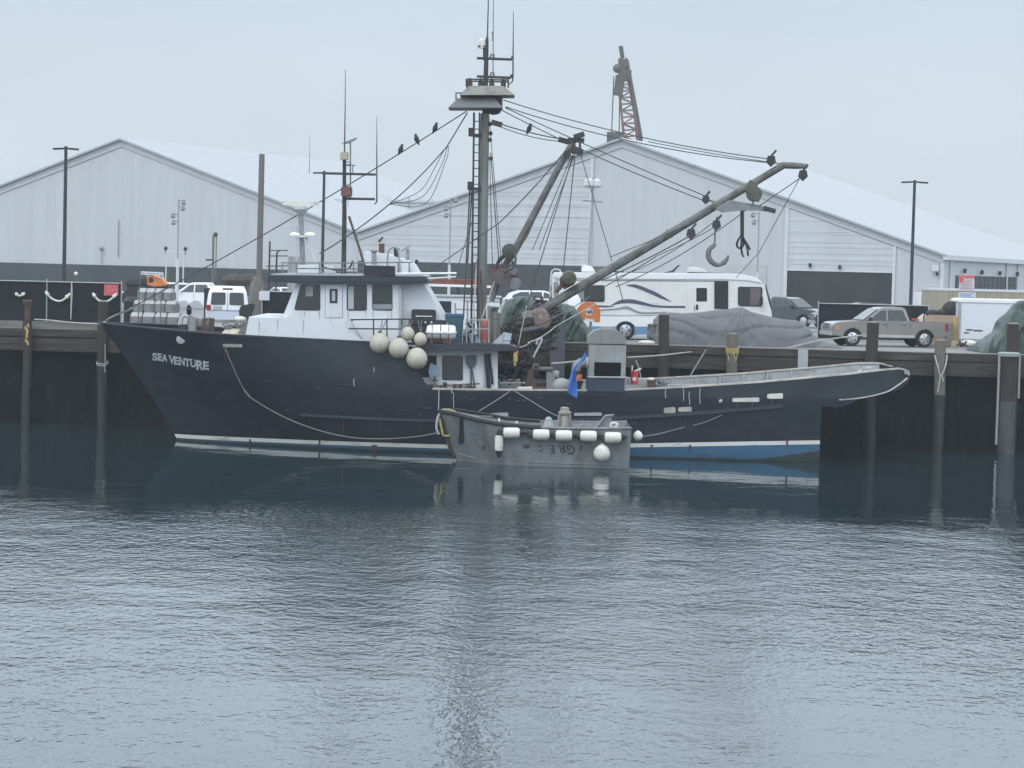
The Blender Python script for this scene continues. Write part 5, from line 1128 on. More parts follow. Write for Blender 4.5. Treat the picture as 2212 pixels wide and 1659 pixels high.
for pts, lab in (([(948, 836), (948, 860), (947, 888)], 'pale painter rope running straight down from the rail to the skiff bow'), ([(968, 836), (975, 842), (976, 850)], 'short white rope tail over the rail under the deckhouse window')):
    q = MB(); q.tube(spline([W(x, y, 92.4 if len(pts) == 3 and y < 900 else 92) for x, y in pts]), .022, 5); single(q, 'rope_tail', M['rope'], lab, 'rope')

# foredeck gear
Yw = 96.0
t = thing('anchor_windlass', 'grey anchor windlass with worn drums on the foredeck', 'windlass', tuple(W(430, 718, Yw)))
q = MB(); a = W(409, 690, Yw); b_ = W(425, 722, Yw); q.bx((a.x, Yw - .3, b_.z), (b_.x, Yw + .3, a.z)); q.box(((a.x + b_.x) / 2, Yw, a.z + .05), (.42, .5, .2), ry=.4); q.build('housing', M['grey'], t, bevel=.03)
q = MB(); a = W(437, 687, Yw); b_ = W(459, 726, Yw); q.bx((a.x, Yw - .2, b_.z), (b_.x, Yw + .6, a.z)); q.build('gearbox', M['rust'], t, bevel=.03)
q = MB(); q.lathe(W(430, 700, Yw), [(.1, -.5), (.3, -.45), (.2, -.2), (.2, .3), (.32, .45), (.1, .5)], 12, 'X'); q.build('drum', M['boom'], t)
q = MB(); q.ball(W(419, 687, Yw), .10, 8, 6); q.build('cap', mat('faded_pink', (.5, .2, .17), .7), t)
q = MB(); q.tube(spline([W(393, 684, Yw), W(402, 682, Yw), W(410, 690, Yw), W(406, 702, Yw)]), .07, 6); q.tube([W(393, 684, Yw), W(389, 700, Yw), W(400, 706, Yw)], .1, 6); q.build('chain_guide', M['palegrey'], t)
q = MB(); a = W(388, 700, Yw); b_ = W(404, 722, Yw); q.bx((a.x, Yw - .2, b_.z), (b_.x, Yw + .2, a.z)); q.build('base', M['darkmetal'], t)
t = thing('net_bag', 'cream sack with loose lines heaped before the wheelhouse trunk', 'sack', tuple(W(500, 726, 94.5)))
q = MB(); rows = []
for i in range(13):
    r_ = []
    for j in range(9):
        x = 475 + 58 * i / 12; f = math.sin(math.pi * min(1, max(0, i / 12)) ) ** .5 if 0 < i < 12 else 0
        z0 = 730; top = 706 if x < 510 else 702; v = math.sin(math.pi * j / 8)
        y = z0 - (z0 - top) * f * v ** .6 + 2 * noise.noise(Vector((i * .7, j * .9, 0)))
        p = W(x, y, 93.9 + 1.2 * j / 8); r_.append(p)
    rows.append(r_)
q.grid(rows); q.build('sack', M['bag'], t)
q = MB()
for k in range(8): q.tube(spline([W(486 + rr.uniform(-6, 40), 703 + rr.uniform(-6, 6), 94.3 + rr.uniform(-.2, .2)) for _ in range(4)]), .035, 5)
q.build('loose_line', M['greyrope'], t)
q = MB(); a = W(521, 672, 96); b_ = W(547, 692, 96)
P = [(519, 693), (517, 672), (521, 660), (548, 655), (550, 664), (546, 676), (539, 692)]
q.prism([PZ(x, y, 96) for x, y in P], 95.8, 96.3); t2 = single(q, 'covered_light', M['black'], 'dark canvas covered deck light in front of the wheelhouse', 'deck light', bevel=.04)
q = MB(); q.slab([W(507, 728, 94.0), W(536, 688, 94.0), W(540, 690, 94.0), (W(528, 728, 94.0))], (0, .05, 0)); single(q, 'canvas_flap', mat('canvas_grey', (.17, .165, .15), .9, 0, .2, 3), 'grey brown canvas flap leaning on the front of the white trunk', 'canvas')
q = MB(); a = W(519, 689, 95.2); q.ball(a, .2, 10, 7, (1.3, 1, .6)); single(q, 'white_fender', M['float'], 'small white float on the foredeck in front of the wheelhouse', 'float')

# stacked net and gear around the boom foot
Yn = 96.6
t = thing('fishing_net', 'dark tangled fishing net and lines piled around the boom foot', 'fishing net', tuple(W(1130, 760, Yn)))
rn = random.Random(3)
q = MB(); rows = []
OUT = [(1082, 735, 752), (1092, 716, 760), (1105, 702, 770), (1120, 690, 778), (1140, 668, 775), (1160, 652, 765), (1180, 648, 748), (1192, 655, 730), (1198, 675, 712)]
for i, (x, yt, yb) in enumerate(OUT):
    r_ = []
    for j in range(15):
        a = 2 * math.pi * j / 14; yy = (yt + yb) / 2 - (yb - yt) / 2 * math.cos(a) ; nn = noise.noise(Vector((i * .9, j * .8, 3))) * 4
        r_.append(W(x + nn, yy + nn, Yn + .5 * math.sin(a)))
    rows.append(r_)
q.grid(rows); q.build('net_mass', M['net'], t, sharp=180)
for nm_, cnt, mt, lo, hi in (('net_strand', 130, 'net', .02, .05), ('pale_line', 40, 'boom', .015, .035), ('dark_line', 70, 'black', .02, .05)):
    q = MB()
    for k in range(cnt):
        x, yt, yb = OUT[rn.randrange(len(OUT))]; x += rn.uniform(-9, 9); y = rn.uniform(yt - 4, yb + 3); c = W(x, y, Yn - .62 + rn.uniform(0, .35)); s = rn.uniform(.15, .5)
        q.tube(spline([c + Vector((rn.uniform(-s, s), rn.uniform(-.1, .1), rn.uniform(-s, s) * .8)) for _ in range(4)], 4), rn.uniform(lo, hi), 5)
    q.build(nm_, M[mt], t)['kind'] = 'stuff'
q = MB(); q.tube([W(1124, 716, 95.6), W(1160, 709, 95.5), W(1182, 704, 95.6)], [.14, .15, .13], 9); q.build('hydraulic_ram', mat('ram_slate', (.06, .062, .075), .5, .2, .3, 3), t)
q = MB(); q.lathe(W(1172, 692, 95.7), [(.1, -.3), (.36, -.25), (.30, 0), (.36, .25), (.1, .3)], 12, 'Y'); q.ball(W(1165, 680, 95.8), .34, 9, 7, (1.2, .8, .9)); q.build('hydraulic_motor', mat('motor_rust', (.15, .10, .075), .7, .1, .5, 4, col2=(.32, .30, .28), amt=.4, scale2=5), t)
q = MB(); rows = []
for i in range(6):
    x = 1128 + i * 7; rows.append([W(x + rn.uniform(-2, 2), 668 + j * 8 + rn.uniform(-2, 2) + abs(i - 3) * 2, 95.9 - .3 * math.sin(j / 4 * 3.1)) for j in range(5)])
q.grid(rows); q.build('canvas_wrap', M['boom'], t)
q = MB(); P = [W(1010, 745, 96)]
q = MB(); q.tube(spline([W(1159, 744, 95.2), W(1162, 733, 95.2), W(1170, 732, 95.2), (W(1168, 740, 95.2)), W(1152, 772, 95.2)]), .05, 6); single(q, 'pelican_hook', M['palegrey'], 'pale snap hook on a short line hanging under the net pile', 'hook')
q = MB()
for k in range(16):
    x = rn.uniform(1080, 1180); y = rn.uniform(760, 838); c = W(x, y, 97.8 + rn.uniform(0, 1.2)); s = rn.uniform(.15, .45)
    q.tube(spline([c + Vector((rn.uniform(-s, s), rn.uniform(-.2, .2), rn.uniform(-s, s))) for _ in range(4)], 3), rn.uniform(.03, .08), 5)
q.build('deck_tangle', M['darkmetal'], label='dark jumble of lines and machinery on the main deck under the boom', cat='gear heap', kind='stuff')

# deck winch
Yk = 94.3
t = thing('deck_winch', 'worn grey and rust deck winch on the main deck behind the rail', 'winch', tuple(W(1165, 846, Yk)))
q = MB(); q.prism([PZ(x, y, Yk) for x, y in ((1078, 848), (1068, 825), (1073, 802), (1082, 799), (1082, 848))][:0] or [PZ(x, y, Yk) for x, y in ((1068 + 70, 848), (1066 + 70, 822), (1072 + 70, 800), (1085 + 70, 796), (1085 + 70, 848))], Yk, Yk + .8); q.build('side_frame', M['rust'], t, bevel=.03)
q = MB(); q.prism([PZ(x, y, Yk) for x, y in ((1181, 848), (1180, 805), (1185, 797), (1195, 800), (1199, 815), (1196, 848))], Yk, Yk + .8); q.build('side_frame', M['palegrey'] if False else M['grey'], t, bevel=.03)
q = MB(); q.tube([W(1150, 796, Yk - .02), W(1194, 797, Yk - .02)], .10, 9); q.lathe(W(1158, 793, Yk - .1), [(.06, -.06), (.15, -.05), (.15, .05), (.06, .06)], 14, 'Y'); q.build('top_shaft', M['boom'], t)
q = MB(); q.lathe(W(1158, 793, Yk - .2), [(.075, -.02), (.085, .0), (.075, .02)], 12, 'Y'); q.build('shaft_cap', M['opening'], t)
q = MB(); q.tube([W(1156, 828, Yk + .3), W(1182, 828, Yk + .3)], .17, 10); q.build('drum', M['darkmetal'], t)
q = MB(); q.bx(tuple(W(1157, 834, Yk + .1)), tuple(W(1181, 848, Yk + .5))); q.build('base', M['rust'], t)
q = MB(); q.box(W(1200, 808, 94.6), (.3, .3, .25)); q.lathe(W(1201, 806, 94.4), [(.05, -.05), (.12, -.03), (.12, .03), (.05, .05)], 10, 'Y'); q.build('valve_block', M['palegrey'], t)
q = MB(); q.ball(W(1212, 833, 94.4), .36, 10, 8, (1.1, .8, .9)); q.ball(W(1224, 838, 94.5), .28, 9, 7); single(q, 'grey_sack', M['lining'], 'pale grey lumpy sack on deck left of the blue tarp', 'sack')
for pts, lab, r in (([(1080, 827), (1135, 827)], 'white pole lying along the far side of the main deck', .04), ([(1118, 839), (1150, 838.5)], 'short white bar on the main deck left of the winch', .07)):
    q = MB(); q.tube([W(x, y, 95.6 if r < .05 else 94.0) for x, y in pts], r, 6); single(q, 'white_pole' if r < .05 else 'white_bar', M['float'], lab, 'pole' if r < .05 else 'bar')
# fish pump hopper
Yh = 93.0
a = W(1270, 815, Yh); b_ = W(1350, 815, Yh)
t = thing('fish_hopper', 'grey metal fish hopper box with a rounded hood and dark chute opening', 'hopper', ((a.x + b_.x) / 2, Yh, W(1310, 858, Yh).z))
body = [(1273, 744), (1351, 745), (1351, 815), (1273, 814)]
hx0, hz0 = PZ(1273, 744, Yh); hx1, hz1 = PZ(1351, 815, Yh); ox0, oz0 = PZ(1284, 782, Yh); ox1, oz1 = PZ(1341, 813, Yh)
q = MB(); D = 1.7
q.bx((hx0, Yh, oz0), (hx1, Yh + .06, hz0)); q.bx((hx0, Yh, hz1), (ox0, Yh + .06, oz0)); q.bx((ox1, Yh, hz1), (hx1, Yh + .06, oz0)); q.bx((hx0, Yh + .06, hz1), (hx0 + .05, Yh + D, hz0)); q.bx((hx1 - .05, Yh + .06, hz1), (hx1, Yh + D, hz0)); q.bx((hx0 + .05, Yh + D - .06, hz1), (hx1 - .05, Yh + D, hz0))
q.build('box', M['hopper'], t)
q = MB(); q.slab([Vector((ox0, Yh + .12, oz0)), Vector((ox1, Yh + .12, oz0)), Vector((ox1, Yh + .9, hz1)), Vector((ox0, Yh + .9, hz1))], (0, .04, 0)); q.build('inner_chute', M['darkmetal'], t)
q = MB(); q.prism([PZ(x, y, Yh) for x, y in ((1268, 743), (1270, 727), (1285, 714.5), (1300, 711.5), (1322, 711.5), (1337, 716), (1352, 730), (1354, 744))], Yh - .04, Yh + D); q.build('hood', mat('hood_grey', (.22, .22, .215), .6, 0, .12, 1.5), t, bevel=.02)
q = MB()
for x in (1297, 1325): q.tube([W(x, 713, Yh - .05), W(x, 743, Yh - .05)], .012, 4)
q.build('hood_seam', M['grey'], t)
q = MB(); q.box(W(1311, 709, Yh + .6), (.5, .4, .12)); q.build('hood_vent', M['hopper'], t)
ax_, az_ = PZ(1269, 815, Yh - .3); bx__, bz_ = PZ(1349, 847, Yh - .3); q = MB(); q.bx((ax_, Yh - .33, bz_), (bx__, Yh + 1.5, az_)); q.build('blue_base', mat('base_blue', (.022, .04, .068), .5, 0, .3, 1.2), t, bevel=.02)
q = MB(); q.tube([W(1270, 814.5, Yh - .36), W(1356, 815.5, Yh - .36)], .035, 5); q.build('ledge', M['lining'], t)
q = MB(); q.tube(spline([W(1270, 783, Yh + .3), W(1258, 783, Yh + .2), W(1247, 789, Yh + .1), W(1244, 800, Yh + .1)], 4), .20, 12); q.build('elbow_pipe', M['grey'], t)
q = MB(); q.lathe(W(1268, 783, Yh + .3), [(.24, -.05), (.24, .05)], 14, 'X'); q.build('pipe_flange', M['palegrey'], t)
q = MB(); q.lathe(W(1244, 806, Yh + .1), [(.20, -.14), (.22, 0), (.20, .12)], 12); q.build('coupling', M['black'], t)
q = MB(); q.lathe(W(1247, 817, Yh + .1), [(.17, -.15), (.21, 0), (.2, .16)], 12); q.build('orange_band', M['orange'], t)
q = MB(); q.lathe(W(1250, 832, Yh + .1), [(.06, -.25), (.17, .1), (.2, .18)], 12); q.build('hose_cone', M['black'], t)
# blue tarp draped over the rail
q = MB(); rows = []
L = [(1266, 757), (1253, 778), (1243, 789), (1236, 800), (1230, 822), (1225, 848)]; R = [(1267, 768), (1262, 778), (1250, 786), (1242, 800), (1247, 830), (1247, 860)]
R2 = [(1266, 764), (1258, 779), (1247, 788), (1239.5, 801), (1240, 826), (1237, 855)]
for k in range(26):
    f = k / 25 * 5; i = min(4, int(f)); u = f - i
    def lp(T): return (T[i][0] + (T[i + 1][0] - T[i][0]) * u, T[i][1] + (T[i + 1][1] - T[i][1]) * u)
    a, c, b = lp(L), lp(R2), lp(R); row = []
    for j in range(9):
        g = j / 8
        x = (1 - g) ** 2 * a[0] + 2 * g * (1 - g) * c[0] + g * g * b[0]; y = (1 - g) ** 2 * a[1] + 2 * g * (1 - g) * c[1] + g * g * b[1]
        row.append(W(x, y, 92.45 + .10 * math.sin(g * 7 + f) - .06 * f * .2))
    rows.append(row)
q.grid(rows); o = q.build('blue_tarp', M['tarpblue'], label='bright blue tarp hanging over the rail left of the hopper', cat='tarp', sharp=180)
sm = o.modifiers.new('thickness', 'SOLIDIFY'); sm.thickness = .012
# red bucket with white sticks, box of gear, aft
Yr_ = 94.0; c = W(1370, 830, Yr_)
t = thing('red_bucket', 'red plastic bucket with white sticks by the hopper', 'bucket', tuple(c))
h = W(1370, 801, Yr_).z - c.z; r = 8.6 / sc(Yr_)
MB().lathe(c, [(r * .86, 0), (r, h), (r * .93, h - .01), (r * .8, .05)], 16).build('bucket', M['red'], t)
q = MB(); q.lathe(c + Vector((-.01, -r * .95, h * .40)), [(.085, -.02), (.085, .02)], 14, 'Y'); q.build('round_badge', M['float'], t)
q = MB(); q.tube([W(1365, 802, Yr_), W(1366, 790, Yr_)], .035, 6); q.tube([W(1370, 803, Yr_ - .05), W(1385, 796, Yr_ - .05)], .045, 6); q.build('white_stick', M['float'], t)
q = MB(); a = W(1355, 817, 94.6); b_ = W(1400, 832, 94.6); q.bx((a.x, 94.6, b_.z), (b_.x, 95.3, a.z)); single(q, 'fish_box', M['palegrey'], 'low pale grey box behind the red bucket', 'box', bevel=.02)
q = MB(); a = W(1400, 818, 94.0); b_ = W(1416, 838, 94.0); q.bx((a.x, 94, b_.z), (b_.x, 94.5, a.z)); 
t = thing('gear_crate', 'small dark brown crate with a white rag on top, right of the red bucket', 'crate', tuple(W(1408, 838, 94))); q.build('crate', M['rust'], t, bevel=.02)
q = MB(); q.ball(W(1406, 819, 93.98), .12, 8, 6, (1.3, .8, .6)); q.build('rag', M['float'], t)
q = MB()
for k in range(26): c = W(rn.uniform(1416, 1438), rn.uniform(822, 837), 94.2); q.tube(spline([c + Vector((rn.uniform(-.16, .16), rn.uniform(-.1, .1), rn.uniform(-.16, .16))) for _ in range(4)], 3), rn.uniform(.015, .035), 5)
single(q, 'rope_heap', M['greyrope'], 'small heap of grey rope beside the brown crate at the rail', 'rope')
q = MB(); p = W(1880, 800, 95.0); q.box(p, (.7, .5, .22), ry=.1); q.prism([PZ(x, y, 95) for x, y in ((1856, 806), (1866, 797), (1884, 792), (1896, 800), (1900, 806))], 95, 95.8); single(q, 'stern_roller', M['lining'], 'pale hump of the stern roller cover at the after end of the rail', 'roller cover', bevel=.04)
q = MB(); q.ball(W(1454, 1, 95), .01, 4, 3)

# ropes from the boat
def rope(pts, r, mt, lab, cat='mooring line', name='mooring_line', n=8):
    q = MB(); q.tube(spline([Vector(p) for p in pts], n), r, 5); single(q, name, M[mt], lab, cat)
rope([W(75, 690, 102.8), W(110, 692, 101), W(160, 697, 98.5), W(218, 700, YC)], .032, 'rope', 'pale mooring line from the far left pile to the bow')
rope([W(224, 697, 96.8), W(240, 686, 97.5), W(262, 676, 98.6), W(285, 665, 103.8)], .045, 'rope', 'pale rope stretching up from the bow tip toward the concrete blocks')
rope([near(485, 747, .08), near(500, 785, .12), near(530, 846, .15), near(560, 871, .15), near(620, 904, .15), near(690, 930, .15), near(760, 945, .18), near(830, 948, .2), W(900, 943, 91.5), W(950, 934, 90.6)], .028, 'greyrope', 'long slack line curving down the bow side to the skiff', 'rope', 'slack_line')
rope([near(528, 843, .16), near(535, 852, .16), near(540, 858, .16)], .05, 'greyrope', 'thick splice in the slack line low on the bow', 'rope', 'rope_splice')
rope([W(1385, 943, 90.3), W(1420, 938, 91), near(1470, 925, .1), near(1520, 913, .1), near(1560, 896, .1)], .022, 'greyrope', 'thin line from the skiff stern curving up to the hull', 'rope', 'stern_line')
rope([near(1101, 845, .1), W(1080, 860, 92), W(1035, 888, 91)], .022, 'greyrope', 'thin rope slanting from the rail down to the skiff bow', 'rope', 'painter_line')
rope([near(1112, 845, .1), W(1140, 862, 92), W(1190, 892, 91), W(1217, 904, 90.5)], .022, 'greyrope', 'thin rope slanting from the rail down to the skiff tow post', 'rope', 'painter_line')
rope([W(1191, 785, 95.0), W(1220, 783, 95), W(1247, 780, 95)], .035, 'rope', 'pale rope from the winch to the pipe elbow', 'rope', 'deck_line')
rope([W(1354, 772, 95), W(1420, 768, 98), W(1494, 760, 102.4)], .030, 'rope', 'pale mooring line from the hopper to the pier wale')
rope([W(1491, 812, 100.8), W(1510, 780, 101.6), W(1533, 743, 102.7)], .035, 'greyrope', 'grey mooring line from the far rail up to the pier edge')
rope([W(1700, 752, 102.8), W(1760, 738, 102.3), W(1820, 729, 102), W(1885, 722, 101.3)], .035, 'rope', 'pale rope from the grey tarp to the brown pile by the pickup', 'mooring line')
rope([W(1373, 778, 96), W(1380, 795, 95.4), W(1385, 818, 95)], .03, 'greyrope', 'thin grey upright stanchion wire beside the red bucket', 'wire', 'stanchion_wire')

# ================================================================== SKIFF
YS = 90.2; HB = 1.95
def sk(px, py): return W(px, py, YS - HB * .0)
t = SK = thing('work_skiff', 'battered grey aluminium work skiff tied alongside the fishing boat', 'skiff', tuple(W(1170, 1008, 88.4)))
YSC = 90.2
def skx(px, y=88.5): return W(px, 960, y).x
top_t = [(skx(950, YSC), W(950, 888, YSC).z)] + [(W(x, y, 88.6).x, W(x, y, 88.6).z) for x, y in ((985, 896), (1020, 904), (1090, 917), (1150, 922), (1210, 924), (1300, 925), (1365, 924))]
def sk_stem(z):
    z1 = W(950, 888, YSC).z; u = max(0, min(1, z / z1)); return W(988, 1000, YSC).x + (W(950, 888, YSC).x - W(988, 1000, YSC).x) * u ** .8
SXE = skx(1362)
def skb(x, z):
    d = max(0, x - sk_stem(z)); Le = 2.6 - .4 * max(0, min(z, 2)); Bm = 1.55 + .17 * max(0, min(1.6, z))
    return Bm * (1 - (1 - min(1, d / Le)) ** 2.1) if d > 0 else 0
rows = []
for i in range(37):
    u = (i / 36) ** 1.2; col = []
    zs = 1.8
    for _ in range(6): x = sk_stem(zs) + u * (SXE - sk_stem(zs)); zs = lerp_table(top_t, x)
    for k in range(9):
        z = -.35 + (zs + .35) * k / 8; x = sk_stem(z) + u * (SXE + (z - 1) * .03 - sk_stem(z)); col.append((x, skb(x, z), z))
    rows.append(col)
q = MB(); q.grid([[(x, YSC - b, z) for x, b, z in r] for r in rows]); q.grid([[(x, YSC + b, z) for x, b, z in r] for r in rows])
r = rows[-1]
for (x0, b0, z0), (x1, b1, z1) in zip(r, r[1:]): q.add([(x0, YSC - b0, z0), (x0, YSC + b0, z0), (x1, YSC + b1, z1), (x1, YSC - b1, z1)], [(0, 1, 2, 3)])
q.build('hull', M['alu'], t, sharp=28)
q = MB(); q.grid([[(r[-3][0], YSC - r[-3][1] + .03, r[-3][2] - .1), (r[-3][0], YSC + r[-3][1] - .03, r[-3][2] - .1)] for r in rows]); q.build('inner_deck', M['darkmetal'], t)
for s in (-1, 1):
    q = MB(); P = [Vector((r[-1][0], YSC + s * (r[-1][1] + .03), r[-1][2] + .01)) for r in rows]; n = len(P)
    q.tube(P[: n * 6 // 10], [.085] * (n * 6 // 10), 6); q.build('rubber_gunwale', M['black'], t)
    q = MB(); q.tube(P[n * 6 // 10 - 1:], .045, 6); q.build('gunwale_pipe', M['alu'], t)
q = MB(); P = [Vector((r[-1][0], YSC + .0 - r[-1][1] * .96, r[-1][2] + .075)) for r in rows][1:14]; q.tube(P, .03, 5); q.build('bare_gunwale', M['palegrey'], t)
q = MB(); q.tube([(sk_stem(z) - .03, YSC, z) for z in (.1, .5, 1.0, 1.4, 1.75)], .10, 7); q.build('stem_bar', M['darkmetal'], t)
def skn(px, py, off=0):
    Y = 88.6
    for _ in range(8): p = W(px, py, Y); Y = YSC - skb(p.x, p.z) - off
    return W(px, py, Y)
q = MB(); q.slab([skn(993, 903, .01), skn(1000, 903, .01), skn(1001, 955, .01), skn(990, 960, .01)], (0, -.05, 0)); q.build('black_strake', M['black'], t)
q = MB(); q.tube([skn(x, y, .0) for x, y in ((990, 980), (1020, 988), (1080, 993), (1150, 998), (1250, 1002), (1340, 1004))], .035, 5); q.build('chine_rail', M['alu'], t)
c = W(1219, 905, YSC); q = MB(); q.tube([W(1217, 930, YSC), W(1219, 893, YSC)], [.34, .22], 10); q.lathe(W(1220, 890, YSC), [(.26, -.06), (.26, .02), (.18, .05), (.18, .16), (.1, .2)], 12); q.build('tow_post', M['alu'] if False else mat('post_grey', (.30, .285, .26), .6, 0, .15, 2), t)
q = MB(); q.tube([W(1207, 928, YSC - .4), W(1211, 897, YSC - .2), W(1232, 897, YSC - .2), W(1230, 930, YSC - .4)], .05, 6); q.build('post_frame', M['boom'], t)
q = MB(); q.tube([W(1184, 930, YSC - .8), W(1185, 910, YSC - .8)], [.26, .16], 9); q.ball(W(1185, 908, YSC - .8), .15, 10, 7); q.build('fuel_cap', M['lining'], t)
q = MB(); q.slab([W(1285, 930, YSC), W(1308, 899, YSC), W(1322, 899, YSC), W(1318, 932, YSC)], (0, .3, 0)); q.tube([W(1282, 932, YSC - .1), W(1308, 898, YSC - .1), W(1326, 897, YSC - .1)], .05, 6); q.box(W(1250, 925, YSC), (.6, .6, .3)); q.build('engine_cover', M['grey'], t)
q = MB(); q.tube(spline([W(1318, 921, YSC - .6), W(1322, 914, YSC - .6), (W(1334, 916, YSC - .6)), W(1328, 924, YSC - .6), W(1319, 921, YSC - .6)]), .045, 6); q.build('cleat', M['float'], t)
q = MB(); q.box(W(1050, 904, YSC + .5), (.5, .5, .2)); q.build('bow_locker', M['boom'], t)
q = MB()
for x, y in ((1078, 911), (1116, 917)): q.box(skn(x, y, .05) + Vector((0, .15, .05)), (.08, .08, .16))
q.build('thole_pin', M['float'], t)
# faded hand lettering, upside down, on the skiff side
let = MB()
for ch, px in (('G', 1232), ('R', 1211), ('E', 1191), ('C', 1166)):
    vs, fs = text_mesh(ch, 1.0, .0); x0 = min(v.x for v in vs); x1 = max(v.x for v in vs); y0 = min(v.y for v in vs); y1 = max(v.y for v in vs)
    wd = {'G': 17, 'R': 15, 'E': 10, 'C': 9}[ch]; hh = {'G': 19, 'R': 16, 'E': 17, 'C': 14}[ch]
    let.add([skn(px + wd / 2 - (v.x - x0) / (x1 - x0) * wd + (v.y - y0) / (y1 - y0) * 3, 962 + (v.y - y0) / (y1 - y0) * hh, .012) for v in vs], fs)
let.build('faded_lettering', mat('faded_black', (.018, .017, .017), .8, 0, .2, 4, col2=(.15, .145, .14), amt=.34, scale2=5), t)
q = MB()
for x, y, w_, h_ in ((1130, 960, 14, 9), (1253, 962, 4, 10), (1042, 963, 5, 8)): q.slab([skn(x, y, .005), skn(x + w_, y, .005), skn(x + w_, y + h_, .005), skn(x, y + h_, .005)], (0, -.006, 0))
q.build('paint_smudge', mat('smudge', (.06, .057, .055), .8), t)
# floats strung along the skiff
GF = 'white floats along the side of the skiff'
def skfloat(px, py, vertical, lab):
    c = skn(px, py, .2); t = thing('float', lab, 'float', tuple(c - Vector((0, 0, .2))), group=GF)
    L_ = .33 if not vertical else .32; R_ = .215 if not vertical else .17
    pr = [(R_ * .45, -L_), (R_ * .88, -L_ * .9), (R_, -L_ * .6), (R_, L_ * .6), (R_ * .88, L_ * .9), (R_ * .45, L_)]
    MB().lathe(c, pr, 14, 'Z' if vertical else 'X').build('float_body', M['float'], t)
    q = MB(); d = Vector((0, 0, 1)) if vertical else Vector((1, 0, .05))
    for s in (-1, 1): q.tube([c + d * s * L_ * .9, c + d * s * (L_ + .12), c + d * s * (L_ + .25)], [.12, .10, .03], 7)
    q.build('rope_cone', M['black'], t)
for px, py, lb in ((1105, 935, 'first from the bow'), (1169, 939, 'second from the bow'), (1218, 941, 'below the tow post'), (1271, 942, 'second from the stern'), (1324, 945, 'nearest the stern corner')):
    skfloat(px, py, False, 'white cylindrical float lying along the skiff side, ' + lb)
skfloat(1078, 957, True, 'stained white float hanging upright on the skiff near its bow')
P = [skn(x, y, .12) for x, y in ((1082, 941), (1088, 932), (1105, 935), (1137, 936), (1169, 939), (1195, 940), (1218, 941), (1245, 941), (1271, 942), (1298, 944), (1324, 945), (1348, 942))]
rope(P, .05, 'black', 'dark rope threading the row of white floats on the skiff', 'rope', 'float_rope', 3)
c = skn(1300, 980, .3); b = buoy(1300, 979.5, 18.3, c.y, 'round cream fender buoy low on the skiff side near its stern', 'round fenders on the skiff', 'float')
c = W(1378, 942, 89.4); buoy(1378, 942, 10.5, 89.2, 'small white round fender at the stern corner of the skiff', 'round fenders on the skiff', 'float')
rope([W(952, 889, YSC), W(945, 905, YSC - .1), W(943, 925, YSC - .1), W(948, 938, YSC - .1)], .05, 'rope', 'pale rope loop hanging round the skiff bow', 'rope', 'bow_rope')
rope([W(950, 905, YSC - .2), W(954, 925, YSC - .2), W(958, 940, YSC - .2), W(972, 941, YSC - .2)], .045, 'yellowrope', 'yellow rope hanging in knots from the skiff bow', 'rope', 'bow_rope')
rope([W(950, 886, YSC - .1), W(968, 884, YSC - .1), W(985, 890, YSC - .2), W(1000, 898, YSC - .3)], .03, 'yellowrope', 'yellow rope lying along the skiff foredeck', 'rope', 'bow_rope')

# ================================================================== BIRDS ON THE WIRES
def bird(px, py, Y, lab, h=.36, face=1):
    p = W(px, py, Y); t = None; q = MB()
    rows = [(0.0, 0, .01), (.03, .06, .05), (.07, .14, .085), (.07, .22, .085), (.045, .29, .05), (.05, .335, .05), (.03, .37, .02)]
    prof = []
    vs = []
    pts = [p + Vector((-face * .10, 0, -.10)), p + Vector((-face * .05, 0, .02)), p + Vector((0, 0, .12)), p + Vector((face * .03, 0, .22)), p + Vector((face * .045, 0, .29)), p + Vector((face * .06, 0, .345)), p + Vector((face * .06, 0, .385))]
    q.tube(pts, [.02, .065, .11, .10, .058, .06, .025], 9); q.tube([pts[5], pts[5] + Vector((face * .10, 0, -.01))], [.02, .004], 5); q.tube([p + Vector((0, 0, .05)), p + Vector((0, 0, -.03))], .015, 4)
    o = q.build('bird', M['bird'], label=lab, cat='bird', group='dark birds on the rigging', sharp=180)
def on_line(a, b, px, Ya, Yb, sag_, f): 
    return None
for px, lab, fc in ((866, 'dark bird perched lowest on the forestay', 1), (901, 'plump dark bird in the middle of three on the forestay', 1), (940, 'dark bird perched highest on the forestay near the crow nest', 1)):
    f = (1008 - px) / (1008 - 226); A = W(1008, 240, YC); B = W(226, 694, YC); p = A.lerp(B, f) - Vector((0, 0, .25 * 4 * f * (1 - f)))
    t_ = p - CAMP; px_ = CX + FOC * t_.dot(RGT) / t_.dot(FWD); py_ = CY - FOC * t_.dot(UPV) / t_.dot(FWD)
    bird(px_, py_, YC, lab, face=fc if px != 901 else -1)
f = (1143 - 1078) / (1210 - 1078); A = W(1078, 267, YC); B = W(1210, 300, 96); p = A.lerp(B, f) - Vector((0, 0, .05 * 4 * f * (1 - f))); t_ = p - CAMP
bird(CX + FOC * t_.dot(RGT) / t_.dot(FWD), CY - FOC * t_.dot(UPV) / t_.dot(FWD), p.y, 'dark bird perched on the double line right of the mast', face=1)

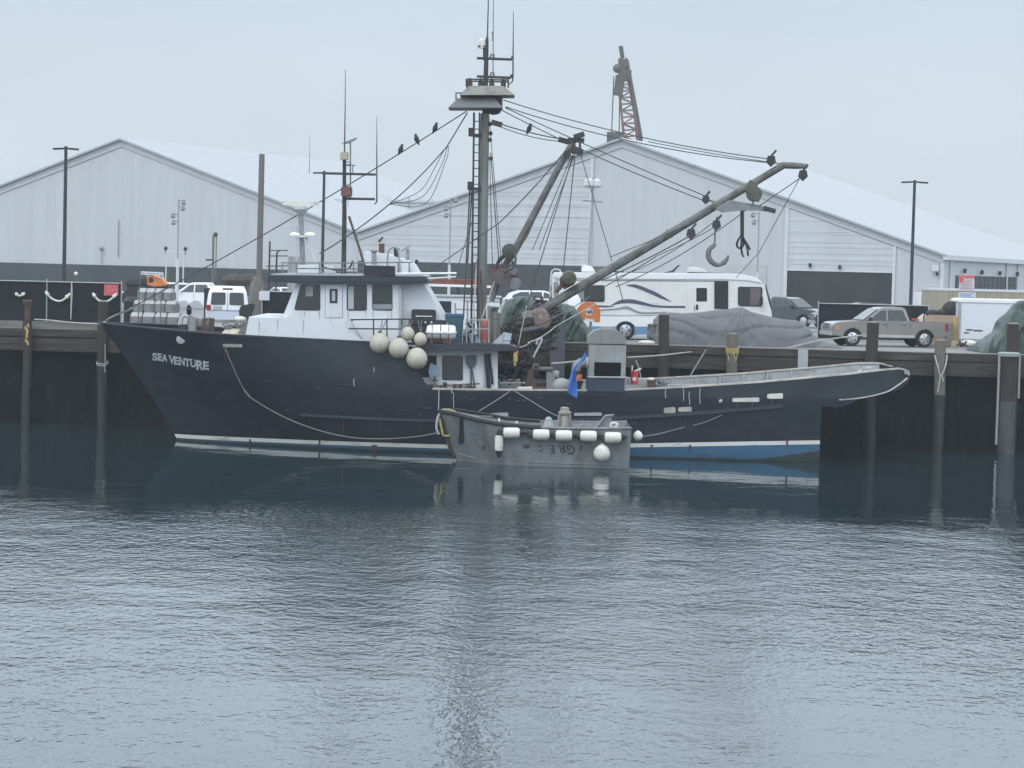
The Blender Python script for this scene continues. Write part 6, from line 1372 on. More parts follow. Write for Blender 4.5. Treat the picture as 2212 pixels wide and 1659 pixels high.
# ================================================================== VEHICLES AND THINGS ON THE QUAY
def arc(cx, cz, r, a0, a1, n=10): return [(cx + r * math.cos(rad(a0 + (a1 - a0) * i / n)), cz + r * math.sin(rad(a0 + (a1 - a0) * i / n))) for i in range(n + 1)]
def wheel(t, x, y, r, wd=.25, rim='chrome', s=None):
    s = s or (-1 if y < 0 else 1)
    q = MB(); q.lathe((x, y, r), [(r * .62, -wd / 2), (r * .93, -wd / 2), (r, -wd * .36), (r, wd * .36), (r * .93, wd / 2), (r * .62, wd / 2)], 24, 'Y'); w_ = q.build('wheel', M['rubber'], t, local=True)
    q = MB(); q.lathe((x, y + s * wd * .40, r), [(r * .60, 0), (r * .64, s * .03), (r * .52, s * .04), (r * .2, s * .06), (r * .05, s * .06)], 20, 'Y'); q.build('rim', M[rim], w_, local=True)
    q = MB()
    for k in range(5):
        a = 2 * math.pi * k / 5; q.box((x + r * .42 * math.cos(a), y + s * (wd * .4 + .045), r + r * .42 * math.sin(a)), (r * .16, .02, r * .16), ry=a)
    q.build('rim_hole', M['black'], w_, local=True)
def truck(name, lab, cat, loc, rz, paint, L=5.75, kind='pickup', rim='chrome', stuff=True):
    t = thing(name, lab, cat, loc, rz, None); P = M[paint]
    wf, wr_, r = 1.85, -1.72, .405; hb = .98
    low = [(2.84, .52), (2.86, .80), (2.80, 1.02), (2.62, 1.12), (2.0, 1.17), (1.30, 1.22)]
    if kind == 'pickup': top = [(-.98, 1.24), (-1.0, 1.20), (-2.80, 1.22), (-2.86, 1.18), (-2.86, .62), (-2.70, .50)]
    else: top = [(-2.5, 1.24), (-2.62, 1.1), (-2.66, .62), (-2.5, .5)]
    poly_ = low + top + [(wr_ - .50, .46)] + arc(wr_, .40, .47, 172, 8) + [(wr_ + .50, .42), (wf - .50, .42)] + arc(wf, .40, .47, 172, 8) + [(wf + .52, .46)]
    q = MB(); q.taper(poly_, lambda z: hb - .05 * max(0, z - .85) * 2); B = q.build('body', P, t, local=True, bevel=.035)
    def hw(z): return .93 - (z - 1.2) * .30
    gh = [(1.32, 1.20), (.50, 1.80), (.30, 1.87), (-.62, 1.90), (-.80, 1.84), (-1.0, 1.20)] if kind == 'pickup' else [(1.25, 1.2), (.35, 1.72), (.1, 1.78), (-1.6, 1.76), (-2.2, 1.55), (-2.45, 1.2)]
    q = MB(); q.taper(gh, hw); q.build('cab', P, t, local=True, bevel=.04)
    if kind == 'pickup': wins = [[(1.02, 1.26), (.48, 1.70), (.24, 1.75), (.18, 1.75), (.18, 1.26)], [(.10, 1.26), (.10, 1.75), (-.64, 1.76), (-.84, 1.26)]]
    else: wins = [[(.95, 1.26), (.30, 1.62), (.05, 1.68), (0, 1.26)], [(-.08, 1.26), (-.08, 1.68), (-.9, 1.68), (-.9, 1.26)], [(-.98, 1.26), (-.98, 1.67), (-1.55, 1.66), (-2.1, 1.45), (-2.2, 1.26)]]
    for s in (-1, 1):
        for wv in wins:
            q = MB(); q.slab([(x, s * (hw(z) + .004), z) for x, z in wv], (0, s * .012, 0)); q.build('side_window', M['glassgrey'], t, local=True)
        q = MB(); q.box((1.02, s * (hb + .10), 1.30), (.14, .20, .20)); q.build('mirror', M['black'] if paint != 'carwhite' else P, t, local=True, bevel=.03)
        q = MB(); q.box((2.68, s * .74, .90), (.30, .36, .20)); q.build('headlight', M['lampglass'], t, local=True, bevel=.02)
        q = MB(); q.box((2.60, s * .93, .90), (.14, .08, .18)); q.build('indicator', M['amber'], t, local=True)
        xr = -2.80 if kind == 'pickup' else -2.58
        q = MB(); q.box((xr, s * .90, .98), (.14, .18, .34)); q.build('tail_light', M['taillight'], t, local=True, bevel=.02)
        q = MB()
        for x in (.30, -.70): q.box((x, s * (hb - .02), 1.06), (.18, .03, .035))
        q.build('door_handle', M['black'] if paint != 'carwhite' else P, t, local=True)
        q = MB()
        for x in ((1.15, .14, -.98) if kind == 'pickup' else (1.1, .0, -.95)): q.box((x, s * (hb - .015), .82), (.014, .02, .66))
        q.build('door_gap', M['black'], t, local=True)
        q = MB(); q.box((.1, s * (hb - .005), .52), (2.6, .03, .12)); q.build('sill_trim', M['palegrey'] if paint == 'champagne' else P, t, local=True)
        for x, cxx in ((wf, 1), (wr_, 1)):
            q = MB(); A = arc(x, .40, .47, 5, 175, 12); B_ = arc(x, .40, .54, 175, 5, 12); q.slab([(a, s * (hb - .01), z) for a, z in A + B_], (0, s * .035, 0)); q.build('wheel_arch', P, t, local=True)
            q = MB(); q.prism(arc(x, .40, .465, 0, 180, 12), s * .55, s * .70); q.build('wheel_well', M['black'], t, local=True)
    q = MB(); q.slab([(1.27, -.82, 1.25), (1.27, .82, 1.25), (.56, .70, 1.78), (.56, -.70, 1.78)] if kind == 'pickup' else [(1.20, -.82, 1.25), (1.20, .82, 1.25), (.42, .72, 1.70), (.42, -.72, 1.70)], (.03, 0, .025)); q.build('windshield', M['glass'] if paint != 'champagne' else M['glassgrey'], t, local=True)
    q = MB(); q.box((2.86, 0, .60), (.12, 1.9, .20)); q.build('front_bumper', M['chrome'], t, local=True, bevel=.03)
    q = MB(); q.box((2.84, 0, .92), (.08, 1.05, .30)); g = q.build('grille', M['chrome'], t, local=True, bevel=.02)
    q = MB()
    for k in range(3): q.box((2.885, 0, .83 + k * .09), (.012, .96, .055))
    q.build('grille_slot', M['black'], g, local=True)
    if kind == 'pickup':
        q = MB(); q.box((-2.93, 0, .60), (.14, 1.86, .18)); q.build('rear_bumper', M['chrome'], t, local=True, bevel=.03)
        q = MB(); q.box((-1.9, 0, 1.215), (1.72, 1.62, .02)); q.build('bed_floor', M['black'], t, local=True)
    for x in (wf, wr_):
        for s in (-1, 1): wheel(t, x, s * .84, r, .26, rim)
    return t
# silver-tan pickup facing left
cY = 108.9; x = W(1908, 749, cY).x
TR = truck('pickup_truck', 'dusty silver tan crew cab pickup parked facing left at the pier edge', 'pickup', (x, cY, DECK), rad(180 + 9), 'champagne')
# dark pickup facing right and toward the water
cY = 144; x = W(1702, 690, cY).x
truck('pickup_truck', 'dark charcoal pickup with a chrome grille beside the nose of the motorhome', 'pickup', (x, cY, DECK), rad(-42), 'charcoal')
# dark car behind the fence
cY = 133; x = W(1858, 690, cY).x
truck('parked_car', 'black estate car half hidden by the dark fence behind the silver pickup', 'car', (x, cY, DECK), rad(184), 'carblack', kind='suv', rim='grey')
# white pickup and white car at the left
cY = 146; x = W(430, 665, cY).x
truck('pickup_truck', 'white crew cab pickup facing left behind the concrete blocks', 'pickup', (x, cY, DECK), rad(176), 'carwhite')
cY = 152; x = W(352, 670, cY).x
truck('parked_car', 'white car at the far left, beyond the hood of the white pickup', 'car', (x, cY, DECK), rad(181), 'carwhite', kind='suv', rim='grey')
cY = 140; x = W(628, 680, cY).x
truck('parked_car', 'white car partly hidden behind the front of the wheelhouse', 'car', (x, cY, DECK), rad(-70), 'carwhite', kind='suv', rim='grey')
cY = 158; x = W(1168, 690, cY).x
truck('parked_car', 'white car behind the green tarp, at the rear of the motorhome', 'car', (x, cY, DECK), rad(8), 'carwhite', kind='suv', rim='grey')
# white van seen from behind, nose away and turned a little left
def van(lab, loc, rz):
    t = thing('van', lab, 'van', loc, rz)
    L_, hb = 5.0, 1.02
    prof = [(-2.5, .50), (-2.54, .95), (-2.46, 1.45), (-2.34, 1.95), (-2.18, 2.10), (.9, 2.12), (1.5, 1.9), (2.0, 1.3), (2.6, 1.15), (2.7, .6), (2.6, .45)]
    def hw(z): return hb - max(0, z - 1.0) * .15 - max(0, z - 1.85) * .35
    # body as stacked sections so the sides taper
    q = MB(); rows = []
    for z in (.45, .7, 1.0, 1.25, 1.5, 1.75, 1.9, 2.0, 2.08, 2.12):
        xr = lerp_table([(.45, -2.48), (.95, -2.54), (1.45, -2.46), (1.9, -2.36), (2.05, -2.24), (2.12, -2.05)], z); xf = lerp_table([(.45, 2.6), (1.15, 2.6), (1.3, 2.0), (1.9, 1.5), (2.12, .9)], z); w_ = hw(z)
        rows.append([(xr + .06, -w_ + .05, z), (xr, -w_ + .16, z), (xr - .02, 0, z), (xr, w_ - .16, z), (xr + .06, w_ - .05, z), (xr + .2, w_, z), (xf - .2, w_, z), (xf, w_ - .2, z), (xf, -w_ + .2, z), (xf - .2, -w_, z), (xr + .2, -w_, z), (xr + .06, -w_ + .05, z)])
    q.grid(rows); q.add(rows[-1][:-1], [tuple(range(11))]); q.add(rows[0][:-1], [tuple(range(11))]); q.build('body', M['carwhite'], t, local=True, sharp=50)
    def rearx(z): return lerp_table([(.45, -2.48), (.95, -2.54), (1.45, -2.46), (1.9, -2.36), (2.05, -2.24)], z) - .025
    for s in (-1, 1):
        q = MB(); pts = [(.09, 1.30), (.14, 1.26), (.74, 1.26), (.78, 1.30), (.74, 1.80), (.69, 1.84), (.13, 1.84), (.09, 1.80)]
        q.slab([(rearx(z), s * y, z) for y, z in pts], (-.012, 0, 0)); q.build('rear_window', M['glassgrey'] if False else mat('van_glass', (.035, .034, .034), .15, 0, .1, 2), t, local=True)
        q = MB(); q.box((rearx(1.1) - .02, s * .88, 1.12), (.06, .22, .26)); q.build('tail_light', M['taillight'], t, local=True, bevel=.02)
        q = MB(); q.slab([(-2.0, s * (hw(z) + .004), z) if i in (0, 3) else (-.9, s * (hw(z) + .004), z) for i, z in enumerate((1.2, 1.2, 1.82, 1.82))], (0, s * .012, 0)); q.build('side_window', M['glass'], t, local=True)
        q = MB(); q.slab([(-.7, s * (hw(z) + .004), z) if i in (0, 3) else (.5, s * (hw(z) + .004), z) for i, z in enumerate((1.2, 1.2, 1.82, 1.82))], (0, s * .012, 0)); q.build('side_window', M['glass'], t, local=True)
    q = MB(); q.box((rearx(2.0) - .0, 0, 2.0), (.05, .46, .09)); q.build('brake_light', M['darkmetal'], t, local=True)
    q = MB(); q.box((rearx(.85) - .005, 0, .74), (.02, 1.92, .36)); q.build('lower_band', mat('van_band', (.55, .60, .68), .35, 0, .06, 1, coat=.4), t, local=True)
    q = MB(); q.box((rearx(1.0) - .008, 0, 1.0), (.02, 1.80, .035)); q.build('belt_stripe', mat('van_stripe', (.22, .26, .38), .4), t, local=True)
    q = MB(); q.box((rearx(1.1) - .008, 0, 1.25), (.016, .02, 1.4)); q.build('door_gap', M['grey'], t, local=True)
    q = MB(); q.box((rearx(1.12) - .01, .45, 1.12), (.02, .42, .16)); q.build('number_plate', M['palegrey'], t, local=True)
    q = MB(); q.box((-2.60, 0, .50), (.14, 1.96, .14)); q.build('rear_bumper', M['grey'], t, local=True, bevel=.03)
    for x in (1.6, -1.6):
        for s in (-1, 1): wheel(t, x, s * .88, .36, .24, 'grey')
    return t
vy = 109.0; x = W(505, 700, 106.5).x
van('white van seen from behind with two square rear windows', (x - .62, vy, DECK), rad(97))
# motorhome
RY = 109.0; RS = sc(RY)
def rx(px, py=660): return W(px, py, RY).x
RX0 = rx(1192); RX1 = rx(1668); LEN = RX1 - RX0
t = RV = thing('motorhome', 'long white motorhome with dark swoosh stripes and a blue lower skirt', 'motorhome', (RX0, RY, DECK))
def R(px, py): p = W(px, py, RY); return (p.x - RX0, p.z - DECK)
bodyp = [R(1199, 706), R(1193, 690), R(1192, 596), R(1198, 590), R(1585, 594), R(1615, 596), R(1638, 603), R(1652, 614), R(1660, 650), R(1667, 674), R(1669, 708)]
q = MB(); q.prism(bodyp, 0, 2.5); RB = q.build('body', M['rvwhite'], t, local=True, bevel=.06)
q = MB(); rp = [R(1195, 597), R(1198, 588), R(1560, 590.5), R(1600, 592), R(1630, 598), R(1648, 610), R(1646, 612), R(1610, 606), R(1560, 604.5), R(1380, 603.5), R(1198, 601)]; q.prism(rp, -.06, 2.56); q.build('roof', M['clean_white'], t, local=True, bevel=.03)
q = MB(); a = R(1200, 603.8); b = R(1555, 606.5); q.slab([(a[0], -.012, a[1]), (b[0], -.012, b[1]), (b[0], -.012, b[1] - .05), (a[0], -.012, a[1] - .05)], (0, .01, 0)); q.build('roof_seam', M['grey'], t, local=True)
def rvp(name, mt, pts, th=.02, parent=None): q = MB(); q.slab([(x, -.004 - th, z) for x, z in (R(*p) for p in pts)], (0, th, 0)); return q.build(name, M[mt] if isinstance(mt, str) else mt, parent or t, local=True)
f = rvp('window', 'black', [(1244, 616), (1304, 616), (1306, 619), (1306, 649), (1303, 652), (1246, 651), (1244, 649)], .03); rvp('pane', 'glassgrey', [(1264, 618), (1303, 619), (1303, 648), (1264, 647)], .04, f)
rvp('blind_and_reflection', mat('blind_grey', (.22, .22, .22), .6), [(1246, 618), (1262, 618), (1262, 648), (1246, 647)], .038, f)
dr = rvp('door', 'rvwhite', [(1486, 613), (1494, 609), (1532, 610), (1537, 614), (1537, 700), (1486, 700)], .03)
rvp('door_window', 'black', [(1505, 622), (1525, 622), (1527, 624), (1527, 651), (1504, 651), (1504, 624)], .045, dr); rvp('door_lock', 'black', [(1503, 658), (1508, 658), (1508, 669), (1503, 669)], .045, dr); rvp('grab_handle', 'grey', [(1499, 660), (1501, 660), (1501, 672), (1499, 672)], .045, dr)
rvp('entry_opening', 'opening', [(1543, 607), (1573, 607), (1573, 668), (1543, 667)], .03)
f = rvp('window', 'black', [(1594, 621), (1598, 619), (1645, 620), (1647, 624), (1645, 662), (1598, 661), (1594, 658)], .03); rvp('pane', 'glassgrey', [(1597, 622), (1619, 622), (1619, 659), (1597, 658)], .04, f); rvp('curtain', mat('curtain', (.12, .105, .11), .6), [(1620, 622), (1643, 622), (1642, 659), (1620, 659)], .04, f)
q = MB(); a = R(1653, 616); b = R(1668, 668); q.slab([(a[0] + .03, .15, a[1]), (a[0] + .03, 2.35, a[1]), (b[0] + .03, 2.35, b[1]), (b[0] + .03, .15, b[1])], (.03, 0, .01)); q.build('windshield', mat('windscreen', (.10, .15, .15), .08), t, local=True)
q = MB(); a = R(1643, 650); q.box((a[0], -.28, a[1]), (.16, .14, .40)); q.tube([(a[0], 0, a[1] - .2), (a[0], -.28, a[1] - .15)], .03, 5); q.build('wing_mirror', M['black'], t, local=True, bevel=.03)
# stripes
q = MB()
def ribbon(mb, mid, wd, y=-.014):
    P = spline([(x, z, 0) for x, z in (R(*p) for p in mid)], 6); n = len(P); up = []; dn = []
    for i, p in enumerate(P): w_ = lerp_table([(k / (len(wd) - 1), v) for k, v in enumerate(wd)], i / (n - 1)); up.append((p.x, y, p.y + w_ / 2)); dn.append((p.x, y, p.y - w_ / 2))
    mb.grid([up, dn])
ribbon(q, [(1353, 616), (1372, 618), (1395, 626), (1425, 640), (1450, 652)], [.03, .16, .19, .16, .02]); ribbon(q, [(1320, 655 + 5), (1340, 652), (1365, 651), (1390, 656), (1420, 662), (1480, 663)], [.03, .18, .2, .16, .1, .1]); ribbon(q, [(1285, 661), (1310, 662), (1325, 662)], [.10, .08, .02]); q.build('swoosh', M['swoosh'], t, local=True)
q = MB(); ribbon(q, [(1380, 622), (1410, 630), (1438, 644)], [.02, .12, .02], -.011); ribbon(q, [(1285, 671), (1330, 668), (1355, 665), (1385, 676), (1440, 675)], [.08, .08, .16, .10, .08], -.012); ribbon(q, [(1285, 681), (1340, 682), (1430, 681)], [.03, .03, .03], -.012); q.build('swoosh', M['swooshgrey'], t, local=True)
rvp('access_panel', mat('panel_bluegrey', (.60, .64, .70), .4), [(1384, 655), (1422, 654), (1423, 667), (1384, 667)], .008)
rvp('blue_skirt', 'rvblue', [(1366, 706), (1500, 708), (1500, 724), (1366, 722)], .02); rvp('blue_skirt', 'rvblue', [(1200, 706), (1332, 706), (1332, 722), (1203, 720)], .02)
rvp('lower_panel', 'clean_white', [(1262, 684), (1500, 686), (1500, 706), (1262, 705)], .014)
q = MB(); c = R(1351, 718); q.prism(arc(c[0], c[1], .54, 0, 180, 12) + [(c[0] - .54, .25), (c[0] + .54, .25)], -.022, .0); q.build('wheel_arch', M['black'], t, local=True)
for px in (1351, 1611):
    c = R(px, 718)
    for y in (.09, 2.3): wheel(t, c[0], y, .45, .28, 'chrome', -1 if y < 1 else 1)
q = MB(); q.bx((.4, .1, .45), (LEN - .5, 2.4, .8)); q.build('chassis', M['black'], t, local=True)
for x0, y0, x1, y1, nm_, lab in ((1490, 577, 1532, 590, 'air_conditioner', ''), (1258, 572, 1288, 588, 'air_conditioner', '')):
    a = R(x0, y0); b = R(x1, y1); q = MB(); q.prism([(a[0], b[1]), (a[0] + .03, a[1]), (b[0] - .55, a[1] + .02), (b[0] - .15, a[1] - .08), (b[0], b[1])], .9, 1.8); q.build(nm_, M['rvwhite'], t, local=True, bevel=.03)
q = MB()
for a, b in (((1290, 588), (1350, 589)), ((1355, 590), (1400, 590.5)), ((1490, 591), (1565, 591))): A = R(*a); B = R(*b); q.bx((A[0], .5, A[1] - .02), (B[0], 1.5, A[1] + .07))
q.build('roof_rack', M['darkmetal'], t, local=True)
a = R(1440, 590); q = MB(); q.slab([(a[0] - .1, 1.0, a[1]), (a[0] + .4, 1.0, a[1] + .04), (a[0] + .72, 1.0, a[1] + .42), (a[0] + .62, 1.0, a[1] + .40), (a[0] + .35, 1.0, a[1] + .14)], (0, .5, 0)); q.build('roof_vent', M['darkmetal'], t, local=True)
q = MB(); A = [R(1191, 660), R(1193, 600), R(1195, 586), R(1202, 581), R(1213, 583), R(1215, 592)]; 
for y in (.7, 1.2): q.tube([(x - .06, y, z) for x, z in A], .03, 6)
for k in range(6): q.tube([(-.1, .7, 1.4 + k * .3), (-.1, 1.2, 1.4 + k * .3)], .02, 5)
q.build('rear_ladder', M['polewhite'], t, local=True)
q = MB(); A = R(1196, 612); q.bx((-.02, .25, 1.5), (-.005, 2.2, 2.5)); q.build('rear_window', M['glass'], t, local=True)
rvp('window', 'grey', [(1196, 609), (1206, 609), (1206, 640), (1196, 640)], .02)
rvp('tail_panel', 'grey', [(1288, 586), (1318, 588), (1318, 604), (1288, 604)][:0] or [(1196, 645), (1206, 645), (1206, 660), (1196, 660)], .02)
# grey box tower behind the motorhome rear (pole-mounted cabinet)
q = MB(); a = W(1286, 575, 112.5); b = W(1319, 700, 112.5); q.bx((a.x, 112.4, DECK), (b.x, 112.9, a.z)); single(q, 'plywood_screen', M['palegrey'] if False else M['pilepole'], 'narrow grey board standing behind the rear of the motorhome', 'board')

# ---- tarps: heaped covers with folds
def heap(name, lab, outline, base_y, Yf, Yb, mt, fold=.12, peak=None, seed=1, nx=70, ny=22, group=None):
    """outline: picture points of the skyline; the cover falls from it to the deck at front and back"""
    xs0 = outline[0][0]; xs1 = outline[-1][0]; Ym = Yf + (Yb - Yf) * .42; rows = []
    q = MB()
    for i in range(nx + 1):
        px = xs0 + (xs1 - xs0) * i / nx; py = lerp_table(outline, px); p = W(px, py, Ym); H = max(.02, p.z - DECK - .0); row = []
        for j in range(ny + 1):
            v = j / ny; Y = Yf + (Yb - Yf) * v
            if v < .42: s = math.sin(math.pi / 2 * min(1, v / .42)) ** .62
            else: s = math.cos(math.pi / 2 * min(1, (v - .42) / .58)) ** .6 if v < 1 else 0
            z = H * s
            if peak:
                dx = p.x - peak[0]; ang = math.atan2(z - peak[1], dx); d = math.hypot(dx, z - peak[1])
                swag = z - .16 * abs(dx) ** 1.15 * (1 if dx > 0 else .8) + .5 * noise.noise(Vector((p.x * .35, z * .5, seed)))
                c1 = 1 - abs(math.sin(swag * 5.4 + 2.4 * noise.noise(Vector((p.x * .5, z * .6, seed + 2))))); c2 = 1 - abs(math.sin(ang * 9 + 1.5 * noise.noise(Vector((p.x * .6, z * .8, seed)))))
                fo = -.95 * (c1 ** 2.4) * min(1, d / 1.3) - .8 * c2 ** 3 * max(0, 1 - d / 2.2) + noise.noise(Vector((p.x * 1.3, z * 1.6, seed))) * .6 + .6
            else:
                n1 = noise.noise(Vector((p.x * 1.1 + z * .9, z * .6 - p.x * .3, seed))); n2 = noise.noise(Vector((p.x * 2.8 - z * 1.5, z * 1.6, seed + 4)))
                fo = 2.0 * (.5 - abs(n1) * 2.4) + 1.5 * (.4 - abs(n2) * 2.4)
            k = s * (1 - s) * 4
            row.append(Vector((p.x + .05 * fo, Y - fold * fo * (.35 + .65 * k), DECK + .01 + max(0, z + fold * .25 * fo * k))))
        rows.append(row)
    q.grid(rows); return q.build(name, M[mt] if isinstance(mt, str) else mt, label=lab, cat='tarp', sharp=180, group=group)
pk = W(1597, 664, 106)
heap('tarp_heap', 'long heap under a grey tarp with radiating folds, in front of the motorhome', [(1404, 748), (1408, 712), (1412, 690), (1425, 678), (1445, 675), (1475, 677), (1510, 675), (1540, 671), (1570, 668), (1590, 664.5), (1603, 664.5), (1622, 674), (1650, 681), (1690, 690), (1718, 692), (1740, 704), (1755, 722), (1772, 735), (1800, 744), (1812, 752)], 750, 103.9, 107.2, 'tarpgrey', .16, (pk.x, pk.z - DECK + .1), 2, 230, 60)
heap('tarp_heap', 'heap under a dull green tarp behind the net and boom foot', [(1070, 742), (1078, 690), (1083, 662), (1095, 650), (1112, 642), (1126, 640), (1140, 641), (1160, 648), (1195, 655), (1225, 657), (1243, 662), (1256, 678), (1268, 706), (1276, 728), (1284, 744)], 742, 103.9, 107.0, 'tarpgreen', .17, None, 5, 110, 40)
heap('tarp_heap', 'tall pile under a creased green tarp at the right edge of the quay', [(2104, 760), (2109, 748), (2118, 738), (2138, 722), (2150, 712), (2158, 692), (2172, 676), (2188, 660), (2203, 650), (2225, 648), (2270, 652), (2320, 665), (2350, 700), (2370, 755)], 760, 102.6, 106.5, 'tarpgreen', .22, None, 9, 120, 48)
q = MB(); rows = []
for i in range(12):
    rows.append([W(1398 + i * 3.4 + rr.uniform(-2, 2), 700 + j * 7 + rr.uniform(-2, 2), 104.4 - .25 * rr.random()) for j in range(8)])
q.grid(rows); single(q, 'plastic_sheet', mat('silver_sheet', (.20, .21, .22), .35, .1, .3, 4), 'crumpled silvery plastic sheet at the left end of the grey tarp', 'sheet', sharp=20)
q = MB(); q.ball(W(1398, 740, 104), .22, 10, 7, (2.0, 1, .5)); single(q, 'white_sack', M['float'], 'small white lump on the pier edge under the motorhome', 'sack')

# ---- orange board with a white square
YO = 103.4
t = thing('orange_board', 'orange arched plastic board with a white square emblem by the motorhome', 'board', tuple(W(1273, 697, YO)))
pts = [(1252, 674), (1245, 668), (1256, 657), (1268, 651.5), (1282, 652.5), (1292, 660), (1297, 672), (1296, 697), (1261, 692)]
q = MB(); q.prism([PZ(x, y, YO) for x, y in pts], YO, YO + .3); q.build('board', M['orange'], t, bevel=.03)
q = MB(); q.prism([PZ(x, y, YO) for x, y in ((1266, 666.5), (1280, 666.5), (1280, 680.5), (1266, 680.5))], YO - .012, YO - .002); e_ = q.build('emblem_plate', M['float'], t)
q = MB(); q.tube([W(1269, 671, YO - .02), W(1271, 676, YO - .02), W(1274, 676, YO - .02)], .035, 4); q.tube([W(1272.5, 676, YO - .02), W(1276, 669, YO - .02), W(1278.5, 677, YO - .02)], .04, 4); q.build('emblem', M['swoosh'], e_)
q = MB(); q.prism([PZ(x, y, YO) for x, y in ((1264, 688), (1284, 690), (1284, 695), (1263, 692.5))], YO - .012, YO - .002); q.build('lower_label', M['float'], t)
p = W(1275, 742, YO); MB().tube([(p.x, YO + .15, DECK), (p.x, YO + .15, W(1275, 695, YO).z)], .06, 7).build('stand', M['grey'], t)

# ---- concrete blocks, stepped stack at the left
tiers = [('top', 106.2, [(296, 645), (326, 645), (348, 645), (369, 645)], 623, 632, 3), ('middle', 105.7, None, 649, 657, 4), ('bottom', 105.2, None, 675, 685, 4)]
ordn = ['left end', 'second from the left', 'third from the left', 'right end']
for nm_, Y, _, yt, ym, n in tiers:
    x0, x1 = {'top': (296, 371), 'middle': (287, 379), 'bottom': (280, 386)}[nm_]; hgt = .56; n = 4
    zt_ = W(330, ym, Y).z; zb_ = {'top': W(330, 649, Y).z, 'middle': W(330, 675, Y).z, 'bottom': DECK}[nm_]
    for k in range(n):
        a = W(x0 + (x1 - x0) * k / n, ym, Y); b = W(x0 + (x1 - x0) * (k + 1) / n, ym, Y)
        q = MB(); g = .012; c1 = .12
        q.add([(a.x + g, Y, zb_), (b.x - g, Y, zb_), (b.x - g, Y + 1.5, zb_), (a.x + g, Y + 1.5, zb_), (a.x + g, Y, zt_), (b.x - g, Y, zt_), (b.x - g, Y + 1.5, zt_), (a.x + g, Y + 1.5, zt_)], [(0, 1, 2, 3), (0, 1, 5, 4), (1, 2, 6, 5), (2, 3, 7, 6), (3, 0, 4, 7), (4, 5, 6, 7)])
        t = thing('concrete_block', 'grey concrete block in the %s tier of the stepped stack, %s' % (nm_, ordn[k]), 'block', ((a.x + b.x) / 2, Y + .7, zb_), group='stepped stack of concrete blocks'); q.build('block', M['block'], t, bevel=.03)
        q = MB(); zz = W(330, yt, Y + .35).z; q.add([(a.x + g, Y + .01, zt_ + .003), (b.x - g, Y + .01, zt_ + .003), (b.x - g, Y + 1.4, zt_ + .003), (a.x + g, Y + 1.4, zt_ + .003), (a.x + g + .03, Y + .35, zz), (b.x - g - .03, Y + .35, zz), (b.x - g - .03, Y + 1.1, zz), (a.x + g + .03, Y + 1.1, zz)], [(0, 1, 2, 3), (0, 1, 5, 4), (1, 2, 6, 5), (2, 3, 7, 6), (3, 0, 4, 7), (4, 5, 6, 7)]); q.build('sloping_top', M['blocklid'], t, bevel=.02)
q = MB(); p = W(296, 640, 107.2); q.tube([(p.x - .95, 107, DECK), (p.x - .95, 107, W(301, 590, 107).z)], .03, 6); 
for px in (301, 348): pp = W(px, 612, 105.0); q.tube([(pp.x, 105.0, DECK), (pp.x - .02, 105.0, W(px, 591 if px < 310 else 620, 105).z)], .025, 5)
single(q, 'wire_stake', M['greyrope'], 'thin stakes and line rising in front of the concrete blocks', 'stake') if False else None
for px, py, lab in ((302, 592, 'thin brown stake standing left of the concrete block stack'), (349, 625, 'thin grey stake standing before the middle of the block stack')):
    pp = W(px, py, 104.9); q = MB(); q.tube([(pp.x - .05, 104.9, DECK), tuple(pp)], .028, 5); single(q, 'stake', M['pilepole'], lab, 'stake')
q = MB(); q.lathe((W(288, 655, 108).x, 108, DECK), [(.40, 0), (.46, .1), (.46, 1.3), (.3, 1.5)], 12); single(q, 'dark_drum', M['black'], 'dark rounded drum behind the left end of the block stack', 'drum')
# ---- orange loader behind
YL_ = 150
t = thing('orange_loader', 'orange loader cab with a pale rack behind the concrete blocks', 'loader', (W(335, 660, YL_).x, YL_, DECK))
q = MB(); q.prism([PZ(x, y, YL_) for x, y in ((317, 616), (317, 597), (330, 595), (348, 601), (356, 612), (356, 618), (334, 620))], YL_, YL_ + 1.6); q.build('cab', M['orange'], t, bevel=.05)
q = MB(); q.prism([PZ(x, y, YL_) for x, y in ((322, 611), (322, 600), (330, 599), (332, 609))], YL_ - .02, YL_ + .01); q.build('cab_window', M['black'], t)
q = MB()
for a, b in (((304, 588), (352, 590)), ((304, 592), (352, 594)), ((345, 588), (345, 600)), ((352, 589), (352, 602)), ((314, 588), (320, 598))): q.tube([W(*a, YL_ - .3), W(*b, YL_ - .3)], .05, 5)
q.build('rack', M['polewhite'], t)
q = MB(); q.prism([PZ(x, y, YL_) for x, y in ((268, 612), (280, 604), (316, 602), (316, 614), (272, 616))], YL_, YL_ + 2.0); q.bx((W(272, 616, YL_).x, YL_ + .2, DECK + .7), (W(354, 616, YL_).x, YL_ + 1.8, W(330, 614, YL_).z)); q.build('engine_deck', M['darkmetal'], t, bevel=.05)
for px in (285, 340):
    for yy in (.1, 1.9): q = MB(); q.lathe((W(px, 640, YL_).x, YL_ + yy, DECK + .7), [(.3, -.2), (.66, -.18), (.7, 0), (.66, .18), (.3, .2)], 16, 'Y'); q.build('wheel', M['rubber'], t)
# brown heap and stand near pole
q = MB(); [q.ball(W(495 + k * 9, 606 - (k % 3), 135), .36 + .1 * (k % 2), 9, 6, (1.3, 1, .8)) for k in range(6)]; single(q, 'brown_heap', M['brownred'] if False else mat('heap_brown', (.075, .055, .045), .9, 0, .4, 2), 'brown rusty heap of gear left of the wooden pole', 'heap')
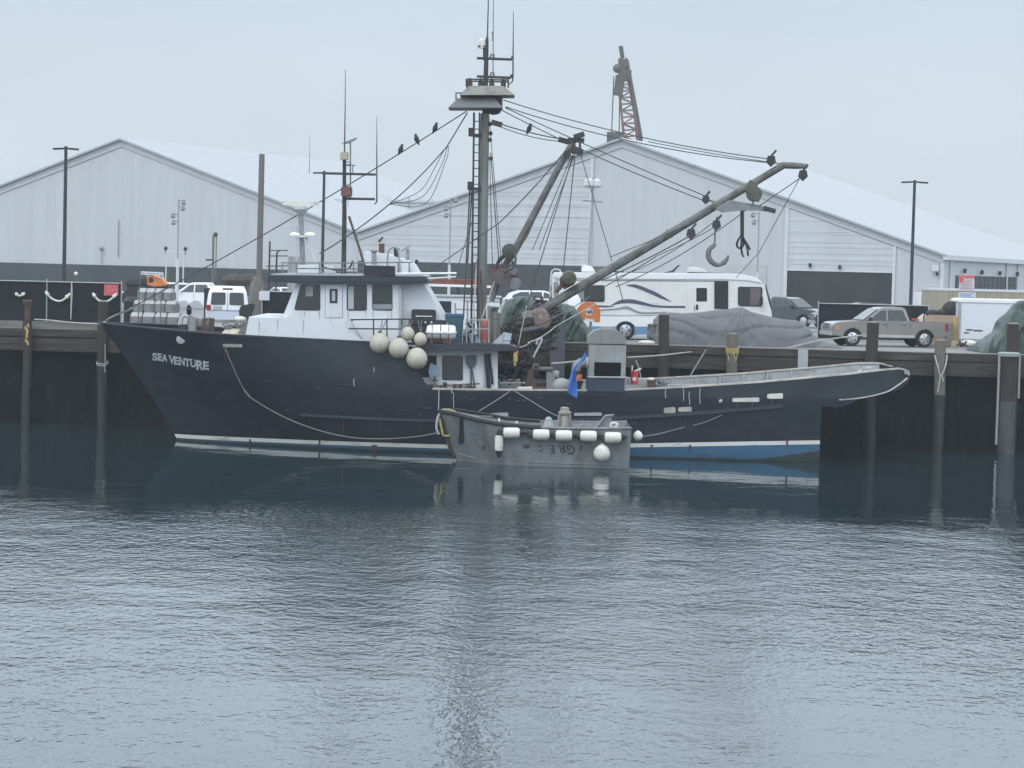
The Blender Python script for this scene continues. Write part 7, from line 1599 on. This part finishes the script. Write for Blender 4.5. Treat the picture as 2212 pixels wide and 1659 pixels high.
# tall dark cabinet left of van, wheel chocks
a = W(441, 622, 108.4); b = W(453, 700, 108.4); q = MB(); q.bx((a.x, 108.4, DECK), (b.x, 109.2, a.z)); single(q, 'dark_cabinet', M['black'], 'tall black cabinet standing at the left side of the white van', 'cabinet', bevel=.02)
for px, lab in ((395, 'small pale concrete wheel stop left of the dark cabinet'), (422, 'small pale concrete wheel stop next to the dark cabinet')):
    p = W(px, 657, 130); q = MB(); q.prism([(p.x - .55, p.z - .25), (p.x - .3, p.z + .08), (p.x - .1, p.z + .2), (p.x + .12, p.z + .2), (p.x + .3, p.z + .05), (p.x + .55, p.z - .25)], 130, 130.6); q.bx((p.x - .5, 130.05, DECK), (p.x + .5, 130.55, p.z - .25)); single(q, 'wheel_stop', M['palegrey'], lab, 'wheel stop')
# ribbed bin and pipe frame behind the wheelhouse
YB = 125
t = thing('ribbed_bin', 'streaked grey ribbed container behind the radar pedestal', 'container', (W(622, 680, YB).x, YB, DECK))
a = W(624, 550, YB); b = W(660, 595, YB); 
q = MB(); x0 = W(622, 555, YB).x; x1 = W(652, 555, YB).x; zt2 = W(630, 554, YB).z; q.bx((x0, YB, DECK), (x1, YB + 2, zt2)); q.build('container', corrugated('ribbed_grey', (.36, .36, .36), .35, 0, .05, .6, .2, .2), t)
t = thing('pipe_stand', 'thin grey pipe frame standing beside the ribbed container', 'pipe frame', (W(583, 680, YB).x, YB, DECK))
q = MB(); q.tube([(W(582, 520, YB).x, YB, DECK), tuple(W(583, 521, YB))], .05, 6); q.tube([tuple(W(583, 541, YB)), tuple(W(622, 541, YB))], .03, 5); q.tube([tuple(W(583, 553, YB)), tuple(W(622, 553, YB))], .03, 5); q.tube([tuple(W(575, 575, YB)), tuple(W(622, 574, YB))], .03, 5); q.tube([(W(597, 571, YB).x, YB - .2, DECK), tuple(W(598, 546, YB - .2)), tuple(W(604, 541, YB - .2))], .05, 6); q.build('frame', M['darkmetal'], t)
# red awning stripe structure between wheelhouse and mast: low boat on stands
YM = 124
t = thing('stored_skiff', 'stored white skiff with a rust red hull bottom seen between wheelhouse and mast', 'skiff', (W(980, 690, YM).x, YM, DECK))
q = MB(); q.prism([PZ(x, y, YM) for x, y in ((912, 602), (1040, 605), (1060, 607), (1050, 616), (918, 612))], YM, YM + 2); q.build('red_hull', M['rustred'], t)
q = MB(); q.prism([PZ(x, y, YM) for x, y in ((915, 612.5), (1060, 617), (1060, 622), (917, 618))], YM - .1, YM + 2); q.build('white_beam', M['white'], t)
q = MB()
for px in (925, 990, 1050): q.tube([(W(px, 620, YM).x, YM + .1, DECK), (W(px, 620, YM).x, YM + .1, W(px, 618, YM).z)], .07, 6)
q.build('stand', M['darkmetal'], t)
a = W(935, 640, 119); b = W(1078, 690, 119)
t = thing('white_workboat', 'low white cabin side behind the mast foot, with a dark window', 'cabin', ((a.x + b.x) / 2, 119, DECK))
q = MB(); q.bx((a.x, 119, DECK), (b.x, 121, a.z)); q.build('cabin', M['boatwhite'], t, bevel=.05)
q = MB(); q.bx((W(935, 646, 119).x + .1, 118.97, W(940, 675, 119).z), (W(975, 646, 119).x, 119.02, W(940, 650, 119).z)); q.build('window', M['glass'], t)
q = MB(); q.bx((a.x - .1, 118.9, a.z), (b.x + .1, 121.1, a.z + .08)); q.build('roof_edge', M['palegrey'], t)
# second white vehicle roof behind the green tarp handled above; white drum by the orange board
q = MB(); q.lathe((W(1240, 660, 107.5).x, 107.5, DECK), [(.3, 0), (.32, .9), (.32, 1.9), (.2, 2.1), (.1, 2.25)], 14); single(q, 'white_tank', M['clean_white'], 'white upright tank between the green tarp and the motorhome', 'tank')

# ---- right: trailer, container, sign post, crate, fence gear
YT = 110.5
t = thing('cargo_trailer', 'white box cargo trailer with a rounded roof edge, behind the right green tarp', 'trailer', (W(2170, 735, YT).x, YT, DECK))
a = W(2074, 654, YT); b = W(2300, 733, YT); x0 = a.x; x1 = a.x + 5.2; z1 = a.z; z0 = W(2080, 733, YT).z
q = MB(); q.bx((x0, YT, z0), (x1, YT + 2.3, z1)); q.build('box', mat('trailer_white', (.66, .68, .72), .4, 0, .04, 1), t, bevel=.03)
q = MB(); q.prism([(x0 - .05, z1 + .001), (x0 - .05, z1 + .12), (x0 + .1, z1 + .22), (x1 - .1, z1 + .22), (x1 + .05, z1 + .1), (x1 + .05, z1 + .001)], YT - .04, YT + 2.34); q.build('roof_edge', M['clean_white'], t, bevel=.04)
q = MB(); q.bx((x0 - .03, YT - .03, z0 - .1), (x1 + .03, YT + 2.33, z0 - .002)); q.bx((x0 - .06, YT - .035, z0), (x0 + .06, YT + .1, z1)); q.build('frame', M['galv'], t)
q = MB()
for i, (px, py, w_, h_) in enumerate(((2087, 711, 14, 3.2), (2103, 712.5, 20, 3.6), (2082, 717.5, 11, 3.0))):
    A = W(px, py, YT - .012); B = W(px + w_, py + h_, YT - .012); q.bx((A.x, YT - .012, B.z), (B.x, YT - .006, A.z))
q.build('decal', M['darkmetal'], t)
for k in (2.0, 2.9):
    for yy in (.12, 2.18): q = MB(); q.lathe((x0 + k, YT + yy, DECK + .34), [(.12, -.11), (.31, -.1), (.34, 0), (.31, .1), (.12, .11)], 16, 'Y'); q.build('wheel', M['rubber'], t)
YK = 122
a = W(2008, 627, YK); t = thing('shipping_container', 'long beige container with rust runs along its top edge', 'container', (a.x + 6, YK, DECK))
x0 = a.x; x1 = a.x + 12.2; q = MB(); q.bx((x0, YK, DECK + .1), (x1, YK + 2.4, a.z)); q.build('body', corrugated('beige_corrugated', (.33, .295, .225), .28, 0, .006, .7, .08, .08), t)
q = MB(); q.bx((x0 - .03, YK - .03, a.z), (x1 + .03, YK + 2.43, a.z + .12)); q.build('top_rail', M['trim'], t)
q = MB()
for k in range(36):
    xx = x0 + .3 + k * .33 + random.uniform(-.1, .1); l = random.uniform(.1, .5); q.slab([(xx, YK - .008, a.z - .02), (xx + .07, YK - .008, a.z - .02), (xx + .04, YK - .008, a.z - l)], (0, .004, 0))
q.build('rust_stain', mat('rust_stain', (.27, .20, .13), .8), t)
YQ = 114.2
p = W(2089, 700, YQ); t = thing('notice_board', 'red and white notice board on a post above the white trailer', 'sign', (p.x, YQ, DECK))
MB().tube([(p.x, YQ + .06, DECK), (p.x, YQ + .06, W(2089, 595, YQ).z)], .04, 7).build('post', M['galv'], t)
a = W(2072.5, 594, YQ); b = W(2104.5, 629, YQ); q = MB(); q.bx((a.x, YQ, b.z), (b.x, YQ + .02, a.z)); up = q.build('upper_board', mat('notice_white', (.48, .44, .46), .6, 0, .1, 5), t)
wx = b.x - a.x; hz = a.z - b.z; q = MB(); q.bx((a.x + .01, YQ - .008, a.z - hz * .2), (b.x - .01, YQ - .002, a.z - .01)); q.bx((a.x + .01, YQ - .008, a.z - hz * .5), (a.x + wx * .28, YQ - .002, a.z - hz * .2 - .002)); q.build('red_header', M['signred'], up)
q = MB()
for k in range(7): z = a.z - hz * (.30 + .09 * k); q.bx((a.x + wx * (.34 if k < 2 else .1), YQ - .006, z - .025), (a.x + wx * (.85 - .1 * (k % 3)), YQ - .002, z))
q.build('text_line', mat('notice_text', (.30, .16, .18), .6), up)
a = W(2071, 631, YQ); b = W(2107, 652, YQ); q = MB(); q.bx((a.x, YQ, b.z), (b.x, YQ + .02, a.z)); lo = q.build('lower_board', M['trim'], t)
q = MB(); wx = b.x - a.x; hz = a.z - b.z
for k in range(5): z = a.z - hz * (.12 + .17 * k); q.bx((a.x + wx * .08, YQ - .006, z - .045), (a.x + wx * (.9 - .18 * (k % 2)), YQ - .002, z))
q.build('text_line', mat('notice_blue', (.20, .25, .42), .6), lo)
YCR = 111.5
a = W(2007, 680, YCR); b = W(2069, 735, YCR); t = thing('plywood_crate', 'tan plywood crate heaped with dark sacks behind the silver pickup', 'crate', ((a.x + b.x) / 2, YCR, DECK))
q = MB(); q.bx((a.x, YCR, DECK + .02), (b.x, YCR + 1.3, a.z)); q.build('crate', M['cardboard'], t)
for px, py, s, sq in ((2056, 670, .42, (1.2, 1, 1.1)), (2015, 677, .25, (1.4, 1, .8)), (2038, 676, .28, (1.2, 1, .8))):
    q = MB(); q.ball(W(px, py, YCR + .4), s, 10, 7, sq); q.build('sack', mat('sack_dark', (.022, .028, .025), .8, 0, .3, 4) if px != 2038 else M['black'], t)
a = W(2061, 684, 110.7); b = W(2069, 735, 110.7); q = MB(); q.bx((a.x, 110.7, DECK), (b.x, 110.85, a.z)); single(q, 'yellow_post', M['yellow'], 'flat yellow post between the plywood crate and the white trailer', 'post', bevel=.01)
a = W(2043, 698, 110.4); b = W(2060, 733, 110.4); q = MB(); q.bx((a.x, 110.4, DECK), (b.x, 110.9, a.z)); single(q, 'grey_box', M['timbergrey'], 'dull grey upright box at the tail of the silver pickup', 'box', bevel=.02)
q = MB(); q.box(W(2064, 743, 108.5), (.45, .3, .3)); single(q, 'tan_bucket', M['cardboard'], 'small tan box on the deck under the trailer', 'box', bevel=.03)
q = MB(); q.ball(W(2092, 742, 108.5), .25, 10, 7, (1.6, 1, .7)); single(q, 'white_float', M['float'], 'oval white float on the deck under the trailer', 'float')
q = MB()
for k in range(14): c = W(rr.uniform(2070, 2085), rr.uniform(740, 747), 108.3); q.tube([c, c + Vector((rr.uniform(-.2, .2), 0, rr.uniform(-.1, .15)))], .03, 5)
single(q, 'scrap_heap', M['darkmetal'], 'low heap of scrap rods on the deck by the trailer', 'scrap')
c = W(1955, 688, 108.8)
for px, mt, lab in ((1949, 'float', 'white jug in the bed of the silver pickup'), (1985, 'float', 'pale folded sheet sticking up in the pickup bed')):
    q = MB(); c = W(px, 690, 108.9); 
    if px < 1960: q.ball(c, .14, 9, 7)
    else: q.slab([c + Vector((-.22, 0, -.15)), c + Vector((.18, 0, -.15)), c + Vector((.22, 0, .28)), c + Vector((.05, 0, .16))], (0, .15, 0))
    single(q, 'jug' if px < 1960 else 'folded_sheet', M[mt], lab, 'jug' if px < 1960 else 'sheet')
q = MB(); c = W(1972, 692, 108.9); q.box(c + Vector((.1, 0, .05)), (.34, .2, .07)); single(q, 'red_cloth', M['red'], 'small red cloth in the bed of the silver pickup', 'cloth')
a = W(1990, 667, 127); b = W(2008, 660, 127)
t = thing('white_shed', 'small white shed with a dark door left of the beige container', 'shed', (a.x, 127, DECK))
a = W(1988, 632, 127); b = W(2010, 690, 127); q = MB(); q.bx((a.x, 127, DECK), (b.x + .4, 129, a.z)); q.build('wall', M['white'], t)
q = MB(); A = W(1995, 640, 127); q.bx((A.x, 126.97, DECK), (b.x + .2, 127.01, A.z)); q.build('door', M['glass'], t)

# ================================================================== HAZE (sea mist between the camera and the far sheds)
hz = bpy.data.materials.new('sea_haze'); hz.use_nodes = True; hn = hz.node_tree; hn.nodes.clear()
ho = hn.nodes.new('ShaderNodeOutputMaterial'); hv = hn.nodes.new('ShaderNodeVolumePrincipled')
hv.inputs['Color'].default_value = (.88, .95, 1, 1); hv.inputs['Density'].default_value = .00046; hv.inputs['Anisotropy'].default_value = .1
hn.links.new(hv.outputs[0], ho.inputs['Volume'])
q = MB(); q.bx((-520, -210, -3.2), (520, 720, 60)); o = q.build('haze', hz, kind='stuff');
